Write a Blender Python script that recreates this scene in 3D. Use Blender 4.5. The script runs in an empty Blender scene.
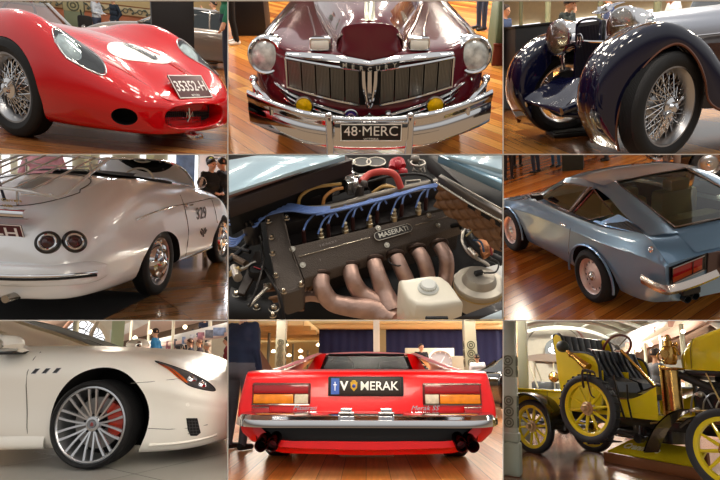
import bpy, bmesh, math, random
from mathutils import Vector, Matrix, Euler, Quaternion
from mathutils.geometry import tessellate_polygon
random.seed(7)
PI=math.pi; R=math.radians
SC=bpy.context.scene; COL=SC.collection
F=500.0; CX,CY=360.0,240.0
def V(*a): return Vector(a)
def wray(px,py): return V((px-CX)/F,1,(CY-py)/F)
# ---------------------------------------------------------------- display bays
class Cell:
    def __init__(s,n,x0,x1,y0,y1,h,pitch):
        s.n=n; s.x0,s.x1,s.y0,s.y1=x0,x1,y0,y1; s.h=h
        c=wray((x0+x1)/2 if n!=8 else 366,(y0+y1)/2).normalized()
        s.L=V(0,1,0).rotation_difference(c).to_matrix().to_4x4()
        s.M=s.L@Matrix.Rotation(R(pitch),4,'X')@Matrix.Translation((0,0,-h))
        s.inv=s.M.inverted(); s.o=V(0,0,h)
    def d(s,px,py): return (s.inv.to_3x3()@wray(px,py))
    def at(s,px,py,x=None,y=None,z=None):
        d=s.d(px,py); i,v=(0,x) if x is not None else (1,y) if y is not None else (2,z)
        return s.o+d*((v-s.o[i])/d[i])
    def planes(s):
        # inward normals of the four side planes of the bay, in bay coordinates
        c=[s.d(s.x0,s.y0),s.d(s.x1,s.y0),s.d(s.x1,s.y1),s.d(s.x0,s.y1)]; m=s.d((s.x0+s.x1)/2,(s.y0+s.y1)/2)
        out=[]
        for i in range(4):
            n=c[i].cross(c[(i+1)%4]).normalized()
            if n.dot(m)<0: n=-n
            out.append(n)
        return out
XA,XB,YA,YB=227.7,503.3,154.3,320.6
CE={1:Cell(1,-2,XA,-2,YA,.70,4.5),2:Cell(2,XA,XB,-2,YA,1.75,15),3:Cell(3,XB,722,-2,YA,.95,4.8),
    4:Cell(4,-2,XA,YA,YB,1.25,7),5:Cell(5,XA,XB,YA,YB,1.2,36),6:Cell(6,XB,722,YA,YB,2.8,19),
    7:Cell(7,-2,XA,YB,482,.82,4.6),8:Cell(8,XA,XB,YB,482,.73,3.5),9:Cell(9,XB,722,YB,482,1.0,1.3)}
# ---------------------------------------------------------------- materials
def lin(c): return tuple(((v/12.92) if v<=.04045 else ((v+.055)/1.055)**2.4) for v in c)
def hexc(h): h=h.lstrip('#'); return lin([int(h[i:i+2],16)/255 for i in (0,2,4)])
MATS={}
def mat(name,col='#808080',rough=.5,metal=0,coat=0,bump=0,bscale=40,var=0,vscale=6,emit=None,es=0,alpha=1,trans=0,ior=1.45,sheen=0):
    if name in MATS: return MATS[name]
    m=bpy.data.materials.new(name); m.use_nodes=True; nt=m.node_tree; b=nt.nodes['Principled BSDF']
    c=hexc(col) if isinstance(col,str) else col
    b.inputs['Base Color'].default_value=(*c,1); b.inputs['Roughness'].default_value=rough; b.inputs['Metallic'].default_value=metal
    b.inputs['Coat Weight'].default_value=coat; b.inputs['Coat Roughness'].default_value=.04; b.inputs['IOR'].default_value=ior
    b.inputs['Transmission Weight'].default_value=trans; b.inputs['Alpha'].default_value=alpha
    if emit: b.inputs['Emission Color'].default_value=(*hexc(emit),1); b.inputs['Emission Strength'].default_value=es
    if coat>=.8: b.inputs['Specular IOR Level'].default_value=.15
    tc=nt.nodes.new('ShaderNodeTexCoord')
    if var:
        n=nt.nodes.new('ShaderNodeTexNoise'); n.inputs['Scale'].default_value=vscale; n.inputs['Detail'].default_value=5
        nt.links.new(tc.outputs['Object'],n.inputs['Vector'])
        r=nt.nodes.new('ShaderNodeValToRGB'); r.color_ramp.elements[0].position=.3; r.color_ramp.elements[1].position=.7
        r.color_ramp.elements[0].color=(*[max(0,v*(1-var)) for v in c],1); r.color_ramp.elements[1].color=(*[min(1,v*(1+var)) for v in c],1)
        nt.links.new(n.outputs['Fac'],r.inputs['Fac']); nt.links.new(r.outputs['Color'],b.inputs['Base Color'])
    if bump:
        n=nt.nodes.new('ShaderNodeTexNoise'); n.inputs['Scale'].default_value=bscale; n.inputs['Detail'].default_value=3
        nt.links.new(tc.outputs['Object'],n.inputs['Vector'])
        u=nt.nodes.new('ShaderNodeBump'); u.inputs['Strength'].default_value=bump; u.inputs['Distance'].default_value=.01
        nt.links.new(n.outputs['Fac'],u.inputs['Height']); nt.links.new(u.outputs['Normal'],b.inputs['Normal'])
    MATS[name]=m; return m
def paint(name,col,metal=0,rough=.3,flake=0): 
    return mat(name,col,rough=rough,metal=metal,coat=1,var=flake,vscale=900)
def chrome(): return mat('chrome','#d8d8da',rough=.08,metal=1)
def dchrome(): return mat('worn_chrome','#a8a49c',rough=.25,metal=1,bump=.1)
def steel(): return mat('brushed_steel','#b4b4b6',rough=.3,metal=1)
def rubber(): return mat('tyre_rubber','#101012',rough=.7,bump=.2,bscale=90)
def black(): return mat('black_plastic','#0c0c0d',rough=.45)
def gloss_black(): return mat('gloss_black','#08080a',rough=.15,coat=.5)
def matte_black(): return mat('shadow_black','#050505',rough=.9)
def white(): return mat('white_enamel','#f2f2ef',rough=.4)
def brass(): return mat('brass','#c9a45a',rough=.2,metal=1)
def glass(name='clear_glass',col='#eef4f4',rough=.02):
    m=MATS.get(name)
    if m: return m
    return mat(name,col,rough=rough,trans=1,ior=1.3)
def thin(name,col='#223033',a=.35,rough=.03):
    # thin window sheet: tinted see-through with a mirror-like surface
    if name in MATS: return MATS[name]
    m=bpy.data.materials.new(name); m.use_nodes=True; nt=m.node_tree; nt.nodes.remove(nt.nodes['Principled BSDF'])
    o=nt.nodes['Material Output']; t=nt.nodes.new('ShaderNodeBsdfTransparent'); g=nt.nodes.new('ShaderNodeBsdfGlossy'); x=nt.nodes.new('ShaderNodeMixShader')
    t.inputs['Color'].default_value=(*hexc(col),1); g.inputs['Roughness'].default_value=rough; g.inputs['Color'].default_value=(.9,.9,.9,1)
    f=nt.nodes.new('ShaderNodeFresnel'); f.inputs['IOR'].default_value=1.45
    ad=nt.nodes.new('ShaderNodeMath'); ad.operation='ADD'; ad.inputs[1].default_value=a*.15
    nt.links.new(f.outputs[0],ad.inputs[0]); nt.links.new(ad.outputs[0],x.inputs[0])
    nt.links.new(t.outputs[0],x.inputs[1]); nt.links.new(g.outputs[0],x.inputs[2]); nt.links.new(x.outputs[0],o.inputs[0])
    MATS[name]=m; return m
def planks(name,cols,w=.12,length=2.2,ang=0,rough=.28,grain=1.0,gap='#2a1608',spec=.5):
    # wooden strip floor: random tone per strip, stretched grain, gloss lacquer
    if name in MATS: return MATS[name]
    m=bpy.data.materials.new(name); m.use_nodes=True; nt=m.node_tree; b=nt.nodes['Principled BSDF']; N=nt.nodes.new; K=nt.links.new
    tc=N('ShaderNodeTexCoord'); mp=N('ShaderNodeMapping'); mp.inputs['Rotation'].default_value=(0,0,R(ang)); K(tc.outputs['Object'],mp.inputs['Vector'])
    br=N('ShaderNodeTexBrick'); br.inputs['Scale'].default_value=1; br.inputs['Brick Width'].default_value=length; br.inputs['Row Height'].default_value=w
    br.inputs['Mortar Size'].default_value=.0025; br.inputs['Color1'].default_value=(0,0,0,1); br.inputs['Color2'].default_value=(1,1,1,1); br.inputs['Mortar'].default_value=(.5,.5,.5,1)
    br.offset=.37; br.offset_frequency=1; K(mp.outputs[0],br.inputs['Vector'])
    rp=N('ShaderNodeValToRGB'); e=rp.color_ramp.elements
    while len(e)<len(cols): e.new(.5)
    for i,c in enumerate(cols): e[i].position=i/(len(cols)-1); e[i].color=(*hexc(c),1)
    K(br.outputs['Color'],rp.inputs['Fac'])
    m2=N('ShaderNodeMapping'); m2.inputs['Scale'].default_value=(1.2,22,1); K(mp.outputs[0],m2.inputs['Vector'])
    nz=N('ShaderNodeTexNoise'); nz.inputs['Scale'].default_value=2.0; nz.inputs['Detail'].default_value=6; K(m2.outputs[0],nz.inputs['Vector'])
    mr=N('ShaderNodeMapRange'); mr.inputs['From Min'].default_value=.3; mr.inputs['From Max'].default_value=.7; mr.inputs['To Min'].default_value=1-.3*grain; mr.inputs['To Max'].default_value=1+.2*grain
    K(nz.outputs['Fac'],mr.inputs['Value'])
    mx=N('ShaderNodeMix'); mx.data_type='RGBA'; mx.blend_type='MULTIPLY'; mx.inputs['Factor'].default_value=1; K(rp.outputs[0],mx.inputs['A']); K(mr.outputs[0],mx.inputs['B'])
    mg=N('ShaderNodeMix'); mg.data_type='RGBA'; mg.inputs['B'].default_value=(*hexc(gap),1); K(br.outputs['Fac'],mg.inputs['Factor']); K(mx.outputs['Result'],mg.inputs['A'])
    K(mg.outputs['Result'],b.inputs['Base Color']); b.inputs['Roughness'].default_value=rough; b.inputs['Specular IOR Level'].default_value=spec
    MATS[name]=m; return m
# ---------------------------------------------------------------- mesh builder
I4=Matrix.Identity(4)
def T(x,y,z): return Matrix.Translation((x,y,z))
def RX(a): return Matrix.Rotation(R(a),4,'X')
def RY(a): return Matrix.Rotation(R(a),4,'Y')
def RZ(a): return Matrix.Rotation(R(a),4,'Z')
def SCL(x,y,z): return Matrix.Diagonal((x,y,z,1))
def align(d,at=(0,0,0)):
    # matrix whose +Z points along d, placed at `at`
    return Matrix.Translation(at)@Vector(d).normalized().to_track_quat('Z','Y').to_matrix().to_4x4()
def cr(p0,p1,p2,p3,t):
    return .5*((2*p1)+(p2-p0)*t+(2*p0-5*p1+4*p2-p3)*t*t+(3*p1-p0-3*p2+p3)*t**3)
def spline(pts,n=6,closed=False):
    P=[Vector(p) for p in pts]; m=len(P); out=[]
    if n<=1: return P
    segs=m if closed else m-1
    for i in range(segs):
        if closed: a,b,c,d=P[(i-1)%m],P[i],P[(i+1)%m],P[(i+2)%m]
        else: a,b,c,d=P[max(i-1,0)],P[i],P[i+1],P[min(i+2,m-1)]
        if not closed and i==0: a=b*2-c
        if not closed and i==m-2: d=c*2-b
        if (b-c).length>1e-7:
            if (a-b).length<1e-7: a=b*2-c
            if (c-d).length<1e-7: d=c*2-b
        else: a=b; d=c
        for k in range(n): out.append(cr(a,b,c,d,k/n))
    if not closed: out.append(P[-1])
    return out
class MB:
    def __init__(s): s.v=[]; s.f=[]; s.m=[]
    def add(s,v,f,mi=0,M=I4):
        o=len(s.v); s.v+=[M@Vector(p) for p in v]; s.f+=[tuple(i+o for i in q) for q in f]; s.m+=[mi]*len(f); return s
    def box(s,x0,x1,y0,y1,z0,z1,mi=0,M=I4):
        v=[(x,y,z) for x in (x0,x1) for y in (y0,y1) for z in (z0,z1)]
        return s.add(v,[(0,1,3,2),(4,6,7,5),(0,4,5,1),(2,3,7,6),(0,2,6,4),(1,5,7,3)],mi,M)
    def bbox(s,x0,x1,y0,y1,z0,z1,b=.01,mi=0,M=I4):
        # box with chamfered edges
        bm=bmesh.new(); q=bmesh.ops.create_cube(bm,size=1)
        for v in bm.verts: v.co=V(x0+(v.co.x+.5)*(x1-x0),y0+(v.co.y+.5)*(y1-y0),z0+(v.co.z+.5)*(z1-z0))
        bmesh.ops.bevel(bm,geom=bm.edges[:],offset=b,segments=2,affect='EDGES',profile=.6)
        s.bm(bm,mi,M); return s
    def bm(s,bm,mi=0,M=I4):
        bm.verts.ensure_lookup_table(); bm.verts.index_update()
        s.add([v.co.copy() for v in bm.verts],[tuple(v.index for v in f.verts) for f in bm.faces],mi,M); bm.free()
    def lathe(s,prof,n=32,mi=0,M=I4,a0=0,a1=360,caps=False):
        # prof: (radius, height) about local Z
        full=abs(a1-a0)>=359.9; k=n if full else n+1; v=[]
        for r,z in prof:
            for i in range(k):
                a=R(a0+(a1-a0)*i/n); v.append((r*math.cos(a),r*math.sin(a),z))
        f=[]
        for j in range(len(prof)-1):
            for i in range(n):
                i2=(i+1)%k if full else i+1
                f.append((j*k+i,j*k+i2,(j+1)*k+i2,(j+1)*k+i))
        if caps:
            f.append(tuple(range(k))[::-1]); f.append(tuple((len(prof)-1)*k+i for i in range(k)))
        return s.add(v,f,mi,M)
    def cyl(s,r,z0,z1,n=24,mi=0,M=I4,r2=None): return s.lathe([(r,z0),(r2 if r2 is not None else r,z1)],n,mi,M,caps=True)
    def ball(s,r,n=16,mi=0,M=I4): 
        return s.lathe([(max(1e-4,r*math.sin(PI*i/n)),-r*math.cos(PI*i/n)) for i in range(n+1)],n*2,mi,M)
    def torus(s,Rr,r,n=40,k=10,mi=0,M=I4,a0=0,a1=360):
        return s.lathe([(Rr+r*math.cos(2*PI*i/k),r*math.sin(2*PI*i/k)) for i in range(k+1)],n,mi,M,a0,a1)
    def tube(s,pts,r,n=8,mi=0,M=I4,sm=0,closed=False,caps=True,flat=None):
        # r: radius or list per point; flat=(w,h) gives an oval
        if sm:
            q=spline(pts,sm,closed)
            if isinstance(r,(list,tuple)):
                m_=len(q)-1; r=[r[min(int(i/m_*(len(r)-1)),len(r)-2)]*(1-(i/m_*(len(r)-1)-min(int(i/m_*(len(r)-1)),len(r)-2)))+r[min(int(i/m_*(len(r)-1)),len(r)-2)+1]*(i/m_*(len(r)-1)-min(int(i/m_*(len(r)-1)),len(r)-2)) for i in range(m_+1)]
            pts=q
        P=[Vector(p) for p in pts]; m=len(P); v=[]; up=None
        for i in range(m):
            if closed: t=(P[(i+1)%m]-P[i-1])
            else: t=P[min(i+1,m-1)]-P[max(i-1,0)]
            t=t.normalized() if t.length>1e-9 else V(0,0,1)
            if up is None: up=V(0,0,1) if abs(t.z)<.9 else V(1,0,0)
            a=t.cross(up); a=a.normalized() if a.length>1e-6 else V(1,0,0); b=a.cross(t).normalized(); up=b
            ri=r[i] if isinstance(r,(list,tuple)) else r
            for k in range(n):
                w=2*PI*k/n; fa,fb=(flat if flat else (1,1)); v.append(P[i]+a*math.cos(w)*ri*fa+b*math.sin(w)*ri*fb)
        f=[]
        for i in range(m if closed else m-1):
            j=(i+1)%m
            for k in range(n): f.append((i*n+k,i*n+(k+1)%n,j*n+(k+1)%n,j*n+k))
        if caps and not closed: f.append(tuple(range(n))[::-1]); f.append(tuple((m-1)*n+k for k in range(n)))
        return s.add(v,f,mi,M)
    def rod(s,a,b,r,n=8,mi=0,M=I4,r2=None): return s.tube([a,b],[r,r2 if r2 is not None else r],n,mi,M)
    def grid(s,rows,mi=0,M=I4,closed=False):
        n=len(rows[0]); v=[p for r in rows for p in r]; f=[]
        for j in range(len(rows)-1):
            for i in range(n if closed else n-1):
                i2=(i+1)%n; f.append((j*n+i,j*n+i2,(j+1)*n+i2,(j+1)*n+i))
        return s.add(v,f,mi,M)
    def loft(s,secs,nu=4,nv=4,mi=0,M=I4,closed=False,cap=False):
        rows=[spline(q,nv,closed) for q in secs]
        cols=[spline([r[i] for r in rows],nu) for i in range(len(rows[0]))]
        rr=[[c[j] for c in cols] for j in range(len(cols[0]))]
        s.grid(rr,mi,M,closed)
        if cap:
            o=len(s.v)-len(rr)*len(rr[0]); n=len(rr[0]); s.f.append(tuple(o+i for i in range(n))[::-1]); s.f.append(tuple(o+(len(rr)-1)*n+i for i in range(n))); s.m+=[mi,mi]
        return s
    def poly(s,pts,th,mi=0,M=I4,axis='z'):
        # flat outline (2D list) extruded by th about its plane: axis z -> (a,b,0..th)
        P=[Vector((a,b,0)) for a,b in pts]; n=len(P); tri=tessellate_polygon([P])
        def mp(p,t): return {'z':(p.x,p.y,t),'y':(p.x,t,p.y),'x':(t,p.x,p.y)}[axis]
        v=[mp(p,0) for p in P]+[mp(p,th) for p in P]
        f=[tuple(t) for t in tri]+[tuple(n+i for i in t[::-1]) for t in tri]+[(i,(i+1)%n,n+(i+1)%n,n+i) for i in range(n)]
        return s.add(v,f,mi,M)
    def quad(s,a,b,c,d,mi=0,M=I4,th=0):
        if not th: return s.add([a,b,c,d],[(0,1,2,3)],mi,M)
        a,b,c,d=map(Vector,(a,b,c,d)); n=(b-a).cross(c-a).normalized()*th
        return s.add([a,b,c,d,a+n,b+n,c+n,d+n],[(3,2,1,0),(4,5,6,7),(0,1,5,4),(1,2,6,5),(2,3,7,6),(3,0,4,7)],mi,M)
    def mirror(s):
        # reflect everything in y=0 and weld
        o=len(s.v); s.v+=[V(p.x,-p.y,p.z) for p in s.v[:o]]; n=len(s.f)
        s.f+=[tuple(i+o for i in q[::-1]) for q in s.f[:n]]; s.m+=s.m[:n]; return s
    def text(s,txt,size,mi=0,M=I4,th=.002,bold=0,w=None,align='CENTER',shear=0,spacing=1):
        # raised lettering in the local XY plane
        c=bpy.data.curves.new('t','FONT'); c.body=txt; c.size=size; c.align_x=align; c.align_y='CENTER'; c.extrude=th/2; c.offset=bold; c.shear=shear; c.space_character=spacing; c.resolution_u=3
        o=bpy.data.objects.new('t',c); COL.objects.link(o); bpy.context.view_layer.update()
        dg=bpy.context.evaluated_depsgraph_get(); me=bpy.data.meshes.new_from_object(o.evaluated_get(dg))
        bpy.data.objects.remove(o); bpy.data.curves.remove(c)
        k=1
        if w and len(me.vertices):
            xs=[v.co.x for v in me.vertices]; k=w/(max(xs)-min(xs))
        s.add([V(v.co.x*k,v.co.y,v.co.z+th/2) for v in me.vertices],[tuple(p.vertices) for p in me.polygons],mi,M)
        bpy.data.meshes.remove(me); return s
    def mesh(s,name,ang=35,weld=0):
        me=bpy.data.meshes.new(name); me.from_pydata([tuple(p) for p in s.v],[],s.f); 
        for p,mi in zip(me.polygons,s.m): p.material_index=mi
        bm=bmesh.new(); bm.from_mesh(me)
        if weld: bmesh.ops.remove_doubles(bm,verts=bm.verts,dist=weld)
        bmesh.ops.recalc_face_normals(bm,faces=bm.faces); bm.to_mesh(me); bm.free()
        for p in me.polygons: p.use_smooth=True
        me.set_sharp_from_angle(angle=R(ang)); me.update(); return me
def obj(name,mb,mats,parent=None,frame=None,ang=35,weld=0,label=None,loc=None):
    me=mb.mesh(name,ang,weld) if isinstance(mb,MB) else mb
    o=bpy.data.objects.new(name,me); COL.objects.link(o)
    for m in (mats if isinstance(mats,(list,tuple)) else [mats]): me.materials.append(m)
    if parent is not None: o.parent=parent
    elif frame is not None: o.matrix_world=frame
    if label: o['label']=label
    return o
def thing(name,label,cat,frame,group=None):
    o=bpy.data.objects.new(name,None); COL.objects.link(o); o.empty_display_size=.1; o.matrix_world=frame
    o['label']=label; o['category']=cat
    if group: o['group']=group
    return o
def tag(o,label,cat,group=None):
    o['label']=label; o['category']=cat
    if group: o['group']=group
    return o
def struct(name,mb,m,frame): 
    o=obj(name,mb,m,frame=frame); o['kind']='structure'; return o
def cut(o,cutter_mb,solver='EXACT'):
    # boolean difference; faces of the cutter carry material index 1
    c=obj('cutter',cutter_mb,[matte_black()]); c.matrix_world=o.matrix_world if o.parent is None else I4
    if o.parent is not None: c.parent=o.parent
    m=o.modifiers.new('b','BOOLEAN'); m.object=c; m.operation='DIFFERENCE'; m.solver=solver
    bpy.context.view_layer.update(); dg=bpy.context.evaluated_depsgraph_get()
    me=bpy.data.meshes.new_from_object(o.evaluated_get(dg)); o.modifiers.clear(); old=o.data; o.data=me; bpy.data.meshes.remove(old)
    cm=c.data; bpy.data.objects.remove(c); bpy.data.meshes.remove(cm); me.name=o.name
    for p in me.polygons: p.use_smooth=True
    me.set_sharp_from_angle(angle=R(35)); return o
def clip(o,cell,which=(0,1,2,3),extra=0):
    # trim a mesh at the sides of its bay (it stands against the divider)
    M=(cell.inv@o.matrix_world) if o.parent is None else cell.inv@o.parent.matrix_world@o.matrix_basis
    bm=bmesh.new(); bm.from_mesh(o.data); Mi=M.inverted(); ns=cell.planes()
    for w in which:
        n=ns[w]; pl=Mi@cell.o; nn=(M.to_3x3().transposed()@n).normalized()
        r=bmesh.ops.bisect_plane(bm,geom=bm.verts[:]+bm.edges[:]+bm.faces[:],plane_co=pl+nn*extra,plane_no=nn,clear_inner=True)
        ed=[g for g in r['geom_cut'] if isinstance(g,bmesh.types.BMEdge)]
        if ed: 
            try: bmesh.ops.holes_fill(bm,edges=[e for e in ed if e.is_boundary],sides=0)
            except Exception: pass
    bm.to_mesh(o.data); bm.free()
def clip_tree(root,cell,which,extra=.004):
    st=[]; todo=[root]
    while todo:
        o=todo.pop(); st.append(o); todo+=[q for q in bpy.data.objects if q.parent==o]
    for o in reversed(st):
        if o.type!='MESH': continue
        M=I4
        q=o
        while q is not None: M=q.matrix_basis@M; q=q.parent
        Mc=cell.inv@M; ns=cell.planes(); n0=[ns[w] for w in which]
        if all(min((Mc@Vector(c_)-cell.o).dot(n) for c_ in o.bound_box)>extra for n in n0): continue
        if o.data.users>1: o.data=o.data.copy()
        bm=bmesh.new(); bm.from_mesh(o.data); Mi=Mc.inverted()
        for n in n0:
            nn=(Mc.to_3x3().transposed()@n).normalized(); co=Mi@(cell.o+n*extra)
            r=bmesh.ops.bisect_plane(bm,geom=bm.verts[:]+bm.edges[:]+bm.faces[:],plane_co=co,plane_no=nn,clear_inner=True)
            ed=[g for g in r['geom_cut'] if isinstance(g,bmesh.types.BMEdge) and g.is_valid and g.is_boundary]
            if ed:
                try: bmesh.ops.holes_fill(bm,edges=ed,sides=0)
                except Exception: pass
        if len(bm.faces)==0: 
            bm.free()
            if not any(q.parent==o for q in bpy.data.objects): bpy.data.objects.remove(o)
            else: o.data.clear_geometry()
            continue
        bm.to_mesh(o.data); bm.free()
def copy_tree(o,parent=None):
    c=o.copy(); COL.objects.link(c); c.parent=parent
    for ch in [q for q in bpy.data.objects if q.parent==o]: copy_tree(ch,c)
    return c
# bay shells --------------------------------------------------------------
def wedge_floor(cell,D,m,name='floor',th=.04,px=None):
    c=cell; x0,x1=(c.x0,c.x1) if px is None else px
    def side(px,z):
        a=c.at(px,c.y1,z=z)
        # point of the side plane on the ground at y=D
        n=None
        lo,hi=c.y1,c.y0-400
        for _ in range(60):
            mid=(lo+hi)/2; p=c.at(px,mid,z=z)
            if p.y<D and c.d(px,mid).z<0: lo=mid
            else: hi=mid
        b=c.at(px,lo,z=z); return a,b
    v=[]
    for z in (0,-th):
        a,b=side(x0,z); d,e=side(x1,z); b.y=e.y=D; v+=[a,d,e,b]
    mb=MB(); mb.add(v,[(0,1,2,3),(7,6,5,4),(0,4,5,1),(1,5,6,2),(2,6,7,3),(3,7,4,0)]); mb.m[1]=1
    return struct(name,mb,[m,mat('soffit_white','#dedad2',rough=.8)],c.M)
def wedge_wall(cell,D,m,name='wall_back',y0=None,y1=None,x0=None,x1=None,th=.1):
    c=cell; y0=c.y0 if y0 is None else y0; y1=c.y1 if y1 is None else y1; x0=c.x0 if x0 is None else x0; x1=c.x1 if x1 is None else x1
    v=[]
    for dd in (D,D+th):
        for a,b in ((x0,y0),(x1,y0),(x1,y1),(x0,y1)):
            v.append(c.at(a,b,y=dd))
    # clip to the floor
    for i in (2,3,6,7): 
        if v[i].z<0:
            k=(0-v[i-1 if i in(2,6) else i-3].z)
    mb=MB(); mb.add(v,[(3,2,1,0),(4,5,6,7),(0,1,5,4),(1,2,6,5),(2,3,7,6),(3,0,4,7)])
    return struct(name,mb,m,c.M)
def area(cell,loc,to,size,power,col='#fff4e4',sy=None,spread=None,name='ceiling_lamp'):
    l=bpy.data.lights.new(name,'AREA'); l.energy=power; l.size=size; l.color=hexc(col)
    if sy: l.shape='RECTANGLE'; l.size_y=sy
    if spread: l.spread=R(spread)
    o=bpy.data.objects.new(name,l); COL.objects.link(o)
    M=cell.M if cell else I4; p=M@Vector(loc); q=M@Vector(to)
    o.matrix_world=Matrix.Translation(p)@(q-p).to_track_quat('-Z','Y').to_matrix().to_4x4(); return o
# ---------------------------------------------------------------- people
def person(cell,x,y,face,h=1.72,shirt='#333333',pants='#222233',hair='#3a2a1c',skin='#c99a7c',shoe='#151515',pose=None,label='person',group=None,lean=0,vox=.016,sleeves=True,hat=None,bag=None,z=0,fat=1.0,lower=True,clipw=None):
    s=h/1.72; B=[]  # capsules: a,b,ra,rb,material
    P=dict(hipL=(0,.10,.90),kneeL=(.02,.11,.49),ankL=(-.02,.11,.09),hipR=(0,-.10,.90),kneeR=(.02,-.11,.49),ankR=(-.02,-.11,.09),
        shL=(0,.19,1.42),elL=(-.02,.25,1.14),wrL=(.06,.25,.90),shR=(0,-.19,1.42),elR=(-.02,-.25,1.14),wrR=(.06,-.25,.90),neck=(0,0,1.45),head=(.02,0,1.60))
    if pose: P.update(pose)
    P={k:Vector(v) for k,v in P.items()}
    def c(a,b,ra,rb,m): B.append((Vector(a),Vector(b),ra,rb,m))
    f=fat
    for S in 'LR':
        if lower:
            c(P['hip'+S],P['knee'+S],.088,.062,1); c(P['knee'+S],P['ank'+S],.062,.048,1)
            a=P['ank'+S]; c(a+V(-.03,0,-.04),a+V(.15,0,-.055),.042,.034,3)
        c(P['sh'+S],P['el'+S],.055,.045,0 if sleeves or True else 2); c(P['el'+S],P['wr'+S],.042,.032,0 if sleeves else 2)
        w=P['wr'+S]; d=(w-P['el'+S]).normalized(); q=d.orthogonal().normalized(); sd=V(0,1,0) if abs(d.y)<.8 else V(1,0,0); sd=(sd-d*sd.dot(d)).normalized(); fr=d.cross(sd)
        c(w,w+d*.08,.026,.030,2)
        for i,(o_,L_) in enumerate(((-.027,.066),(-.009,.076),(.009,.072),(.026,.056))):
            k=w+d*.085+sd*o_; e=k+d*L_*.55+fr*.008; c(k,e,.0105,.010,2); c(e,e+d*L_*.4+fr*.022,.010,.009,2)
        k=w+d*.03+sd*-.028; c(k,k+d*.04-sd*.024+fr*.012,.012,.0105,2); c(k+d*.04-sd*.024+fr*.012,k+d*.068-sd*.026+fr*.02,.0105,.009,2)
    c((0,.045*f,.93),(0,-.045*f,.93),.125*f,.125*f,1); c((.0,.05*f,1.02),(0,-.05*f,1.02),.118*f,.118*f,0)
    c((0,.07*f,1.18),(0,-.07*f,1.18),.12*f,.12*f,0); c((-.01,.09,1.33),(-.01,-.09,1.33),.115,.115,0); c(P['shL']+V(0,-.03,-.02),P['shR']+V(0,.03,-.02),.068,.068,0)
    hd=P['head']; c(P['neck'],hd+V(-.01,0,-.04),.055,.05,2)
    c(hd+V(-.02,0,.035),hd+V(.015,0,.03),.088,.08,2); c(hd+V(.03,0,-.05),hd+V(.035,0,-.03),.055,.06,2)
    c(hd+V(.10,0,.0),hd+V(.118,0,-.018),.010,.014,2)     # nose
    c(hd+V(.0,.082,.0),hd+V(-.005,.086,-.03),.012,.010,2); c(hd+V(.0,-.082,.0),hd+V(-.005,-.086,-.03),.012,.010,2)  # ears
    mb=MB()
    for a,b,ra,rb,m in B:
        prof=[]; L=(b-a).length; 
        for i in range(7): t=PI/2*(1-i/6); prof.append((max(1e-4,ra*math.cos(t)),-ra*math.sin(t)))
        for i in range(7): t=PI/2*i/6; prof.append((max(1e-4,rb*math.cos(t)),L+rb*math.sin(t)))
        mb.lathe(prof,14,0,align(b-a if L>1e-6 else V(0,0,1),a),caps=True)
    me=mb.mesh('p',weld=1e-5)
    o=bpy.data.objects.new('p',me); COL.objects.link(o)
    rm=o.modifiers.new('r','REMESH'); rm.mode='VOXEL'; rm.voxel_size=vox
    sm=o.modifiers.new('s','SMOOTH'); sm.iterations=2; sm.factor=.5
    bpy.context.view_layer.update(); dg=bpy.context.evaluated_depsgraph_get(); bm_=bpy.data.meshes.new_from_object(o.evaluated_get(dg))
    bpy.data.objects.remove(o); bpy.data.meshes.remove(me)
    for p in bm_.polygons:
        q=p.center; best=9; bi=0
        for a,b,ra,rb,m in B:
            ab=b-a; t=max(0,min(1,(q-a).dot(ab)/max(ab.length_squared,1e-9))); dd=(q-(a+ab*t)).length-(ra+(rb-ra)*t)
            if dd<best: best=dd; bi=m
        p.material_index=bi; p.use_smooth=True
    bm_.name='body'
    fr=cell.M@T(x,y,z)@RZ(face)@RX(lean)@SCL(s,s,s)
    root=thing('person',label,'person',fr,group)
    def cm(c_,r=.8): return mat('cloth_'+c_.strip('#'),c_,rough=r,bump=.25,bscale=14,var=.12,vscale=5)
    sk=mat('skin_'+skin.strip('#'),skin,rough=.5)
    body=obj('body',bm_,[cm(shirt),cm(pants),sk,cm(shoe,.5)],root)
    # hair and eyes
    hb=MB(); n=10; rows=[]
    if hair:
        for j in range(7):
            el=PI/2*(1-j/6)-.12; row=[]
            for i in range(25):
                az=2*PI*i/24; front=max(0,math.cos(az)); e2=el if j<3 else el+front*.5*(j-2)/4+ (1-front)*-.25*(j-2)/4
                r_=.101+.004*math.sin(5*az); row.append(hd+V(-.008+r_*1.02*math.cos(e2)*math.cos(az),r_*.9*math.cos(e2)*math.sin(az),.03+r_*1.04*math.sin(e2)))
            rows.append(row)
        hb.grid(rows)
        obj('hair',hb,mat('hair_'+hair.strip('#'),hair,rough=.7,bump=.5,bscale=60),root)
    if hat:
        q=MB(); q.lathe([(.0001,.155),(.04,.152),(.075,.13),(.10,.09),(.107,.045),(.104,.03)],24,0,Matrix.Translation(hd+V(-.01,0,.0)))
        q.poly([(.05,.09),(.10,.08),(.16,.055),(.185,0),(.16,-.055),(.10,-.08),(.05,-.09)],.012,0,Matrix.Translation(hd+V(0,0,.03))); obj('cap',q,cm(hat),root)
    for sgn in (1,-1): e=MB(); e.ball(.011,5,0,Matrix.Translation(hd+V(.085,.032*sgn,.012))); obj('eye',e,mat('eye_dark','#1c1410',rough=.2),root)
    mth=MB(); mth.box(.09,.098,-.022,.022,-.058,-.052,0,Matrix.Translation(hd)); obj('mouth',mth,mat('lips','#8a4a42',rough=.5),root)
    if clipw:
        for ch in [c_ for c_ in bpy.data.objects if c_.parent==root]: clip(ch,cell,clipw,extra=.003)
    return root
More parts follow.
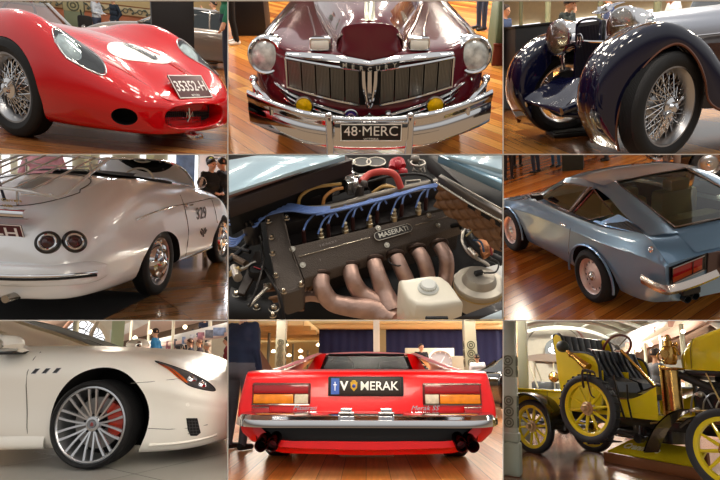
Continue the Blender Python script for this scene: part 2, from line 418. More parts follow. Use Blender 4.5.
# poses
def arms(kind):
    if kind=='camera': return dict(elL=(.12,.22,1.2),wrL=(.30,.07,1.42),elR=(.12,-.22,1.2),wrR=(.30,-.07,1.42))
    if kind=='pockets': return dict(elL=(-.08,.28,1.16),wrL=(.05,.2,.95),elR=(-.08,-.28,1.16),wrR=(.05,-.2,.95))
    if kind=='front': return dict(elL=(.04,.25,1.14),wrL=(.24,.1,1.06),elR=(.04,-.25,1.14),wrR=(.24,-.1,1.06))
    if kind=='lookdown': return dict(head=(.09,0,1.56),elL=(.06,.25,1.14),wrL=(.26,.1,1.1),elR=(.06,-.25,1.14),wrR=(.26,-.1,1.1))
    if kind=='chin': return dict(elL=(.04,.25,1.14),wrL=(.22,.05,1.06),elR=(.1,-.2,1.15),wrR=(.15,-.03,1.42),head=(.05,0,1.59))
    if kind=='reach': return dict(elR=(.2,-.22,1.22),wrR=(.42,-.2,1.1))
    return {}
# wire wheel, tyre ---------------------------------------------------------
def tyre_mb(Ro,Ri,w,n=64,tread=0,rnd=.35):
    # axis along local Z, centred
    h=Ro-Ri; a=w/2; prof=[(Ri,-a*.72),(Ri+h*.12,-a*.86),(Ri+h*.45,-a*1.02),(Ri+h*.8,-a*.92),(Ro-h*.03,-a*.72)]
    m=[(Ro,-a*.55)]
    for k in range(-3,4):
        z=a*.14*k
        m+=[(Ro,z-a*.05),(Ro-(.006 if tread else .001),z-a*.03),(Ro-(.006 if tread else .001),z+a*.0),(Ro,z+a*.02)]
    m+=[(Ro,a*.55)]
    prof=prof+m+[(r,-z) for r,z in prof[::-1]]
    mb=MB(); mb.lathe(prof+[prof[0]],n); return mb
def side_M(x,y,z,side=-1,steer=0,camber=0):
    # wheel matrix: local +Z points outwards (side -1 = car's right)
    return T(x,y,z)@RZ(steer)@Matrix.Rotation(R(90 if side<0 else -90),4,'X')
# ================================================================ shared car pieces
def wire_wheel(parent,x,y,z,side,Ro,rim,w,steer=0,hub=.045,hubl=.09,tread=1,ns=60,rimcol=None,label=None,big=0,spoke_r=.0028):
    M=side_M(x,y,z,side,steer)
    t=obj('wheel',tyre_mb(Ro,rim,w,72,tread),rubber(),parent,label=label); t.matrix_basis=M
    a=w*.36
    r=MB(); r.lathe([(rim+.006,-a),(rim+.012,-a*1.05),(rim-.012,-a*.9),(rim-.03,-a*.4),(rim-.034,0),(rim-.03,a*.4),(rim-.012,a*.9),(rim-.004,a*1.1),(rim+.012,a*1.12),(rim+.012,a*.98),(rim+.004,a*.96),(rim-.02,0),(rim+.006,-a)],72)
    obj('rim',r,rimcol or steel(),t)
    h=MB(); h.lathe([(hub*1.5,-a*1.2),(hub*1.5,-a*.9),(hub*.9,-a*.6),(hub*.8,a*.5),(hub*1.15,a*.75),(hub*1.15,a*1.0)],28)
    obj('hub',h,steel(),t)
    k=MB(); k.lathe([(hub*1.25,a*1.0),(hub*1.2,a*1.15),(hub*.7,a*1.35),(hub*.55,a*1.7),(.0001,a*1.8)],28)
    for s_ in (1,-1): k.bbox(hub*.4,hub*(1.9),-.011,.011,a*1.25,a*1.6,.004,0,RZ(0 if s_>0 else 180)@RZ(35))
    obj('hub_cap',k,chrome(),t)
    s=MB()
    for layer,(hz,hr,rz,off) in enumerate(((a*.9,hub*1.1,a*.15,1),(a*.85,hub*1.1,-a*.1,-1),(-a*.9,hub*1.4,-a*.25,1),(-a*.9,hub*1.4,-a*.05,-1))):
        m=ns//4
        for i in range(m):
            A=2*PI*(i+.25*layer)/m; b=A+off*(.62 if layer<2 else .45)
            s.rod((hr*math.cos(A),hr*math.sin(A),hz),((rim-.03)*math.cos(b),(rim-.03)*math.sin(b),rz),spoke_r,5)
    obj('wire_spokes',s,chrome(),t)
    b=MB(); b.cyl(rim*.78,-a*1.6,-a*1.25,40); obj('brake_drum',b,mat('brake_iron','#1b1b1d',rough=.6),t)
    return t
def plate(parent,M,w,h,txt,bg,fg,ts,sub=None,name='number_plate',border=True,font_w=None,rim=None,subsize=.02,label=None,dy=0,bold=.001):
    b=MB(); b.bbox(-w/2,w/2,-h/2,h/2,-.006,.004,.003)
    p=obj(name,b,mat('plate_'+bg.strip('#'),bg,rough=.4),parent,label=label); p.matrix_basis=M
    t=MB(); t.text(txt,ts,0,T(0,dy,.0045),.0015,bold,w=font_w)
    if sub: t.text(sub,subsize,0,T(0,-h*.39,.0045),.0015)
    obj('plate_lettering',t,mat('plate_ink_'+fg.strip('#'),fg,rough=.4),p)
    if border:
        f=MB(); e=.006
        for q in ((-w/2,w/2,h/2-e,h/2),(-w/2,w/2,-h/2,-h/2+e),(-w/2,-w/2+e,-h/2,h/2),(w/2-e,w/2,-h/2,h/2)): f.box(*q,.003,.006)
        obj('plate_border',f,mat('plate_ink_'+(rim or fg).strip('#'),rim or fg,rough=.4),p)
    return p
def disc_wheel(parent,x,y,z,side,Ro,rim,w,style='slots',col=None,steer=0,label=None):
    M=side_M(x,y,z,side,steer); a=w*.4
    t=obj('wheel',tyre_mb(Ro,rim,w,56,1),rubber(),parent,label=label); t.matrix_basis=M
    r=MB(); r.lathe([(rim+.008,-a),(rim-.02,-a*.8),(rim-.028,a*.3),(rim-.01,a*.85),(rim+.008,a),(rim+.008,a*.9),(rim,-a)],56)
    r.lathe([(rim-.028,a*.35),(rim*.8,a*.25),(rim*.6,a*.55),(rim*.35,a*.6),(.0001,a*.62)],56)
    obj('rim',r,col or steel(),t)
    h=MB(); h.lathe([(rim*.28,a*.58),(rim*.26,a*.85),(rim*.12,a*1.0),(.0001,a*1.02)],28); obj('hub_cap',h,chrome(),t)
    return t
def post(cell,px,D,wpx,col,label,name='column',cat='column',base=None,band=None,top=None,z0=0,ztop=None,round_=False,group=None,clipw=None,row=None):
    # a hall column whose axis stands at distance D and shows at picture column px
    p=cell.at(px,row if row is not None else cell.y0+12,y=D); d=D/F*.93; r=wpx*d/2
    fr=cell.M@T(p.x,D,0); t=thing(name,label,cat,fr,group)
    H=ztop if ztop else cell.at(px,cell.y0,y=D).z+.6
    s=MB()
    if round_: s.cyl(r,z0,H,24)
    else: s.bbox(-r,r,-r,r,z0,H,r*.12)
    sh=obj('shaft',s,col,t); parts=[sh]
    b=MB(); b.bbox(-r*1.35,r*1.35,-r*1.35,r*1.35,0,.35,.03); b.bbox(-r*1.2,r*1.2,-r*1.2,r*1.2,.35,.45,.02); parts.append(obj('base',b,base or col,t))
    if band:
        for (a,c,m) in band:
            q=MB(); q.bbox(-r*1.04,r*1.04,-r*1.04,r*1.04,a,c,r*.1)
            # raised scroll ornament
            parts.append(obj('band',q,m,t))
            w=MB(); n=max(1,int((c-a)/(1.6*r)+.5))
            for i in range(n):
                zc=a+(c-a)*(i+.5)/n; rr=min(.7*r,(c-a)/n*.42)
                for sd in (0,90,180,270): w.torus(rr,rr*.14,20,6,0,RZ(sd)@T(0,-r*1.05,zc)@RX(90)); w.torus(rr*.45,rr*.14,14,6,0,RZ(sd)@T(0,-r*1.05,zc)@RX(90))
            parts.append(obj('ornament',w,mat('ornament_dark','#4c5040',rough=.6),t))
    if clipw:
        for q in parts: clip(q,cell,clipw,extra=.004)
    return t
def coupe(cell,x,y,yaw,col,label,L=4.3,W=1.7,H=1.28,group=None,z=0,rim=None,clipw=None,mirror_col=None,cat='car',seats=True):
    fr=cell.M@T(x,y,z)@RZ(yaw); t=thing('car',label,cat,fr,group)
    w=W/2; k=L/4.3; zz=H/1.28; b=MB()
    st=[(-2.05,.55,.62,.42,.78),(-1.95,.80,.72,.25,.92),(-1.4,.90,.80,.18,.98),(-.6,.93,.84,.16,1.0),(.3,.92,.83,.16,1.0),(1.0,.88,.80,.16,.99),(1.6,.80,.72,.18,.95),(2.0,.64,.60,.25,.86),(2.12,.50,.48,.38,.75)]
    secs=[]
    for (X,zt,zs,zb,wf) in st:
        secs.append([(X*k,0,zt*zz),(X*k,.5*w*wf,(zt-.01)*zz),(X*k,.86*w*wf,(zt-.05)*zz),(X*k,w*wf,(zs-.12)*zz),(X*k,w*wf*.98,(zb+.2)*zz),(X*k,w*wf*.9,zb*zz),(X*k,0,zb*zz)])
    full=[q+[(a,-b_,c) for a,b_,c in q[-2:0:-1]] for q in secs]
    b.loft(full,4,3,closed=True,cap=True)
    bo=obj('body',b,[col,matte_black()],t)
    c=MB(); Rw=.315
    for X in (-1.28*k,1.25*k):
        for s in (1,-1): c.cyl(Rw+.045,-.2,.35,32,1,T(X,s*(w-.12),Rw)@RX(-90 if s>0 else 90))
    cut(bo,c)
    g=MB(); gs=[(-1.75,.0,.83),(-1.2,.75,1.14),(-.55,.92,1.27),(.15,.9,1.27),(.55,.8,1.12),(1.0,0,.88)]
    rows=[]
    for X,f,zt in [(-1.7,.80,.90),(-1.15,.74,1.16),(-.5,.72,1.27),(.1,.72,1.27),(.5,.76,1.12),(.95,.82,.90)]:
        rows.append([(X*k,w*.9,.86*zz),(X*k,w*(f+.06)*.96,(.86+(zt-.86)*.5)*zz),(X*k,w*f*.9,(zt-.05)*zz),(X*k,w*f*.6,zt*zz),(X*k,0,(zt+.005)*zz)])
    g.loft([q+[(a,-b_,c_) for a,b_,c_ in q[-2::-1]] for q in rows],4,3); obj('cabin_glass',g,mat('dark_glass','#101618',rough=.06,coat=.6),t)
    rf=MB(); q=[r for r in rows[1:5]]; rf.loft([[(a,b_*1.0,c_+.012) for a,b_,c_ in r[2:]]+[(a,-b_,c_+.012) for a,b_,c_ in r[-2:1:-1]] for r in rows[1:5]],4,3); obj('roof',rf,col,t)
    for s in (1,-1):
        for ra,rb in ((rows[0],rows[1]),(rows[5],rows[4])): pl=MB(); pl.tube([(ra[0][0],s*ra[0][1],ra[0][2]),(rb[1][0]*.3+ra[1][0]*.7,s*ra[1][1],ra[1][2]),(rb[2][0],s*rb[2][1]*1.02,rb[2][2]+.01)],.025,6,sm=3); obj('pillar',pl,col,t)
        pl=MB(); pl.tube([(-.45*k,s*w*.88,.86*zz),(-.45*k,s*w*.68,1.24*zz)],.018,6); obj('pillar',pl,col,t)
    for X in (-1.28*k,1.25*k):
        for s in (1,-1): disc_wheel(t,X,s*(w-.1),Rw,s,Rw,.2,.18,col=rim)
    for X,nm in ((-2.09,'rear_bumper'),(2.12,'front_bumper')):
        q=MB(); sg=1 if X>0 else -1; q.tube([((X-sg*.35)*k,w*.97,.45),(X*k+sg*.0,w*.72,.44),(X*k+sg*.07,0,.44),(X*k,-w*.72,.44),((X-sg*.35)*k,-w*.97,.45)],.045,8,sm=5,flat=(.6,1.2)); obj(nm,q,chrome(),t)
    for s in (1,-1):
        q=MB(); q.lathe([(.0001,.04),(.05,.03),(.08,0),(.085,-.03)],20,0,T(2.02*k,s*w*.62,.60*zz)@RY(90)); obj('headlamp',q,glass(),t)
        q=MB(); q.bbox(-2.09*k,-2.03*k,s*w*.55-.12,s*w*.55+.12,.58*zz,.68*zz,.02); obj('tail_lamp',q,mat('red_lens','#8e1014',rough=.15,coat=.5),t)
        q=MB(); q.bbox(-.25*k,-.12*k,s*(w*.945)-.012,s*(w*.945)+.012,.68*zz,.70*zz,.006); obj('door_handle',q,chrome(),t)
    if clipw: clip_tree(t,cell,clipw)
    return t
# ================================================================ BAY 1 red sports racer
c=CE[1]
wedge_floor(c,25,planks('floor_brown',['#9c6436','#7c4522','#b07840','#66381c','#925a2c'],.13,2.0,28,.25,.9))
wallc=mat('wall_cream','#cdbb8c',rough=.7,var=.05,vscale=1)
wedge_wall(c,25,wallc)
def fr_z(cell,py,D): return cell.at((cell.x0+cell.x1)/2,py,y=D).z
# dado and stencilled frieze on the back wall
def wall_band(cell,D,pya,pyb,m,name,th=.04,x0=None,x1=None):
    x0=cell.x0 if x0 is None else x0; x1=cell.x1 if x1 is None else x1
    za,zb=fr_z(cell,pya,D),fr_z(cell,pyb,D); xs=[cell.at(x0,pyb,y=D-th).x,cell.at(x1,pyb,y=D-th).x]
    b=MB(); b.box(xs[0]-.0,xs[1],D-th,D-.002,min(za,zb),max(za,zb)); o=struct(name,b,m,cell.M); clip(o,cell,(1,3),extra=.0); return o
wall_band(c,25,5,13.5,mat('frieze_ground','#d8cba6',rough=.7),'trim_1')
wall_band(c,25,13.5,15,mat('frieze_line','#8d5f3c',rough=.7),'trim_2',.06)
wall_band(c,25,4,5,mat('frieze_line'),'trim_3',.06)
wall_band(c,25,15,60,mat('dado_terracotta','#b06a4a',rough=.75,var=.08),'trim_4',.05)
za=fr_z(c,9.3,25); n=0; sb=MB(); x=c.at(0,9,y=25).x
while x<c.at(c.x1,9,y=25).x-.3:
    sb.torus(.085,.018,18,6,0,T(x,24.92,za)@RX(90)); sb.tube([(x+.08,24.92,za+.03),(x+.2,24.92,za+.11),(x+.34,24.92,za-.05),(x+.46,24.92,za+.02)],.02,5,sm=5); sb.ball(.05,6,0,T(x+.27,24.9,za-.08)); sb.ball(.04,6,0,T(x+.2,24.9,za+.07)); x+=.55
o=struct('trim_5',sb,mat('frieze_scroll','#59625a',rough=.7),c.M)
G1=mat('column_green','#66705a',rough=.55)
post(c,74,19.5,15,G1,'green square hall column with scrollwork band behind the red racer','column','column',band=[(fr_z(c,16,19.5),fr_z(c,4,19.5),mat('column_band','#8e8a6a',rough=.6))])
# the car --------------------------------------------------------------
CF=c.M@T(-.13,4.2,0)@RZ(-50)@SCL(.95,.81,.98)
t=thing('sports_racing_car','glossy red open sports racer with white roundel numbered 1 on its bonnet','car',CF)
red=mat('racing_red','#c4040c',rough=.22,coat=1,var=.04,vscale=2)
st=[ # X, zc, zvalley, zf(fender top), yf, side half width, z of widest, bottom z, bottom y
 (-2.0,.60,.60,.66,.52,.70,.42,.16,.62),
 (-1.6,.66,.64,.70,.54,.74,.42,.15,.66),
 (-1.1,.70,.66,.69,.56,.76,.44,.14,.68),
 (-.75,.71,.665,.68,.58,.77,.44,.13,.70),
 (-.45,.705,.66,.705,.60,.78,.44,.13,.70),
 (-.2,.69,.645,.750,.61,.785,.44,.13,.70),
 (.05,.665,.615,.762,.62,.79,.43,.13,.70),
 (.22,.635,.585,.735,.62,.79,.42,.13,.70),
 (.38,.605,.55,.672,.62,.785,.40,.13,.69),
 (.52,.572,.515,.60,.61,.765,.37,.13,.67),
 (.66,.528,.47,.52,.585,.73,.34,.13,.63),
 (.78,.475,.42,.445,.54,.67,.31,.13,.58),
 (.88,.41,.375,.38,.47,.585,.28,.125,.50),
 (.96,.345,.325,.325,.38,.47,.245,.125,.40)]
S=[]
for X,zc,zv,zf,yf,yw,zw,zb,yb in st:
    S.append([(X,0,zc),(X,.14,zc-.006),(X,.30,zv+.012),(X,yf-.14,(zv+zf)/2+.01),(X,yf,zf),(X,yf+(yw-yf)*.72,zf-(zf-zw)*.30),(X,yw,zw),(X,yw-.012,(zw+zb)/2+.0),(X,yb,zb),(X,yb*.5,zb-.02),(X,0,zb-.02)])
# lips of the oval mouth
S.append([(1.00,0,.312),(1.00,.09,.310),(1.00,.18,.305),(1.00,.25,.296),(.995,.31,.28),(.99,.345,.26),(.985,.362,.22),(.985,.35,.18),(.985,.30,.145),(.995,.16,.125),(1.0,0,.12)])
S.append([(1.0,0,.292),(1.0,.08,.291),(1.0,.16,.287),(.995,.22,.28),(.99,.28,.266),(.985,.315,.248),(.985,.33,.218),(.985,.315,.185),(.99,.27,.162),(.995,.15,.147),(1.0,0,.143)])
S.append([(.90,0,.285),(.90,.08,.284),(.90,.16,.28),(.90,.21,.274),(.89,.27,.26),(.88,.30,.243),(.88,.315,.216),(.88,.30,.188),(.88,.26,.167),(.89,.14,.153),(.90,0,.15)])
full=[q+[(a,-b_,d_) for a,b_,d_ in q[-2:0:-1]] for q in S]
b=MB(); b.loft(full,6,4,closed=True,cap=True)
body=obj('body',b,[red,matte_black()],t,ang=60)
cu=MB(); WX=.05
for X in (WX,-2.05):
    for s in (1,-1): cu.cyl(.315,-.17,.4,48,1,T(X,s*.72,.285)@RX(-90 if s>0 else 90))
# cockpit opening
ck=MB(); ck.lathe([(.0001,.42),(.40,.42),(.43,.95),(.0001,.95)],32,1,T(-1.35,0,0)@SCL(.8,1.15,1)); cut(body,cu); cut(body,ck)
# round brake-duct recesses low on the nose
ck=MB()
for s in (1,-1): ck.lathe([(.0001,-.06),(.062,-.06),(.066,.2),(.0001,.2)],28,0,T(.83,s*.52,.225)@RZ(s*52)@RY(90)@SCL(.8,1.25,1))
cut(body,ck)
m=MB(); m.box(.86,.885,-.30,.30,.15,.285); obj('mouth_mesh',m,mat('intake_dark','#101012',rough=.8),t)
m=MB()
for i in range(-13,14): m.rod((.889,i*.022,.15),(.889,i*.022,.285),.0016,4)
for i in range(6): m.rod((.889,-.30,.155+i*.024),(.889,.30,.155+i*.024),.0016,4)
obj('grille',m,mat('grille_grey','#4a4a4c',rough=.4,metal=1),t)
m=MB(); m.tube([(.93,-.02,.17),(.935,0,.20),(.93,.0,.26)],.008,6); m.tube([(.93,-.035,.20),(.93,-.035,.235),(.93,0,.19),(.93,.035,.235),(.93,.035,.20)],.007,6); obj('trident_badge',m,chrome(),t)
m=MB(); m.tube([(.93,-.07,.125),(.99,-.08,.09),(1.03,-.06,.085)],.018,8,sm=4); m.tube([(.93,.0,.125),(1.0,.0,.08),(1.04,.01,.085)],.014,8,sm=4); m.bbox(.98,1.03,-.09,.03,.065,.10,.008); obj('tow_bracket',m,chrome(),t)
# surface lookup for things laid on the skin
from mathutils.bvhtree import BVHTree
def skin_of(o):
    me=o.data; return BVHTree.FromPolygons([v.co for v in me.vertices],[tuple(p.vertices) for p in me.polygons])
def drape(bv,outline,org,dirn,up,off=.004,n=10,rows=None,th=0,mi=0,mb=None):
    # lay a filled shape (list of 2D points in a plane) on a surface, by casting along dirn
    org=Vector(org); dirn=Vector(dirn).normalized(); up=Vector(up); up=(up-dirn*up.dot(dirn)).normalized(); rt=dirn.cross(up)
    mb=mb or MB(); cx=sum(p[0] for p in outline)/len(outline); cy=sum(p[1] for p in outline)/len(outline); rr=[]
    for k in range(n+1):
        row=[]
        for (a,b_) in outline:
            u=cx+(a-cx)*k/n; w=cy+(b_-cy)*k/n; p=org+rt*u+up*w-dirn*1.0
            h=bv.ray_cast(p,dirn,3)
            q=h[0] if h[0] else p+dirn*1.0
            row.append(q-dirn*off)
        rr.append(row)
    mb.grid(rr[0:],mi,closed=True); return mb
def circ(r,n=32,sx=1,sy=1): return [(r*sx*math.cos(2*PI*i/n),r*sy*math.sin(2*PI*i/n)) for i in range(n)]
bv=skin_of(body)
def cover_outline(n=28): return [(.105*math.sin(2*PI*i/n)*(1-.35*max(0,math.cos(2*PI*i/n))),.185*math.cos(2*PI*i/n)) for i in range(n)]
for s in (1,-1):
    ck=MB(); o_=cover_outline(); v0=[(.56+b_,s*.60+a,.50-.25*(b_)) for a,b_ in o_]; v1=[(x,y,1.0) for x,y,z in v0]; n_=len(o_)
    ck.add(v0+v1,[tuple(range(n_)),tuple(range(n_,2*n_))]+[(i,(i+1)%n_,n_+(i+1)%n_,n_+i) for i in range(n_)]); cut(body,ck)
m=drape(bv,circ(.19,64,1.3,1.05),(.50,0,.6),(-.12,0,-1),(1,0,0),.003,24); ro=obj('roundel',m,white(),t,label='white painted roundel')
m=drape(bv,[(-.022,-.15),(.022,-.15),(.022,-.075),(.022,0),(.022,.075),(.022,.15),(-.022,.15),(-.022,.075),(-.022,0),(-.022,-.075)],(.50,0,.6),(-.12,0,-1),(1,0,0),.012,8); drape(bv,[(-.02,.15),(.01,.15),(-.04,.09),(-.062,.09)],(.50,0,.6),(-.12,0,-1),(1,0,0),.011,6,mb=m)
n1=obj('numeral',m,gloss_black(),ro,label='black painted 1')
# faired headlamps
for s in (1,-1):
    g=MB(); out=[]
    for i in range(28):
        a=2*PI*i/28; x_=math.cos(a); y_=math.sin(a); out.append((.105*y_*(1-.35*max(0,x_)),.19*x_))
    hd=MB(); dr=drape(bv,out,(.56,s*.60,.5),(0,0,-1),(1,0,0),.004,8)
    cov=obj('headlamp_cover',dr,thin('plexiglass','#e8f0f0',.5),t)
    rg=MB(); rr=[]
    o2=[(a*1.04,b_*1.03) for a,b_ in out]; e1=drape(bv,o2,(.56,s*.60,.5),(0,0,-1),(1,0,0),.004,1); rg.tube(e1.v[len(o2):],.0045,5,closed=True); obj('cover_rim',rg,steel(),cov)
    l=MB(); M_=T(.46,s*.605,.575)@RZ(-s*6)@RY(52); l.lathe([(.0001,.03),(.045,.026),(.076,.012),(.088,.0),(.09,-.02)],32,0,M_); lo=obj('headlamp',l,mat('lamp_glass_milky','#dfe6ea',rough=.08,coat=1,var=.2,vscale=30),t)
    l=MB(); l.torus(.089,.007,32,8,0,M_); obj('lamp_ring',l,chrome(),lo)
# plate on the nose
h=bv.ray_cast(V(.9,0,2),V(0,0,-1)); nn=h[1]
PM=T(.925,.03,.395)@Matrix(((0,-.62,.78,0),(1,0,0,0),(0,.78,.62,0),(0,0,0,1)))
pl=plate(t,PM,.37,.17,'35352-H','#4a1820','#e9e2e0',.105,'VICTORIA',font_w=.33,label='maroon number plate reading 35352-H')
# windscreen and driver side trim
m=MB(); rows=[]
for i in range(15):
    a=-1.25+2.5*i/14; x_=-1.02+.42*math.cos(a)*1.0; y_=.66*math.sin(a); base=.655+.03*abs(math.sin(a)); rows.append([(x_,y_,base),(x_-.12,y_*.93,base+.10),(x_-.2,y_*.88,base+.17)])
m.loft(rows,2,3); obj('windscreen',m,thin('plexi_smoke','#dcd8d4',1.4,.1),t)
m=MB(); m.tube([r[0] for r in rows],.006,5); obj('windscreen_rubber',m,steel(),t)
m=MB(); m.tube([(-1.0,-.35,.62),(-1.02,-.35,.78)],.02,8); m.ball(.07,8,0,T(-1.02,-.35,.82)); 
m=MB(); m.torus(.17,.012,32,8,0,T(-1.2,.32,.72)@RY(-65)); obj('steering_wheel',m,mat('wood_rim','#5a3018',rough=.3),t)
wh=wire_wheel(t,WX,-.70,.30,-1,.30,.205,.17,steer=0,ns=72,hub=.05,spoke_r=.0032)
wire_wheel(t,WX,.70,.31,1,.31,.205,.17,ns=40); 
for s in (1,-1): wire_wheel(t,-2.05,s*.68,.31,s,.31,.205,.17,ns=40)
for nm,lb in (): pass
clip_tree(t,c,(1,2))
# scenery of the bay
coupe(c,c.at(190,40,y=13.6).x,13.6,168,paint('taupe_paint','#6f665f',.3,.25),'taupe grey vintage coupe parked across the hall behind the red racer',L=4.7,W=1.7,H=1.3,clipw=(1,))
b=MB(); xx=c.at(173,40,y=9).x; b.bbox(-.31,.31,-.12,.12,0,1.5,.01); o=obj('display_stand',b,mat('display_black','#0a0c12',rough=.5),frame=c.M@T(xx,9,0)); tag(o,'tall black display stand between the red racer and the taupe coupe','display stand')
person(c,c.at(96,10,y=20).x,20,-30,1.66,'#c9d3e0','#3a4258','#5a4a3a',pose=arms('lookdown'),label='person in white and blue checked shirt looking down, by the green column')
person(c,c.at(114,10,y=20.6).x,20.6,-150,1.68,'#1d2a3a','#26303f','#4a3a2c',pose=arms('pockets'),label='person in dark navy jacket standing right of the checked shirt')
b=MB(); b.bbox(-.2,.2,-.14,.14,.35,.95,.08); b.torus(.12,.03,16,6,0,T(.1,-.2,.14)@RX(90)); b.torus(.12,.03,16,6,0,T(-.15,-.2,.14)@RX(90)); b.rod((0,0,.2),(-.1,0,1.1),.02); o=obj('pushchair',b,mat('fabric_black','#0e0e10',rough=.8),frame=c.M@T(c.at(85,20,y=18.6).x,18.6,0)); tag(o,'black pushchair beside the person in the checked shirt','pushchair')
pp=c.at(229,99,z=0); person(c,pp.x,pp.y,170,1.7,'#1f6a4e','#1b2438','#2a1c14',shoe='#d8d8d6',label='person in green top and navy jeans at the bay edge, behind the red racer',clipw=(1,))
pp=c.at(213,60,z=0); person(c,c.at(214,10,y=15.3).x,15.3,180,1.65,'#9a9aa8','#303040','#1a1410',pose=arms('camera'),label='person with dark hair seen through the coupe windows')
# ================================================================ BAY 2 maroon saloon
c=CE[2]
FL2=planks('floor_honey',['#cc8238','#ae6026','#de9a46','#9c5020','#e6ac5c'],.145,2.4,52,.25,.8)
wedge_floor(c,24,FL2)
wedge_wall(c,24,mat('wall_dim','#4a4234',rough=.8,var=.1),y0=-260)
CF=c.M@T(.03,4.0,0)@RZ(-90)
t=thing('vintage_saloon_car','maroon forties saloon with chrome grille and plate 48-MERC','car',CF)
mar=mat('maroon_paint','#54101c',rough=.25,coat=1,var=.05,vscale=2)
ch=chrome()
rows=[
 [(-2.6,0,1.12),(-2.6,.2,1.12),(-2.6,.42,1.08),(-2.6,.6,1.0),(-2.6,.76,.98),(-2.6,.88,.93),(-2.6,.955,.8),(-2.6,.97,.6),(-2.6,.95,.3)],
 [(-1.4,0,1.04),(-1.4,.2,1.04),(-1.4,.42,.99),(-1.4,.6,.955),(-1.4,.76,.975),(-1.4,.88,.93),(-1.4,.955,.8),(-1.4,.97,.6),(-1.4,.95,.3)],
 [(-.7,0,.98),(-.7,.2,.98),(-.7,.42,.955),(-.7,.6,.945),(-.7,.76,.975),(-.7,.88,.93),(-.7,.95,.8),(-.7,.965,.6),(-.7,.95,.3)],
 [(-.2,0,.95),(-.2,.2,.95),(-.2,.42,.935),(-.2,.6,.925),(-.2,.76,.96),(-.2,.87,.92),(-.25,.925,.78),(-.3,.935,.6),(-.3,.92,.38)],
 [(.16,0,.91),(.15,.2,.91),(.10,.42,.91),(.04,.6,.905),(-.03,.76,.935),(-.1,.87,.87),(-.16,.915,.75),(-.2,.915,.6),(-.22,.90,.42)],
 [(.25,0,.84),(.24,.2,.85),(.18,.42,.86),(.09,.6,.86),(.0,.76,.89),(-.06,.87,.82),(-.11,.905,.7),(-.15,.905,.58),(-.18,.89,.42)],
 [(.26,0,.75),(.25,.2,.76),(.19,.42,.78),(.10,.62,.78),(.02,.76,.80),(-.03,.86,.76),(-.08,.90,.66),(-.12,.90,.57),(-.15,.88,.42)],
 [(.28,0,.62),(.27,.2,.63),(.22,.42,.64),(.14,.62,.65),(.04,.77,.65),(-.02,.85,.63),(-.07,.89,.58),(-.10,.885,.53),(-.13,.87,.42)],
 [(.32,0,.50),(.31,.2,.51),(.26,.42,.52),(.18,.62,.54),(.06,.77,.54),(.0,.83,.53),(-.05,.86,.5),(-.08,.86,.47),(-.1,.85,.42)],
 [(.32,0,.38),(.31,.2,.38),(.26,.42,.38),(.18,.62,.4),(.06,.76,.4),(.0,.81,.4),(-.05,.84,.4),(-.08,.84,.4),(-.1,.83,.4)]]
b=MB(); b.loft(rows,5,4); b.mirror(); obj('fender_body',b,mar,t,ang=70,weld=.0005)
hr=[[(-2.6,0,1.30),(-2.6,.28,1.28),(-2.6,.5,1.2),(-2.6,.62,1.1),(-2.6,.68,.98)],
 [(-1.4,0,1.255),(-1.4,.2,1.245),(-1.4,.40,1.18),(-1.4,.49,1.07),(-1.4,.53,.95)],
 [(-.6,0,1.215),(-.6,.15,1.21),(-.6,.29,1.15),(-.6,.36,1.04),(-.6,.40,.92)],
 [(-.1,0,1.17),(-.1,.11,1.165),(-.1,.21,1.115),(-.1,.265,1.02),(-.1,.30,.90)],
 [(.10,0,1.135),(.09,.1,1.13),(.07,.185,1.08),(.04,.235,.99),(.02,.265,.89)],
 [(.19,0,1.10),(.175,.1,1.095),(.15,.19,1.065),(.12,.225,.98),(.09,.25,.89)],
 [(.205,0,1.09),(.19,.1,1.085),(.16,.19,1.055),(.125,.225,.975),(.092,.25,.889)],
 [(.235,0,1.0),(.215,.1,.99),(.185,.185,.97),(.14,.225,.94),(.11,.25,.88)],
 [(.27,0,.865),(.25,.1,.875),(.21,.19,.895),(.16,.235,.90),(.12,.26,.87)],
 [(.25,0,.83),(.23,.1,.84),(.19,.19,.86),(.15,.235,.87),(.11,.26,.85)]]
b=MB(); b.loft(hr,5,5); b.mirror(); hood=obj('bonnet',b,mar,t,ang=60,weld=.0005)
b=MB()
b.loft([[(x,-.038,z),(x+.004,-.02,z+.012),(x+.004,0,z+.016),(x+.004,.02,z+.012),(x,.038,z)] for x,z in ((-1.4,1.262),(-.6,1.225),(-.1,1.18),(.06,1.15),(.13,1.125),(.17,1.10))],3,2); obj('bonnet_ornament',b,mat('ornament_steel','#b9b9a8',rough=.3,metal=1),hood)
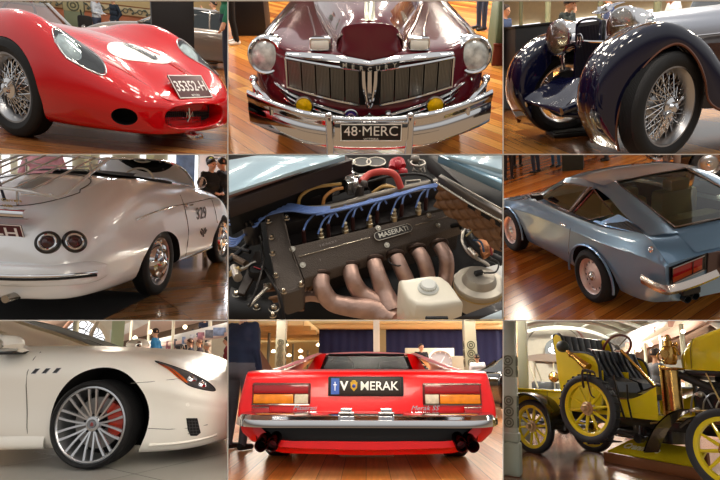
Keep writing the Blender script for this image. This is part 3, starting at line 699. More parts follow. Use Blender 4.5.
for s in (1,-1):
    b=MB(); b.tube([(.17,s*.20,1.02),(.125,s*.232,.98),(.10,s*.245,.92)],.008,6); b.tube([(.14,s*.26,.90),(-.1,s*.30,.955),(-.6,s*.40,.975),(-1.4,s*.53,1.0)],.006,6,sm=3); obj('bonnet_seam_trim',b,mat('seam_chrome','#9a8a80',rough=.2,metal=1),t)
    b=MB(); b.tube([(.12,s*.43,.925),(-.3,s*.44,.955),(-1.4,s*.60,.985)],.0045,6,sm=4); obj('fender_bead',b,mat('seam_chrome'),t)
    b=MB(); b.loft([[(x,s*(y-.014),z),(x,s*y,z+.012),(x,s*(y+.016),z-.002)] for x,y,z in ((-.04,.79,.972),(-.3,.785,.985),(-.8,.765,.992),(-1.5,.74,.99))],4,2); obj('fender_spear',b,ch,t)
    # headlamp
    M=T(.0,s*.80,.835)@RZ(s*7)@RY(84)
    b=MB(); b.lathe([(.150,-.14),(.150,-.03),(.142,.012),(.128,.03),(.114,.022),(.110,.006)],40,0,M); lo=obj('headlamp_bezel',b,ch,t)
    b=MB(); b.lathe([(.0001,-.07),(.05,-.06),(.09,-.025),(.112,.01)],40,0,M); obj('reflector',b,mat('reflector_silver','#efece6',rough=.3,metal=.45,bump=.3,bscale=30),lo)
    b=MB(); b.lathe([(.0001,.042),(.05,.038),(.09,.026),(.112,.01)],40,0,M); obj('lens',b,mat('lamp_glass_pale','#c4c8c6',rough=.12,coat=1,var=.45,vscale=16,metal=.2),lo)
    # oblong side lamp on the bonnet shoulder
    M=T(.13,s*.36,.945)@RZ(s*4)
    b=MB(); b.bbox(-.07,.03,-.082,.082,-.045,.048,.02,0,M); so=obj('side_lamp',b,ch,t)
    b=MB(); b.bbox(.026,.042,-.066,.066,-.03,.034,.014,0,M); obj('side_lamp_lens',b,mat('lens_white','#f4f2ea',rough=.15,coat=.6),so)
    # grille side: chrome frame and five ribbed panels
    def gp(u,v):  # u 0 outer .. 1 centre, v 0 top..1 bottom
        y=.615*(1-u)+.075*u; zt=.845*(1-u)+.795*u-.0*u; zb=.65*(1-u)+.56*u; x=.15+.14*math.sin(u*PI/2)
        return V(x+.02*v,s*y,zt+(zb-zt)*v)
    fr_=MB(); fr_.tube([gp(-.02,-.03),gp(.3,-.03),gp(.7,-.03),gp(1,-.03)],.012,6,sm=2); fr_.tube([gp(-.02,-.05),gp(-.02,.5),gp(-.02,1.05),gp(.3,1.06),gp(.7,1.06),gp(1,1.06)],.011,6); g0=obj('grille_frame',fr_,ch,t)
    bk=MB(); bk.grid([[gp(i/10,v)-V(.02,0,0) for i in range(11)] for v in (0,.5,1)]); obj('grille_recess',bk,matte_black(),g0)
    for k in range(5):
        pn=MB(); a0=k/5+.018; a1=(k+1)/5-.018
        pn.grid([[gp(a0+(a1-a0)*i/6,v)-V(.004,0,0) for i in range(7)] for v in (.02,.5,.98)])
        for i in range(9): 
            a=a0+(a1-a0)*i/8; pn.rod(gp(a,.0)+V(.006,0,0),gp(a,1)+V(.006,0,0),.0042 if i in(0,8) else .0028,5)
        obj('grille_panel',pn,mat('grille_grey_steel','#8f8d86',rough=.3,metal=.9),g0)
    # mould over the grille
    b=MB(); b.loft([[(.11,s*.63,.85),(.135,s*.63,.87),(.12,s*.62,.89)],[(.20,s*.45,.845),(.225,s*.45,.872),(.20,s*.44,.90)],[(.25,s*.25,.835),(.275,s*.25,.862),(.25,s*.24,.895)],[(.27,s*.12,.82),(.30,s*.12,.85),(.28,s*.1,.88)],[(.285,0,.80),(.32,0,.835),(.30,0,.865)]],4,3); obj('grille_moulding',b,ch,t)
    # lower grille bars
    for k in range(3):
        b=MB(); P0=[(.06+.0*k,.735-.012*k,.645-.035*k),(.20,.60,.60-.035*k),(.29,.40,.545-.035*k),(.34,.22,.505-.035*k),(.365,.08,.47-.03*k)]
        b.tube([(x,s*y,z) for x,y,z in P0],.0105,8,sm=4,flat=(1.2,.9)); obj('lower_grille_bar',b,ch,t)
    b=MB(); b.grid([[(x-.015,s*y,z+dz) for x,y,z in ((.07,.73,.61),(.20,.60,.565),(.29,.40,.51),(.34,.22,.47),(.365,.08,.44))] for dz in (.045,-.05)]); obj('lower_grille_recess',b,matte_black(),t)
    # fog lamp
    M=T(.43,s*.475,.585)@RY(88)
    b=MB(); b.lathe([(.0001,-.08),(.04,-.07),(.062,-.03),(.068,.0),(.066,.012),(.058,.014)],32,0,M); b.rod((.43,s*.475,.53),(.43,s*.455,.46),.014,8); b.ball(.02,6,0,T(.43,s*.455,.47)); fo=obj('fog_lamp',b,ch,t)
    b=MB(); b.lathe([(.0001,.022),(.03,.019),(.058,.010)],32,0,M); obj('fog_lens',b,mat('amber_lens','#e8b60a',rough=.12,coat=.8,var=.25,vscale=30),fo,label='yellow lens')
    # over-rider
    b=MB(); b.loft([[(.60+dx,s*.285+w,z) for dx,w in ((-.03,-.028),(.0,-.026),(.014,0),(.0,.026),(-.03,.028))] for z in (.255,.27,.40,.50,.555,.575)],3,3); b.ball(.026,8,0,T(.59,s*.285,.565)); obj('over_rider',b,ch,t)
    # raised corner guard at the bumper end
    b=MB(); b.tube([(.42,s*.715,.50),(.42,s*.715,.585),(.37,s*.75,.615),(.22,s*.85,.655),(.09,s*.895,.665),(.03,s*.905,.61),(.05,s*.90,.52)],.021,10,sm=5); b.ball(.034,8,0,T(.07,s*.90,.675)); b.ball(.026,8,0,T(.42,s*.715,.60)); b.rod((.22,s*.86,.60),(.23,s*.86,.50),.014); obj('corner_guard',b,ch,t)
# bumper
def bp(y):
    a=abs(y)/.95; return .585-.06*a*a-.40*max(0,a-.35)**1.6*1.25
b=MB(); ys=[.91,.87,.8,.65,.45,.2,0,-.2,-.45,-.65,-.8,-.87,-.91]
def zz(y): return .15*max(0,abs(y)-.15)**1.3
b.loft([[(bp(y)+o,y,z+zz(y)) for o,z in ((-.03,.55),(.0,.548),(.015,.52),(-.004,.475),(-.004,.46),(.018,.42),(.022,.36),(.012,.315),(-.02,.30))] for y in ys],4,3); obj('bumper',b,ch,t)
b=MB(); b.grid([[(bp(y)-.05,y,z+zz(y)) for y in ys] for z in (.54,.33)]); obj('bumper_backing',b,mat('under_dark','#151213',rough=.7),t)
# centre of the grille, badge bar
b=MB()
for dy,r_ in ((-.045,.016),(0,.02),(.045,.016)): b.tube([(.315,dy,.80),(.335,dy*.9,.70),(.345,dy*.55,.60),(.35,dy*.2,.54)],[r_,r_,r_*.8,r_*.5],8,sm=3)
gc=obj('grille_centre',b,ch,t); b=MB(); b.bbox(.27,.318,-.075,.075,.55,.80,.01); obj('grille_centre_back',b,matte_black(),gc)
b=MB()
LT='MERCURY'; N_=len(LT)
bar_=MB(); 
def mp(u): a=abs(u); return V(.350-.05*a*a,u*.205,.822+.022*a)
bar_.loft([[mp(u)+V(-.002,0,-.020),mp(u)+V(.006,0,0),mp(u)+V(-.002,0,.020)] for u in (-1.05,-.7,-.35,0,.35,.7,1.05)],3,2); bo=obj('name_strip',bar_,gloss_black(),gc)
for i,L_ in enumerate(LT):
    u=-.87+1.74*i/(N_-1); p=mp(u)+V(.016,0,.0); sl=math.atan2(mp(u+.05).x-mp(u-.05).x,mp(u+.05).y-mp(u-.05).y)
    q=MB(); q.text(L_,.042,0,Matrix.Translation(p)@Matrix(((0,0,1,0),(1,0,0,0),(0,1,0,0),(0,0,0,1)))@RY(0),.002,.001); obj('letter',q,mat('letter_chrome','#f0ede2',rough=.2,metal=.6),bo)
PM=T(.635,.01,.458)@Matrix(((0,0,1,0),(1,0,0,0),(0,1,0,0),(0,0,0,1)))
plate(t,PM,.43,.125,'48·MERC','#141012','#f2efe6',.10,'VICTORIA',font_w=.38,name='number_plate',dy=.008,label='black number plate reading 48-MERC',subsize=.024,bold=0)
b=MB(); b.bbox(.60,.628,-.25,.27,.39,.53,.01); obj('plate_bracket',b,ch,t)
# round purple badge and its stalk
b=MB(); M=T(.50,-.135,.525)@RY(90); b.lathe([(.0001,.0),(.045,0),(.05,.004),(.055,.0),(.055,-.01),(.0001,-.01)],28,0,M); bd=obj('club_badge',b,ch,t)
b=MB(); b.lathe([(.0001,.006),(.042,.004)],28,0,M); obj('badge_enamel',b,mat('enamel_purple','#3d2a72',rough=.2,coat=.5),bd,label='purple enamel')
b=MB(); b.torus(.022,.004,20,6,0,M@T(0,0,.006)); b.rod((.507,-.135,.50),(.507,-.135,.55),.003); obj('badge_mark',b,mat('badge_pink','#c9a0b4',rough=.3,metal=.5),bd)
b=MB(); b.loft([[(.38+dx,w*.022,z) for dx,w in ((0,-1),(.012,0),(0,1))] for z,ww in ((.40,1),(.46,1),(.50,1))],2,3); b.ball(.024,8,0,T(.375,0,.47)@SCL(.6,.7,1.7)); obj('nose_boss',b,mat('boss_grey','#8a8a88',rough=.25,metal=1),t)
b=MB(); b.lathe([(.0001,.05),(.02,.04),(.03,0),(.022,-.05),(.0001,-.06)],16,0,T(.46,.135,.53)@RY(80)); b.rod((.46,.135,.52),(.46,.11,.47),.01); obj('horn_trumpet',b,ch,t)
for s in (1,-1): disc_wheel(t,-.75,s*.80,.36,s,.36,.22,.18)
for s in (1,-1): disc_wheel(t,-2.4,s*.80,.36,s,.36,.22,.18)
# scenery
gw=mat('pillar_green','#515a3c',rough=.6,var=.04)
def standing(cell,px,py,face,*a,**k):
    p=cell.at(px,py,z=0); return person(cell,p.x,p.y,face,*a,**k)
standing(c,236,44,200,1.32,'#1c5a44','#0c0c0f','#2a1a12',shoe='#e6e2dc',label='person in green patterned top and black trousers, left of the maroon saloon',pose=arms('pockets'))
standing(c,480,30,-160,1.45,'#5a6a80','#2c3a52','#2a1a12',label='person in blue jeans standing behind the maroon saloon, near the green wall')
b=MB(); b.bbox(-.3,.3,-.25,.25,0,.75,.01); p=c.at(252,33,z=0); tag(obj('display_stand',b,mat('display_black'),frame=c.M@T(p.x,p.y,0)),'short black display stand behind the maroon saloon, left side','display stand')
p=c.at(266,14,z=0); b=MB(); b.bbox(-.3,.35,-.2,.2,0,.55,.04); 
standing(c,262,12,180,1.4,'#46505a','#3a5a86','#2a1a12',shoe='#d9d9dc',label='person in blue trousers with pale shoes, beyond the short black stand')
p=c.at(503,72,z=0); q=c.at(487,60,z=0)
b=MB(); zt=2.2; b.box(0,1.2,0,.5,0,zt); o=struct('wall_right',b,gw,c.M@T(c.at(488,60,z=0).x,p.y+.35,0)); clip(o,c,(1,),extra=.003)
b=MB(); b.bbox(-.02,1.2,-.04,0,0,.26,.012); b.bbox(-.03,1.2,-.055,.0,.26,.29,.008); o=struct('baseboard_right',b,mat('skirting_red','#6a2a1c',rough=.5),c.M@T(c.at(488,60,z=0).x,p.y+.35,0)); clip(o,c,(1,),extra=.003)
# ================================================================ BAY 3 dark blue torpedo tourer
c=CE[3]
wedge_floor(c,26,planks('floor_amber',['#a86c2e','#7c461e','#c48a42','#6a3a18','#9a5f28'],.15,2.2,60,.16,.8))
wedge_wall(c,26,mat('hall_wall_light','#c9b896',rough=.8,var=.05),y1=75)
CF=c.M@T(-.02,4.8,0)@RZ(213)
t=thing('vintage_tourer','dark navy and silver vintage tourer with wire wheels and chrome bullet headlamps','car',CF)
nav=mat('navy_paint','#0b0d26',rough=.12,coat=1); sil=mat('silver_paint','#a9aeba',rough=.32,metal=.7,coat=.6); ch=chrome()
Cc=[(.40,.12),(.50,.24),(.575,.38),(.59,.52),(.565,.66),(.50,.775),(.40,.86),(.28,.915),(.15,.935),(.02,.905),(-.10,.84),(-.22,.745),(-.34,.62),(-.50,.50),(-.75,.38),(-1.15,.31)]
Aa=[(.42,.12),(.45,.22),(.45,.36),(.42,.48),(.355,.58),(.295,.66),(.23,.72),(.16,.765),(.08,.785),(.01,.76),(-.06,.70),(-.12,.62),(-.17,.52),(-.24,.36),(-.5,.27),(-1.15,.25)]
def lp(a,b,k): return (a[0]+(b[0]-a[0])*k,a[1]+(b[1]-a[1])*k)
for s in (1,-1):
    rows=[]
    for i,(C_,A_) in enumerate(zip(Cc,Aa)):
        r=[]
        for y,k in ((.47,1.0),(.475,.45),(.50,.12),(.56,.01),(.62,.0),(.64,.012),(.66,.0),(.70,.0),(.735,.03),(.75,.05),(.765,.06),(.795,.2),(.815,.5),(.822,1.0),(.81,1.02)):
            q=lp(C_,A_,k); r.append((q[0],s*y,q[1]))
        rows.append(r)
    b=MB(); b.loft(rows,4,2); obj('fender',b,nav,t,ang=50,label='dark navy mudguard')
    r_=MB(); r_.tube([(a[0],s*.818,a[1]) for a in Aa],.009,6,sm=4); obj('fender_bead',r_,mat('bead_bronze','#6a4638',rough=.2,metal=.8),t)
# bonnet and body
def sec(X,w,zt,zb,crown=.03): return [(X,0,zt),(X,w*.35,zt-crown*.4),(X,w*.7,zt-crown*1.6),(X,w*.93,zt-.12),(X,w,zt-.22),(X,w*1.0,(zt+zb)/2),(X,w*.98,zb)]
b=MB(); b.loft([sec(.17,.175,.985,.50),sec(-.1,.22,.995,.5),sec(-.5,.29,1.005,.5),sec(-1.0,.38,1.01,.5),sec(-1.5,.47,1.0,.5),sec(-2.1,.54,.98,.5),sec(-3.4,.56,.95,.5),sec(-4.0,.4,.85,.5)],4,3); b.mirror(); hd=obj('bonnet',b,sil,t,ang=60,weld=.0005,label='silver bonnet and scuttle')
b=MB(); b.loft([[(X,w,.74),(X,w+.03,.60),(X,w+.02,.42),(X,w-.03,.28)] for X,w in ((.15,.20),(-.4,.33),(-.6,.47),(-1.0,.58),(-2.0,.66),(-3.4,.66),(-4.0,.5))],4,3); b.mirror(); obj('side_panel',b,mat('panel_gloss_brown','#4a3026',rough=.08,coat=1,metal=.5),t,ang=60,label='dark polished lower side')
for k in range(2):
    b=MB(); b.tube([(-.35,.285+.0,.80-.09*k),(-1.3,.45,.80-.09*k)],.007,6); obj('bonnet_strip',b,ch,hd)
b=MB(); b.bbox(-3.6,.3,-.28,.28,.30,.5,.03); obj('chassis',b,matte_black(),t)
# radiator
b=MB(); b.bbox(.16,.215,-.165,.165,.47,.985,.02); ra=obj('radiator',b,mat('rad_black','#0a0a10',rough=.5),t)
for i in range(-7,8):
    q=MB(); q.rod((.222,i*.021,.49),(.222,i*.021,.955),.0045,6); obj('radiator_slat',q,mat('slat_dark','#1a1c2c',rough=.3,metal=.4),ra)
b=MB(); b.tube([(.215,-.17,.47),(.215,-.172,.9),(.215,-.15,.985),(.215,0,1.005),(.215,.15,.985),(.215,.172,.9),(.215,.17,.47)],.010,8,sm=3); obj('radiator_surround',b,nav,ra)
b=MB(); b.tube([(.26,-.33,.80),(.27,-.12,.835),(.275,.0,.85),(.27,.12,.84),(.26,.33,.83)],.011,8,sm=4); tb=obj('tie_bar',b,ch,t)
M=T(.285,.0,.85)@RY(90)
b=MB(); b.torus(.048,.007,32,8,0,M); b.cyl(.046,-.008,-.002,28,0,M); bd=obj('badge',b,mat('badge_dark','#2a2a30',rough=.3,metal=.5),tb)
q=MB(); q.torus(.05,.006,32,8,0,M); q.rod((.288,-.022,.882),(.288,-.022,.818),.006); q.rod((.288,.022,.882),(.288,.022,.818),.006); q.rod((.288,.022,.875),(.288,-.022,.825),.006); obj('badge_emblem',q,ch,bd)
# lamps: big bullets with their lens forward
for s,X,z,sc in ((1,.16,.93,1.0),(-1,.27,.885,1.1)):
    M=T(X,s*(.335 if s<0 else .37),z)@RZ(14)@RY(90)@SCL(sc,sc,1)
    b=MB(); b.lathe([(.0001,-.30*sc),(.03,-.285*sc),(.075,-.22*sc),(.11,-.12*sc),(.13,-.02),(.135,.02),(.13,.03),(.118,.034)],36,0,M); l=obj('headlamp',b,ch,t)
    q=MB(); q.lathe([(.0001,.06),(.05,.055),(.09,.045),(.118,.032)],36,0,M); obj('headlamp_lens',q,thin('lamp_lens','#f4f4ee',1.2,.15),l); q=MB(); q.lathe([(.0001,-.09),(.05,-.07),(.09,-.03),(.118,.03)],36,0,M); q.ball(.02,8,0,M@T(0,0,-.04)); obj('reflector',q,mat('reflector_gold','#e6dac0',rough=.22,metal=.8),l)
    for a in (0,120,240):
        q=MB(); q.rod((X+.06,s*.335+.03*math.cos(R(a)),z+.03*math.sin(R(a))),(X+.05,s*.335+.12*math.cos(R(a)),z+.12*math.sin(R(a))),.006); obj('lens_stay',q,ch,l)
    q=MB(); q.rod((X-.02,s*.335,z-.12),(X-.04,s*.33,.62),.018,10); q.ball(.03,8,0,T(X-.02,s*.335,z-.14)); obj('lamp_stalk',q,ch,l)
# apron between the dumb irons
b=MB(); b.loft([[(.25,-.34,.56),(.28,-.2,.56),(.30,0,.57),(.28,.2,.56),(.25,.34,.56)],[(.42,-.33,.50),(.42,-.2,.475),(.42,0,.47),(.42,.2,.45),(.41,.33,.46)],[(.58,-.32,.42),(.55,-.18,.385),(.53,0,.37),(.52,.18,.35),(.53,.30,.355)],[(.60,-.32,.39),(.56,-.18,.36),(.54,0,.34),(.53,.18,.32),(.55,.30,.31)]],5,5); obj('front_apron',b,nav,t,ang=60)
for s in (1,-1): b=MB(); b.tube([(.1,s*.3,.42),(.4,s*.31,.40),(.58,s*.31,.36)],.028,8,sm=4); obj('dumb_iron',b,nav,t)
b=MB(); b.tube([(.0,.3,.33),(.35,.3,.30),(.56,.3,.33)],.02,8); obj('leaf_spring',b,nav,t)
b=MB(); b.tube([(.12,-.62,.36),(.12,-.3,.31),(.12,.3,.31),(.12,.62,.36)],.025,8,sm=4); obj('front_axle',b,mat('under_dark','#151213',rough=.7),t)
q=MB(); q.bbox(.235,.245,-.035,.035,.52,.58,.004); pl=obj('maker_plate',q,mat('plate_red','#a81a22',rough=.4),t); q=MB(); q.box(.2455,.247,-.012,-.004,.535,.565); q.box(.2455,.247,.004,.012,.535,.565); q.box(.2455,.247,-.012,.012,.547,.553); obj('plate_mark',q,white(),pl)
# mascot: winged bird
b=MB(); b.tube([(.10,0,1.0),(.10,0,1.03)],.012,8); b.tube([(.19,.0,1.045),(.14,0,1.05),(.08,0,1.05),(.02,0,1.06)],[.006,.016,.018,.004],8,sm=4)
for s in (1,-1): b.loft([[(.13,s*.01,1.055),(.10,s*.01,1.06),(.06,s*.01,1.05)],[(.11,s*.06,1.085),(.07,s*.06,1.09),(.03,s*.06,1.08)],[(.04,s*.10,1.10),(.0,s*.10,1.10),(-.03,s*.09,1.095)]],3,3)
obj('mascot',b,ch,t,label='chrome winged bird mascot')
# screen and scuttle fittings
b=MB(); b.quad((-.95,-.36,1.0),(-.95,.36,1.0),(-1.02,.34,1.19),(-1.02,-.34,1.19),th=.006); ws=obj('windscreen',b,thin('screen_glass','#dfe8ea',1.5,.02),t)
b=MB(); b.tube([(-.95,.37,.99),(-1.02,.35,1.2),(-1.02,-.35,1.2),(-.95,-.37,.99)],.011,8); obj('screen_frame',b,ch,ws)
b=MB(); b.tube([(-.9,.42,1.0),(-.98,.44,1.08)],.006); b.lathe([(.0001,.01),(.04,.008),(.042,-.01),(.0001,-.02)],20,0,T(-.98,.44,1.12)@RY(80)); obj('door_mirror',b,ch,t)
b=MB(); b.torus(.19,.012,36,8,0,T(-1.35,.18,1.08)@RY(-65)); obj('steering_wheel',b,mat('wheel_dark','#241a14',rough=.4),t)
wire_wheel(t,.085,.755,.375,1,.365,.262,.165,steer=19,ns=80,hub=.055,spoke_r=.0032,hubl=.1)
wire_wheel(t,.055,-.66,.375,-1,.375,.275,.165,steer=0,ns=40)
for s in (1,-1): wire_wheel(t,-3.3,s*.66,.375,s,.375,.275,.165,ns=40)
clip_tree(t,c,(2,3))
# scenery
p=c.at(572,136,z=0); b=MB(); b.bbox(-.22,.22,-.16,.16,0,.04,.015); 
for i in range(8): b.box(-.2,.2,-.14+.036*i,-.125+.036*i,.04,.05)
tag(obj('drip_tray',b,mat('tray_black','#0b0b0c',rough=.6),frame=c.M@T(p.x,p.y+.1,0)@RZ(20)),'black ribbed tray on the floor under the navy tourer','tray')
D=7.4; p=c.at(526,60,y=D); b=MB(); b.bbox(-.27,.27,-.24,.24,0,c.at(526,27,y=D).z,.01); b.bbox(-.29,.29,-.26,.26,c.at(526,27,y=D).z,c.at(526,25,y=D).z,.004); tag(obj('display_stand',b,mat('display_black'),frame=c.M@T(p.x,D,0)@RZ(35)),'black plinth behind the far mudguard of the navy tourer','display stand')
D=9.5; person(c,c.at(504.5,60,y=D).x,D,-20,1.43,'#33466a','#b8ac94','#2a1a12',label='person in plaid blue shirt and beige trousers at the left edge, beside the black plinth',clipw=(3,),pose=arms('pockets'))
D=9.0; person(c,c.at(566,40,y=D).x,D,-25,1.39,'#2a3230','#262a30','#6a4a30',hat='#101012',pose=arms('chin'),label='person in black cap and dark hooded jacket, hand at chin')
D=14.; person(c,c.at(609,10,y=D).x,D,180,1.62,'#3a4a70','#303540',None,skin='#d9a58c',label='bald person in blue behind the chrome bird mascot')
D=11.; person(c,c.at(672,20,y=D).x,D,200,1.40,'#dfe3e6','#46484e','#8a8078',pose=arms('lookdown'),label='grey-haired person in white shirt looking down, beyond the silver bonnet')
GP=mat('column_sage','#7f8468',rough=.6)
for px,D,w_,lb in ((521,19,3.4,'slim sage hall column above the black plinth'),(548,15,5,'sage hall column left of the capped person'),(600,17,4.5,'sage hall column behind the bird mascot'),(657,16,6,'sage hall column behind the silver bonnet')):
    post(c,px,D,w_,GP,lb,round_=True,group=None)
# gallery ceiling and bright windows far behind
b=MB(); z0=4.2; b.box(-9,14,9,26,z0,z0+.1); o=struct('ceiling',b,mat('gallery_soffit','#a8905e',rough=.8,var=.06),c.M); clip(o,c,(1,3),extra=.01)
for i in range(7):
    q=MB(); q.box(-9,14,10+2.2*i,10.18+2.2*i,z0-.16,z0); o=struct('trim_%d'%(6+i),q,mat('beam_cream','#c9b784',rough=.7),c.M); clip(o,c,(1,3),extra=.01)
for i in range(9):
    x=c.at(512,20,y=25.9).x+i*2.35; q=MB(); q.box(x,x+1.25,25.86,25.9,.9,fr_z(c,14,25.9)); o=obj('window_%d'%(1+i),q,mat('bright_daylight','#ffffff',emit='#f4f8ff',es=1.3),frame=c.M); o['kind']='structure'; clip(o,c,(1,3),extra=.01)
for x,y in ((-2.6,12),(.4,13),(2.2,11.5),(4.5,14)):
    q=MB(); q.lathe([(.0001,-.05),(.07,-.04),(.08,0)],16); o=obj('downlight',q,mat('lamp_glow','#fff4d8',emit='#fff0cc',es=6),frame=c.M@T(x,y,z0-.02)); tag(o,'small warm downlight in the gallery soffit beyond the navy tourer','ceiling light','gallery downlights over the navy tourer')
# ================================================================ BAY 4 silver roadster
c=CE[4]
wedge_floor(c,30,planks('floor_satin_brown',['#94704c','#86623e','#a67e56','#785634','#9a744c'],.14,2.4,-12,.12,.7))
wedge_wall(c,30,mat('hall_wall_pale','#b5ae98',rough=.8,var=.05),y1=240)
CF=c.M@T(-.33,5.6,0)@RZ(62)
t=thing('silver_roadster','silver fifties open roadster seen from behind, chrome luggage rack, number 329','car',CF)
slv=mat('silver_metallic','#e6eaee',rough=.3,metal=.2,coat=1,var=.03,vscale=2); ch=chrome()
def sc4(X,zc,ysh,zsh,w,zw,zb,wb):
    return [(X,0,zc),(X,ysh*.45,zc-.008),(X,ysh*.8,zsh+.015),(X,ysh,zsh),(X,ysh+(w-ysh)*.6,zsh-(zsh-zw)*.28),(X,w,zw),(X,w-.005,(zw+zb)*.5),(X,wb,zb),(X,wb*.55,zb-.03),(X,0,zb-.03)]
st=[(-1.235,.60,.20,.585,.34,.50,.37,.30),(-1.22,.66,.30,.64,.48,.52,.31,.42),(-1.17,.745,.38,.72,.585,.54,.27,.52),(-1.08,.835,.44,.81,.665,.56,.25,.60),(-.95,.93,.48,.90,.715,.58,.24,.65),(-.75,1.03,.50,1.0,.755,.60,.24,.69),(-.5,1.12,.51,1.085,.785,.62,.24,.71),(-.2,1.175,.52,1.14,.80,.64,.24,.72),
 (.2,1.185,.54,1.15,.80,.64,.24,.73),(.6,1.16,.57,1.125,.795,.64,.25,.73),(1.1,1.13,.58,1.095,.79,.64,.26,.73),(1.6,1.12,.58,1.075,.785,.64,.26,.73),(2.0,1.06,.58,1.02,.785,.62,.26,.72),(2.4,.96,.57,.965,.775,.58,.26,.70),(2.75,.82,.53,.86,.72,.52,.27,.63),(2.95,.68,.42,.70,.58,.48,.30,.5),(3.02,.56,.2,.56,.3,.46,.38,.25)]
S=[sc4(*q) for q in st]; full=[q+[(a,-b_,d_) for a,b_,d_ in q[-2:0:-1]] for q in S]
b=MB(); b.loft(full,5,4,closed=True,cap=True); body=obj('body',b,[slv,matte_black()],t,ang=60)
cu=MB()
for X,zz_ in ((.19,.24),(2.28,.24)):
    for s in (1,-1): cu.cyl(1,-.2,.3,48,1,T(X,s*.72,zz_)@SCL(.50,1,.41)@RX(-90 if s>0 else 90))
cut(body,cu)
bv=skin_of(body)
cu=MB(); cu.lathe([(.0001,.62),(.60,.62),(.62,1.5),(.0001,1.5)],40,1,T(.80,0,0)@SCL(1.2,.80,1)); cut(body,cu)
# dark cockpit edge with press studs
ring=[]
for i in range(48):
    a=2*PI*i/48; x=.80+.72*math.cos(a)*1.03; y=.49*math.sin(a)*1.03; h=bv.ray_cast(V(x,y,3),V(0,0,-1))
    if h[0]: ring.append(h[0]+V(0,0,.012))
b=MB(); b.tube(ring,.03,8,closed=True,flat=(1.3,.6)); rg=obj('cockpit_trim',b,mat('hood_cloth_black','#0f0f11',rough=.8),t)
b=MB(); b.loft([[(x,y,1.19+.03*(1-abs(y)/.5)) for y in (-.5,-.3,0,.3,.5)] for x in (.05,.15)]+[[(x,y,1.23-.03*abs(y)) for y in (-.48,-.28,0,.28,.48)] for x in (.25,.4)],3,3); obj('folded_hood',b,mat('hood_cloth_black'),t)
for i in range(0,48,5):
    b=MB(); b.ball(.008,5,0,Matrix.Translation(ring[i]+V(0,0,.02))); obj('stud',b,ch,rg)
# engine lid outline
o_=[(.40*math.cos(a)*(1 if math.sin(a)>0 else 1),.0+.36*math.sin(a)) for a in [2*PI*i/40 for i in range(40)]]
e1=drape(bv,[(a,b_+ (0.02 if b_<0 else 0)) for a,b_ in [(p[0]*1.08*(1.0 if p[1]>-.1 else 1.12),p[1]*1.15) for p in o_]],(-.58,0,1),(0,0,-1),(1,0,0),.002,1); g=MB(); g.tube(e1.v[40:],.0045,5,closed=True); obj('lid_seam',g,mat('seam_dark','#30302e',rough=.6),t)
g=drape(bv,[(p[0]*.3,p[1]*.42) for p in o_],(-.56,0,1),(0,0,-1),(1,0,0),.004,6); obj('vent_grille',g,mat('vent_grey','#8f908c',rough=.4,metal=.6),t)
# rear lamps
for s in (1,-1):
    for X,Y_ in ((-1.0,.50),(-.90,.635)):
        h=bv.ray_cast(V(-2,s*Y_,.68),V(1,0,0)); n=h[1] if h[1].x<0 else -h[1]; M=align(n*1.0+V(-.25,0,0),h[0])
        q=MB(); q.lathe([(.088,-.03),(.088,.006),(.076,.016),(.064,.006),(.060,-.01)],32,0,M); l=obj('tail_lamp',q,mat('lamp_black','#141416',rough=.3,coat=.4),t)
        q=MB(); q.torus(.058,.010,28,8,0,M@T(0,0,.006)); obj('lamp_ring',q,ch,l)
        q=MB(); q.lathe([(.0001,.03),(.02,.028),(.04,.012),(.052,-.004)],24,0,M); obj('lamp_lens',q,mat('lens_dark_red','#3a1416',rough=.12,coat=1),l)
# rear bumper: painted blade with rubbed chrome strip
def bq(y):
    a=abs(y)/.80; return -1.30+.16*a*a+.42*max(0,a-.62)**1.5*2.1
ys=[-.80,-.78,-.72,-.6,-.4,-.2,0,.2,.4,.6,.72,.78,.80]
def pf(y,o,z): 
    k=1-.55*max(0,(abs(y)-.72)/.08)**2; zc=.395; return (bq(y)-o*k+.05*(1-k),y,.05+zc+(z-zc)*k)
b=MB(); b.loft([[pf(y,o,z) for o,z in ((-.07,.47),(-.02,.475),(.02,.455),(.035,.42),(.04,.38),(.03,.335),(-.01,.305),(-.07,.30))] for y in ys],4,3); bm_=obj('bumper',b,slv,t,ang=60)
b=MB(); b.tube([(bq(y)-.040,y,.442) for y in ys[1:-1]],.012,8,sm=3); obj('bumper_strip',b,ch,bm_)
b=MB(); b.tube([(bq(y)-.042,y,.418) for y in ys[1:-1]],.010,8,sm=3); obj('rubber_strip',b,rubber(),bm_)
# lamp over the plate, script, plate
b=MB(); b.loft([[(-1.15-dx,y,.875+dz) for dx,dz in ((-.02,-.03),(.02,-.035),(.05,-.01),(.045,.025),(.01,.04),(-.03,.035))] for y in (-.34,-.32,-.2,-.08,.04,.14,.16)],3,3); obj('plate_lamp',b,ch,t,label='chrome plate lamp housing')
PM=T(-1.19,-.10,.735)@Matrix(((0,-.34,-.94,0),(-1,0,0,0),(0,.94,-.34,0),(0,0,0,1)))
plate(t,PM,.47,.145,'256-H','#4a1420','#e9e2e0',.12,None,font_w=.40,label='maroon number plate ending in H')
q=MB(); q.text('Carrera',.05,0,T(-1.005,-.12,.955)@Matrix(((0,-.75,-.66,0),(-1,0,0,0),(0,.66,-.75,0),(0,0,0,1)))@T(0,.02,0),.003,shear=.3); q.text('1500',.04,0,T(-1.03,-.10,.925)@Matrix(((0,-.75,-.66,0),(-1,0,0,0),(0,.66,-.75,0),(0,0,0,1))),.003); obj('script',q,mat('script_gold','#b8954a',rough=.3,metal=1),t)
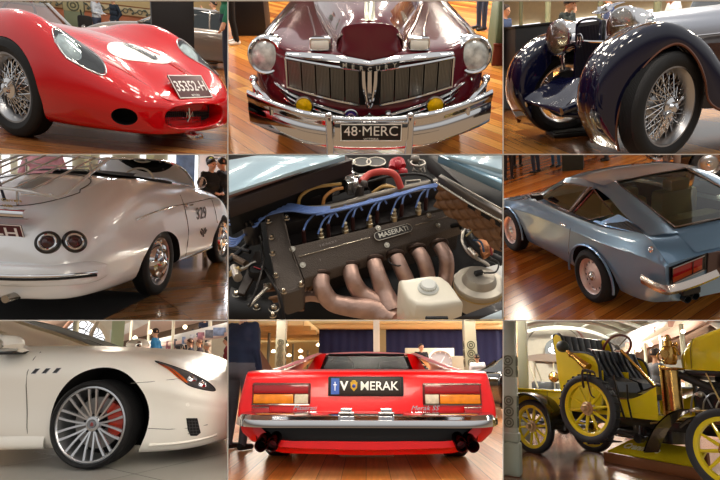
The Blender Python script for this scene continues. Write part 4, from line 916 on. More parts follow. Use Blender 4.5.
# luggage rack
r=.011; b=MB()
pts=[(-1.0,.46,1.05),(-1.04,.1,1.06),(-1.03,-.2,1.055),(-.97,-.40,1.02),(-.80,-.45,1.03)]
fr_=MB(); fr_.tube([(-1.0,.46,1.05),(-1.03,.1,1.06),(-1.02,-.2,1.05),(-.96,-.39,1.015),(-.86,-.44,1.03),(-.2,-.40,1.31),(-.12,-.36,1.335),(-.12,0,1.345),(-.12,.36,1.34),(-.2,.42,1.32),(-.9,.47,1.06)],.0125,8,sm=5); rka=mat('rack_bright','#dcdcda',rough=.3,metal=.6); rk=obj('luggage_rack',fr_,rka,t,label='chrome tube luggage rack')
for y in (-.27,-.12,.04,.2,.34):
    q=MB(); q.tube([(-1.0,y,1.055),(-.55,y,1.20),(-.13,y,1.345)],.009,6); obj('rack_bar',q,rka,rk)
q=MB(); q.tube([(-.18,-.40,1.30),(-.2,-.2,1.255),(-.2,.2,1.255),(-.18,.42,1.30)],.009,6,sm=4); q.tube([(-.12,.38,1.34),(-.18,.5,1.30),(-.5,.52,1.2),(-.9,.5,1.1)],.010,6,sm=4); obj('rack_bar',q,rka,rk)
for x,y in ((-.95,-.12),(-.95,.2),(-.25,-.3),(-.25,.3)):
    h=bv.ray_cast(V(x,y,3),V(0,0,-1)); q=MB(); q.rod(h[0],(x,y,1.07+ (x+.95)*.33),.009); obj('rack_foot',q,ch,rk)
q=MB(); q.bbox(-.97,-.93,-.40,-.16,1.01,1.03,.006); obj('rack_plate',q,ch,rk)
b=MB(); h=bv.ray_cast(V(-.9,.02,3),V(0,0,-1)); b.tube([h[0],h[0]+V(-.02,.03,.16),h[0]+V(0,.06,.28)],[.012,.008,.006],6); obj('aerial_strap',b,mat('strap_navy','#1c2434',rough=.6),t)
# windscreen
W=[(1.56,-.60,1.07),(1.50,-.575,1.18),(1.36,-.52,1.30),(1.22,-.40,1.365),(1.20,-.15,1.38),(1.20,.15,1.38),(1.22,.40,1.365),(1.36,.52,1.30),(1.50,.575,1.18),(1.56,.60,1.07)]
b=MB(); b.tube(W,.016,8,sm=4); b.tube([(1.56,-.60,1.07),(1.68,-.3,1.125),(1.70,0,1.135),(1.68,.3,1.125),(1.56,.60,1.07)],.014,8,sm=4); fw=obj('windscreen_frame',b,ch,t)
gl=MB(); top=spline(W,4); bot=spline([(1.56,-.60,1.07),(1.64,-.4,1.11),(1.69,-.2,1.13),(1.70,0,1.135),(1.69,.2,1.13),(1.64,.4,1.11),(1.56,.60,1.07)],6)
gl.grid([top,bot[:len(top)]]) if len(top)==len(bot) else None
obj('windscreen_glass',gl,thin('screen_glass','#dfe8ea',1.5,.02),fw)
b=MB(); b.torus(.20,.012,40,8,0,T(1.22,-.02,1.10)@RY(-62)@RZ(0)); b.rod((1.22,-.02,1.10),(1.4,-.02,1.0),.02); obj('steering_wheel',b,mat('ivory','#e6e0cf',rough=.3),t)
for y in (-.25,.25):
    b=MB(); b.bbox(.35,.55,y-.2,y+.2,.6,1.12,.06); obj('seat',b,mat('seat_grey','#5c6460',rough=.6),t)
# door, handle, trim line, mirror, sill
def on_side(X,z,s=-1,off=.004):
    h=bv.ray_cast(V(X,s*3,z),V(0,-s,0)); return h[0]+V(0,s*off,0) if h[0] else V(X,s*.8,z)
for s in (1,-1):
    b=MB(); b.tube([on_side(.86,z,s) for z in (1.0,.9,.75,.6,.45,.30)],.004,5); obj('door_gap',b,mat('seam_dark'),t); b=MB(); b.tube([on_side(1.93,z,s) for z in (1.0,.9,.75,.6)],.004,5); obj('door_gap',b,mat('seam_dark'),t)
    b=MB(); b.tube([on_side(X,z,s,.006) for X,z in ((-.32,.80),(-.1,.835),(.3,.87),(.8,.895),(1.3,.91),(1.9,.93),(2.3,.92))],.007,6,sm=2); obj('waist_trim',b,ch,t)
    q=on_side(.93,.875,s,.03); b=MB(); b.tube([q+V(-.05,0,-.01),q,q+V(.13,0,.006)],.011,8); b.ball(.024,6,0,Matrix.Translation(q+V(-.03,-s*.015,0))); obj('door_handle',b,ch,t)
    b=MB(); b.tube([(.72,s*.735,.27),(1.2,s*.745,.27),(1.83,s*.745,.28)],.018,8); obj('sill_strip',b,ch,t)
def side_text(txt,X,z,size,m,nm,w=None):
    p=on_side(X,z,-1,.006); q=MB(); q.text(txt,size,0,Matrix.Translation(p)@Matrix(((1,0,0,0),(0,.12,-1,0),(0,1,.12,0),(0,0,0,1))),.003,.003,w=w); return obj(nm,q,m,t)
side_text('329',1.36,.76,.20,mat('race_grey','#55585c',rough=.5),'door_number',.36)
p=on_side(1.36,.53,-1,.008); b=MB(); b.tube([p+V(-.10,0,.02),p+V(-.05,0,-.02),p,p+V(.05,0,-.02),p+V(.10,0,.02)],.012,6,sm=3); b.tube([p+V(-.07,0,.045),p+V(0,0,.01),p+V(.07,0,.045)],.010,6,sm=3); b.rod(p,p+V(0,0,-.06),.010); obj('wing_emblem',b,mat('race_grey'),t)
b=MB(); b.rod((1.62,-.66,1.04),(1.62,-.68,1.10),.01); b.lathe([(.0001,-.03),(.05,-.02),(.072,.01),(.066,.014),(.0001,.012)],28,0,T(1.62,-.68,1.14)@RY(-90)@RX(-14)); obj('door_mirror',b,ch,t)
def hub4(X,s):
    w=disc_wheel(t,X,s*.70,.345,s,.345,.235,.17,label=None); 
    q=MB(); q.lathe([(.19,.045),(.17,.085),(.13,.10),(.115,.085),(.10,.10),(.05,.125),(.0001,.13)],36,0); 
    for i in range(10): q.ball(.022,5,0,RZ(36*i)@T(.205,0,.05)@SCL(1.2,.7,.5))
    o=obj('chrome_cap',q,ch,w)
for s in (1,-1): hub4(.17,s); hub4(2.27,s)
for s in (-.28,.28):
    b=MB(); b.cyl(.03,-1.32,-.9,14,0,T(0,s,.27)@RY(90)); obj('tailpipe',b,dchrome(),t)
clip_tree(t,c,(1,))
b=MB(); b.bbox(-.9,.9,-.8,.62,0,.008,.003); o=obj('floor_mat',b,mat('mat_black','#101011',rough=.9),frame=c.M@T(-.75,5.0,0)@RZ(62)); clip(o,c,(1,2)); tag(o,'black drip mat under the tail of the silver roadster','mat')
# scenery
D=8.6; person(c,c.at(44,175,y=D).x,D,95,1.68,'#d9a3b4','#2c3040','#5a4030',pose=arms('pockets'),label='person in pink shirt standing beyond the luggage rack of the roadster')
D=11; person(c,c.at(124,168,y=D).x,D,-90,1.33,'#232a44','#2c3040','#7a4a2c',label='person in navy coat with a mustard top, seen over the cockpit')
b=MB(); b.bbox(-.17,.17,-.2,-.12,.72,1.1,.03); o=obj('mustard_bag',b,mat('mustard','#c79a2a',rough=.8),frame=c.M@T(c.at(124,168,y=D).x,D-.02,0)); tag(o,'mustard yellow bag held in front of the navy coat','bag')
D=10.5; person(c,c.at(176,172,y=D).x,D,150,1.36,'#cf8088','#333640','#15100e',pose=arms('lookdown'),label='person in rose shirt bending beyond the windscreen of the roadster')
D=9.2; person(c,c.at(211,175,y=D).x,D,-60,1.52,'#101114','#14151a','#1c1410',pose=arms('front'),label='person in black shirt at right of the roadster, farther from the edge')
D=9.4; person(c,c.at(222.5,175,y=D).x,D,150,1.56,'#15161a','#1a1b20','#1c1410',pose=arms('front'),label='person in black at the right edge of the bay, facing the other',clipw=(1,))
D=18
for px,w_ in ((36,8),(88,6),(150,7)): post(c,px,D,w_,mat('column_olive','#8a8560',rough=.6),{36:'olive hall column left of the pink shirt',88:'olive hall column between the rack and the navy coat',150:'olive hall column behind the roadster steering wheel'}[px],row=165)
for i,(x0_,x1_) in enumerate(((2,10),(18,27),(62,72),(100,112),(140,146),(168,178),(190,198))):
    a_=c.at(x0_,160,y=29.9).x; b_=c.at(x1_,160,y=29.9).x; q=MB(); q.box(a_,b_,29.86,29.9,c.at(50,182,y=29.9).z,c.at(50,145,y=29.9).z); o=obj('window_%d'%(20+i),q,mat('bright_daylight'),frame=c.M); o['kind']='structure'
D=16; a_=c.at(199,165,y=D).x; b_=c.at(226,165,y=D).x; q=MB(); zt_=c.at(210,150,y=D).z; q.bbox(a_,b_,D,D+.05,0,zt_,.01); sg=thing('sign_board','white exhibitor board with a dark and lime round logo, behind the people in black','sign',c.M)
s1=obj('board',q,mat('board_white','#e8e9ec',rough=.4),sg); clip(s1,c,(1,)); p=c.at(210.5,160.5,y=D-.02); q=MB(); q.lathe([(.0001,.01),(.14,.01),(.14,0)],24,0,Matrix.Translation(p)@RX(90)); obj('logo_disc',q,mat('logo_dark','#20242c',rough=.5),sg)
q=MB(); q.lathe([(.0001,.02),(.08,.02),(.08,0)],20,0,Matrix.Translation(p+V(.02,0,.02))@RX(90)); obj('logo_dot',q,mat('logo_lime','#c6cf2e',rough=.5),sg)
p=c.at(219,159,y=D-.02); q=MB()
for k,ln in enumerate((.34,.28,.34)): q.box(p.x-.15,p.x-.15+ln,D-.02,D-.01,p.z+.08-.09*k,p.z+.11-.09*k)
s2=obj('small_print',q,mat('print_grey','#6a6e74',rough=.5),sg); clip(s2,c,(1,))
D=16.3; a_=c.at(176,165,y=D).x; q=MB(); q.bbox(a_,a_+.55,D,D+.05,.3,zt_,.01); o=obj('banner',q,mat('banner_blue','#5a6f8c',rough=.5,var=.4,vscale=4),frame=c.M); tag(o,'upright blue grey banner left of the white exhibitor board','banner')
D=6.2
# ================================================================ BAY 5 open engine bay
c=CE[5]
A=lambda px,py,z: c.at(px,py,z=z)
t=thing('open_bonnet_car','open engine bay of a pale blue car with a brown six-cylinder engine','car',c.M)
crk=mat('crackle_brown','#5a5048',rough=.5,metal=.35,bump=.35,bscale=260); crk2=mat('crackle_dark','#332d2a',rough=.5,metal=.3,bump=.35,bscale=260)
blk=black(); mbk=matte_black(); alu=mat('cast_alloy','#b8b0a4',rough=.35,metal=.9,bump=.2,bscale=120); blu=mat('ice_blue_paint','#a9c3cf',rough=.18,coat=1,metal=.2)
bolt_m=mat('bolt_steel','#c8c0b0',rough=.25,metal=1)
def slab(name,px,z,th,m,parent=t,b=.0,zs=None):
    # solid whose top face has the given picture corners, each at its own height
    zs=zs or [z]*len(px); P=[A(x,y,zz) for (x,y),zz in zip(px,zs)]; n=len(P); q=MB()
    q.add(P+[p-V(0,0,th) for p in P],[tuple(range(n)),tuple(range(n,2*n))[::-1]]+[(i,(i+1)%n,n+(i+1)%n,n+i) for i in range(n)])
    me=q.mesh(name); o=bpy.data.objects.new(name,me); COL.objects.link(o); me.materials.append(m); o.parent=parent
    if b:
        bm=bmesh.new(); bm.from_mesh(me); bmesh.ops.bevel(bm,geom=bm.edges[:],offset=b,segments=2,affect='EDGES',profile=.6); bm.to_mesh(me); bm.free()
        for p in me.polygons: p.use_smooth=True
        me.set_sharp_from_angle(angle=R(30))
    return o
def pipe(name,pts,r,m,parent=t,sm=4,n=8,**k):
    q=MB(); q.tube([A(*p) for p in pts],r,n,sm=sm); return obj(name,q,m,parent,**k)
def bolt(px,py,z,r=.008,parent=t,washer=True,m=None):
    p=A(px,py,z); q=MB(); q.lathe([(r*1.7,0),(r*1.7,.003),(r*1.5,.005)],18,0,Matrix.Translation(p)); q.lathe([(r,.003),(r,.012),(r*.8,.015),(.0001,.015)],6,0,Matrix.Translation(p)); return obj('bolt',q,m or bolt_m,parent)
# bay floor and side walls
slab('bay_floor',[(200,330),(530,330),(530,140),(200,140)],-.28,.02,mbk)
# far wing: pale blue painted edge above the dark channel
slab('wing_panel',[(227,160),(262,154),(345,154),(345,156),(300,169),(228,193)],.34,.02,blu,b=.004)
slab('wing_gutter',[(228,193),(300,169),(345,156),(352,160),(305,176),(228,203)],.31,.06,mat('gutter_brown','#2a1c18',rough=.5))
q=MB(); P=[A(228,197,.325),A(300,172,.325),A(345,158,.325)]; q.tube(P,.006,6,sm=3); obj('wing_seal',q,mat('seal_tan','#6a4a40',rough=.5),t)
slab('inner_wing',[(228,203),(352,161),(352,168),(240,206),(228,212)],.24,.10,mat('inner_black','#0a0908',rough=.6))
q=MB(); q.tube([A(228,207,.22),A(290,183,.22),A(332,169,.22)],.005,6,sm=3); obj('inner_rail',q,mat('rail_bronze','#6e5a48',rough=.4,metal=.8),t)
# hinge arm / struts behind the far side
# right hand wing and sloping edges
slab('right_wing_panel',[(448,154),(503,154),(503,170)],.42,.02,blu,b=.003)
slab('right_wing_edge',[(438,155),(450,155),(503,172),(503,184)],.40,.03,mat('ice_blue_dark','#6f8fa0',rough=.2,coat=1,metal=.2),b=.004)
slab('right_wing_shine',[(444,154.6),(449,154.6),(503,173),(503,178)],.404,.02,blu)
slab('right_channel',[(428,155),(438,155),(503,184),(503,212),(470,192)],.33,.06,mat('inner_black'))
slab('right_rail',[(438,176),(442,174),(503,209),(503,215)],.345,.03,mat('rail_grey','#6a6460',rough=.35,metal=.7),b=.003)
q=MB(); q.tube([A(441,174.5,.352),A(503,210,.352)],.0028,6); obj('rail_trim',q,bolt_m,t)
q=MB(); q.tube([A(437,183,.33),A(470,204,.33),A(503,222,.33)],.0035,6); obj('bonnet_cable',q,bolt_m,t)
# quilted bulkhead pad
pa=[A(441,181,.30),A(503,219,.30),A(503,252,.16),A(436,205,.18)]
q=MB(); nn=((pa[1]-pa[0]).cross(pa[3]-pa[0])).normalized(); nn=nn if nn.dot(c.o-pa[0])>0 else -nn; NU,NV=64,40; rows=[]
for j in range(NV+1):
    row=[]
    for i in range(NU+1):
        u=i/NU; v=j/NV; p=(pa[0]*(1-u)+pa[1]*u)*(1-v)+(pa[3]*(1-u)+pa[2]*u)*v; a_=u*9+v*5.; b_=u*9-v*5.
        row.append(p+nn*(.014*abs(math.sin(a_*PI/2)*math.sin(b_*PI/2))**.5))
    rows.append(row)
q.grid(rows); q.grid([[pa[0]-nn*.01,pa[1]-nn*.01],[pa[3]-nn*.01,pa[2]-nn*.01]]); obj('quilted_pad',q,mat('quilt_brown','#7a5638',rough=.45,var=.12,vscale=30),t,label='brown quilted heat pad')
# ---- engine
eb=slab('engine_block',[(286,262),(462,208),(440,190),(270,222)],.05,.22,crk2,b=.004)
# near cam cover: sloping casting
ZT,ZB=.15,.075
cc=slab('cam_cover',[(291,246),(457,207),(466,224),(304,279)],ZT,.045,crk,parent=eb,b=.006,zs=[ZT,ZT,ZB,ZB])
def onc(u,v,dz=.0025):
    # point on the cover face: u along (0 left..1 right), v across
    a_=A(291,246,ZT)*(1-u)+A(457,207,ZT)*u; b_=A(304,279,ZB)*(1-u)+A(466,224,ZB)*u
    n=(A(457,207,ZT)-A(291,246,ZT)).cross(A(304,279,ZB)-A(291,246,ZT)).normalized(); n=n if n.z>0 else -n
    return a_*(1-v)+b_*v+n*dz,n
ex=(onc(1,.5)[0]-onc(0,.5)[0]).normalized(); nz=onc(.5,.5)[1]; ey=nz.cross(ex)
def coverM(u,v,dz=.002): p=onc(u,v,dz)[0]; return Matrix(((ex.x,ey.x,nz.x,p.x),(ex.y,ey.y,nz.y,p.y),(ex.z,ey.z,nz.z,p.z),(0,0,0,1)))
q=MB(); q.rod(onc(.02,.36)[0],onc(.42,.36)[0],.0022,6); obj('cover_line',q,bolt_m,cc); q=MB(); q.rod(onc(.70,.36)[0],onc(.98,.36)[0],.0022,6); obj('cover_line',q,bolt_m,cc)
bd=MB(); M=coverM(.56,.40,.001); pts_=[]
for i in range(40):
    a=2*PI*i/40; cx_=.062 if math.cos(a)>0 else -.062; pts_.append((cx_+.016*math.cos(a),.016*math.sin(a)))
bd.poly(pts_,.003,0,M); bo=obj('name_badge',bd,crk2,cc); q=MB(); q.tube([M@V(a,b_,.004) for a,b_ in pts_],.0018,6,closed=True); obj('badge_rim',q,bolt_m,bo)
q=MB(); q.text('MASERATI',.026,0,M@T(0,0,.0035),.002,.0006,w=.122); obj('badge_lettering',q,bolt_m,bo)
q=MB(); q.text('163621',.012,0,coverM(.19,.20,.001),.0015,w=.062); q.text('3',.012,0,coverM(.115,.62,.001),.0015); q.text('42.03204',.009,0,coverM(.80,.17,.001),.0015,w=.06); obj('stamped_number',q,mat('stamp_grey','#8a8078',rough=.4,metal=.7),cc)
for u,v in ((.0,.1),(.02,.62),(.49,.1),(.49,.80),(.81,.08),(.83,.62),(.975,.12),(1.0,.55)):
    p=onc(u,v,0)[0]; q=MB(); M=align(nz,p); q.lathe([(.0001,.003),(.011,.003),(.0115,.0)],18,0,M); q.torus(.009,.0018,18,6,0,M@T(0,0,.003)); q.lathe([(.005,0),(.005,.008),(.0001,.009)],6,0,M); obj('cover_nut',q,bolt_m,cc)
# timing cover at the front of the engine
tc_=slab('timing_cover',[(264,214),(283,209),(291,246),(304,279),(302,289),(284,295),(276,286),(270,250)],.16,.10,crk,parent=eb,b=.01,zs=[.17,.17,.16,.08,.06,.06,.08,.13])
for px,py,z in ((269,222,.165),(287,219,.17),(272,238,.15),(273,254,.135),(276,276,.10),(284,292,.07),(301,285,.07)): bolt(px,py,z,.007,tc_)
# far cam cover
fc=slab('far_cam_cover',[(276,212),(330,202),(440,176),(447,184),(340,212),(286,224)],.13,.06,crk2,parent=eb,b=.006)
# ignition lead conduit
q=MB(); q.tube([A(285,209,.16),A(330,207,.165),(A(380,194,.17)),A(440,181,.165)],.012,10,sm=4); cd=obj('lead_conduit',q,mat('conduit_grey','#8c8478',rough=.4,metal=.4),eb)
q=MB(); q.tube([A(318,212,.172),A(380,199,.18),A(436,184,.175)],.0035,6,sm=4); obj('conduit_edge',q,mat('edge_gold','#b49a6a',rough=.3,metal=.9),cd)
# spark plug valley
slab('plug_valley',[(287,226),(447,186),(456,205),(292,245)],.075,.04,mat('valley_dark','#1c1614',rough=.5),parent=eb)
lead=mat('lead_blue','#6f8cc8',rough=.4); dkred=mat('plug_boot','#3c1a18',rough=.5)
for i in range(6):
    u=i/5; px=304+u*122; py=237-u*33
    for k,(dx,dy,mm) in enumerate(((0,0,dkred),(17,-2,bolt_m))):
        if k==1:
            p=A(px+dx,py+dy-1,.10); q=MB(); q.lathe([(.013,-.03),(.013,-.01),(.010,-.008),(.010,.006),(.006,.008),(.006,.02),(.009,.022),(.0001,.03)],14,0,Matrix.Translation(p)); obj('stud_cap',q,mat('cap_brassy','#cfc0a0',rough=.3,metal=.9),eb)
        else:
            p=A(px,py,.10); q=MB(); q.lathe([(.008,-.04),(.008,.02),(.006,.03),(.0001,.032)],12,0,Matrix.Translation(p)); obj('plug_boot',q,dkred,eb)
            q=MB(); q.tube([p+V(0,0,.03),A(px-1+5,py-16,.14),A(px+14+6*u,py-25+2*u,.165),A(px+20+10*u,py-21-3*u,.165)],.0042,8,sm=6); obj('ignition_lead',q,lead,eb)
            q=MB(); q.tube([A(px+14,py-3,.11),A(px+20,py-17,.15),A(px+30,py-24,.17),A(px+34,py-20,.16)],.0038,8,sm=6); obj('ignition_lead',q,lead,eb)
for k,dy in enumerate((0,2,4,6,-2)):
    pipe('ignition_lead',[(225,212+dy*2.2,.12),(240,214+dy*1.6,.14),(254,221+dy,.15),(262,213+dy,.16),(276,208+dy*.8,.17),(292,206+dy*.8,.18),(310,209+dy*.7,.185),(330,208+dy*.5,.175)],.0045,lead)
for k in range(4): pipe('ignition_lead',[(225,236+3*k,.09),(236,239+k*2,.10),(248,232-k,.12),(257,222,.13)],.0042,lead)
for k in range(3): pipe('ignition_lead',[(316,213+k,.175),(345,207+k,.185),(400,193+k,.185),(425,186+k,.18),(444,184+2*k,.17),(438,196,.14)],.0036,lead)
# exhaust manifolds
ex_m=mat('manifold_bronze','#b8988a',rough=.42,metal=.75,bump=.3,bscale=40,var=.22,vscale=14)
zp=.03
m1=pipe('exhaust_manifold',[(321,277,zp+.02),(322,288,zp),(332,302,-.02),(352,307,-.04),(375,310,-.06),(392,322,-.08)],[.030,.031,.033,.036,.042,.05],ex_m,eb,sm=6,n=16,label='bronze coloured cast manifold')
pipe('manifold_branch',[(350,268,zp+.02),(353,280,zp),(361,293,-.02),(378,303,-.05)],[.029,.030,.033,.036],ex_m,m1,sm=6,n=16)
pipe('manifold_branch',[(374,262,zp+.02),(378,275,zp),(384,292,-.02),(392,312,-.06)],[.028,.030,.034,.045],ex_m,m1,sm=6,n=16)
for px,py in ((321,275),(350,266),(374,260),(395,255),(417,249),(439,244)):
    q=MB(); q.lathe([(.036,-.006),(.038,0),(.036,.006),(.029,.008)],24,0,align(A(px+2,py+12,zp)-A(px,py,zp+.02),A(px,py,zp+.02))); obj('manifold_flange',q,mat('flange_dark','#4a3a32',rough=.5,metal=.7),eb)
for a_ in (((396,257,zp+.02),(401,268,zp),(408,285,-.03),(410,310,-.1)),((418,251,zp+.02),(424,262,zp),(428,280,-.03),(426,310,-.1)),((440,246,zp+.02),(446,258,zp),(446,275,-.03),(440,300,-.1))): pipe('exhaust_pipe',a_,[.027,.028,.029,.03],ex_m,eb,sm=6,n=16)
q=MB(); q.torus(.026,.003,24,6,0,align(V(.3,.2,1),A(395,262,.055))); obj('pipe_clamp',q,blk,eb)
pipe('heat_pipe',[(318,262,.0),(305,292,-.06),(270,300,-.10)],.014,mat('heat_bronze','#7a5a40',rough=.4,metal=.8),eb)
pipe('coolant_pipe',[(290,302,-.05),(310,296,-.04),(330,300,-.06)],.02,ex_m,eb)
for k,(px,py) in enumerate(((308,268),(335,262),(362,257),(386,251),(408,246),(430,240))): bolt(px,py,.035,.007,eb)
# washer bottle
P=[A(400,283,.12),A(406,279,.125),A(441,276,.125),A(460,299,.12),A(458,303,.12),A(416,306,.12)]
q=MB(); n=len(P); 
def ring(sc,z): 
    cxy=sum((p for p in P),V(0,0,0))/n; return [V(cxy.x+(p.x-cxy.x)*sc,cxy.y+(p.y-cxy.y)*sc,z) for p in P]
rr=[ring(.6,.128),ring(.90,.125),ring(1.0,.115),ring(1.03,.09),ring(1.03,-.02),ring(1.0,-.10)]
q.loft([[p for p in r_] for r_ in rr],3,3,closed=True,cap=True); wb=obj('washer_bottle',q,mat('bottle_white','#ece4d0',rough=.35,trans=.0,coat=.2),t,label='white plastic washer bottle')
q=MB(); p=A(428,289,.125); q.lathe([(.034,-.005),(.034,.008),(.030,.011),(.026,.011),(.026,.02),(.022,.024),(.0001,.024)],32,0,Matrix.Translation(p)); 
for i in range(20): q.rod(p+V(.026*math.cos(i*PI/10),.026*math.sin(i*PI/10),.008),p+V(.026*math.cos(i*PI/10),.026*math.sin(i*PI/10),.02),.0018,4)
obj('bottle_cap',q,mat('cap_grey_white','#d9dad2',rough=.4),wb)
q=MB(); q.bbox(-.035,.035,-.01,.01,-.03,.0,.004,0,Matrix.Translation(A(437,318,.11))); obj('bottle_clip',q,blk,wb)
# booster / damper on the right
p=A(479,283,.05); q=MB(); q.lathe([(.085,-.08),(.085,-.005),(.088,0),(.085,.006),(.060,.010),(.052,.03),(.048,.036),(.0001,.038)],40,0,Matrix.Translation(p)); bs=obj('air_pump',q,mat('pump_alloy','#b4ada0',rough=.4,metal=.8),t); q=MB(); q.torus(.084,.004,40,6,0,Matrix.Translation(p+V(0,0,-.02))); obj('pump_band',q,mat('edge_gold'),bs)
q=MB(); q.bbox(-.012,.018,-.008,.008,0,.014,.003,0,Matrix.Translation(p+V(-.01,0,.038))@RZ(20)); q.tube([p+V(.01,0,.045),p+V(.05,.0,.05),p+V(.07,.05,.05),p+V(.05,.09,.04)],.003,6,sm=4); q.ball(.006,5,0,Matrix.Translation(p+V(.05,.09,.04))); obj('pump_wire',q,blk,bs)
slab('tray_panel',[(468,272),(503,263),(503,290),(490,300),(470,300)],-.0,.02,mat('tray_grey','#c5c6c2',rough=.4,coat=.3))
q=MB(); q.torus(.022,.006,24,8,0,Matrix.Translation(A(461,279,.04))@RX(20)); obj('pump_bracket',q,alu,t)
# near edge of the bay
slab('near_rail',[(440,325),(452,319),(503,300),(503,310),(470,322)],.14,.05,mat('rail_brown_black','#2a2422',rough=.3,coat=.4),b=.004)
slab('near_wing',[(462,326),(503,309),(503,326)],.14,.04,mat('wing_white_blue','#d9e6ea',rough=.18,coat=1),b=.003)
# hoses right
pipe('heater_hose',[(461,222,.10),(470,240,.10),(482,252,.08),(503,262,.06)],.017,mat('hose_black','#1c1a1a',rough=.5),sm=6,n=12)
pipe('fluid_line',[(462,232,.12),(466,224,.13),(462,240,.12),(470,254,.10),(484,262,.10),(489,266,.09)],.006,alu)
q=MB(); q.rod(A(469,249,.12),A(476,256,.12),.010,10); obj('hose_union',q,alu,t)
pipe('brake_hose',[(452,226,.10),(470,222,.17),(478,219,.2)],.009,blk); q=MB(); q.lathe([(.0001,.03),(.02,.03),(.024,.0),(.02,-.05),(.012,-.06)],20,0,align(V(.6,.5,.6),A(484,217,.2))); obj('master_cylinder',q,blk,t)
for (x0_,y0_,x1_,y1_,col_) in ((470,232,498,240,'#151414'),(480,228,492,255,'#8a2a26'),(486,236,500,246,'#b4262e'),(474,240,484,252,'#3a5a7a'),(478,226,500,250,'#1a1a1a'),(466,236,480,230,'#c9b98a')):
    pipe('harness_wire',[(x0_,y0_,.12),((x0_+x1_)/2+2,(y0_+y1_)/2-4,.15),(x1_,y1_,.12)],.0035,mat('wire_'+col_[1:],col_,rough=.5))
q=MB(); q.lathe([(.0001,.03),(.022,.028),(.026,0),(.026,-.03)],20,0,align(V(.8,-.2,.5),A(497,233,.15))); obj('red_cap',q,mat('cap_red','#b01a28',rough=.3,coat=.5),t,label='red filler cap')
slab('bracket_plate',[(476,240),(488,236),(494,250),(484,256)],.10,.02,mat('plate_orange','#b4764a',rough=.4,metal=.6),b=.002)
# carburettors and inlet side
for px,py,w_,h_,z in ((343,172,.085,.05,.22),(333,181,.04,.04,.2),(352,180,.05,.04,.2),(368,170,.05,.03,.16)):
    q=MB(); q.bbox(-w_/2,w_/2,-h_/2,h_/2,-.06,0,.005,0,Matrix.Translation(A(px,py,z))@RZ(22)); q.cyl(.010,0,.012,12,0,Matrix.Translation(A(px,py,z))); q.ball(.009,6,0,Matrix.Translation(A(px+8,py-3,z))); obj('carburettor',q,mat('carb_alloy','#dcdcda',rough=.25,metal=.85),t)
q=MB(); q.loft([[A(353,201,.10),A(358,186,.20),A(366,183,.21),A(372,197,.12)],[A(356,205,.12),A(361,190,.19),A(368,187,.19),A(375,199,.13)]],3,3); q.ball(.016,8,0,Matrix.Translation(A(364,184,.22))); q.cyl(.012,-.02,.02,12,0,Matrix.Translation(A(361,190,.2))); obj('inlet_tower',q,mat('tower_grey','#4e4844',rough=.5,metal=.4),t)
for px,r_ in ((349,.03),(362,.042),(376,.045)):
    p=A(px,166,.18); q=MB(); q.lathe([(r_,-.10),(r_,-.03),(r_*.8,-.025),(r_*.8,-.015),(r_,-.01),(r_,.01),(r_*.9,.02),(.0001,.02)],24,0,Matrix.Translation(p)); o=obj('intake_trumpet',q,mat('trumpet_black','#0c0b0b',rough=.5),t); q=MB(); q.torus(r_*.85,.004,24,6,0,Matrix.Translation(p+V(0,0,-.02))); q.torus(r_*.9,.003,24,6,0,Matrix.Translation(p+V(0,0,.02))); obj('trumpet_ring',q,alu,o)
pipe('red_hose',[(361,182,.22),(370,174,.23),(384,171.5,.24),(395,175,.23),(401,188,.18)],.014,mat('hose_red','#c8463c',rough=.4,coat=.2),sm=6,n=12,label='red rubber hose')
q=MB(); q.tube([A(392,168,.22),A(393,162,.23),A(400,160,.23),A(403,166,.22)],.014,10,sm=4); q.ball(.022,8,0,Matrix.Translation(A(397,165,.22))); q.ball(.02,8,0,Matrix.Translation(A(403,172,.2))); obj('distributor_cap',q,mat('cap_red'),t,label='bright red cap')
q=MB(); 
for i in range(7): q.rod(A(408+i*2.3,160+ (i%3)*5,.2),A(416+i*1.5,172-(i%2)*6,.17),.004)
q.torus(.03,.005,20,6,0,Matrix.Translation(A(418,163,.2))); q.ball(.022,6,0,Matrix.Translation(A(415,159,.2))); obj('linkage',q,mat('linkage_grey','#8e8880',rough=.35,metal=.8),t)
q=MB(); q.tube([A(405,186,.15),A(406,181,.16),A(420,180,.16),A(421,184,.15)],.004,6); obj('bracket_frame',q,alu,t)
hy=mat('hose_yellow','#d0a860',rough=.4,coat=.2)
pipe('yellow_hose',[(298,206,.16),(301,196,.2),(313,188,.22),(330,185,.22),(341,184,.21)],.0065,hy); pipe('yellow_hose',[(323,205,.16),(325,197,.19),(334,190,.21),(343,188,.21)],.0065,mat('hose_amber','#c88a4a',rough=.4)); pipe('yellow_hose',[(372,193,.15),(382,187,.17),(392,187,.17),(399,191,.15)],.006,hy); pipe('yellow_hose',[(375,190,.14),(386,184.5,.17),(398,189,.15)],.004,hy)
pipe('black_hose',[(368,182,.18),(392,176,.2),(415,174,.2),(430,178,.19),(434,188,.16)],.006,mat('hose_black'))
pipe('black_hose',[(430,172,.25),(440,165,.27),(452,172,.26),(470,183,.28),(490,196,.3)],.012,mat('hose_black'))
pipe('throttle_rod',[(340,180,.2),(375,172,.2)],.004,alu)
slab('air_box',[(278,197),(315,190),(322,196),(282,203)],.17,.05,mat('box_dark','#221c1a',rough=.4),b=.006); slab('radiator_top',[(262,202),(330,186),(332,189),(264,206)],.12,.06,mat('box_black','#12100f',rough=.4))
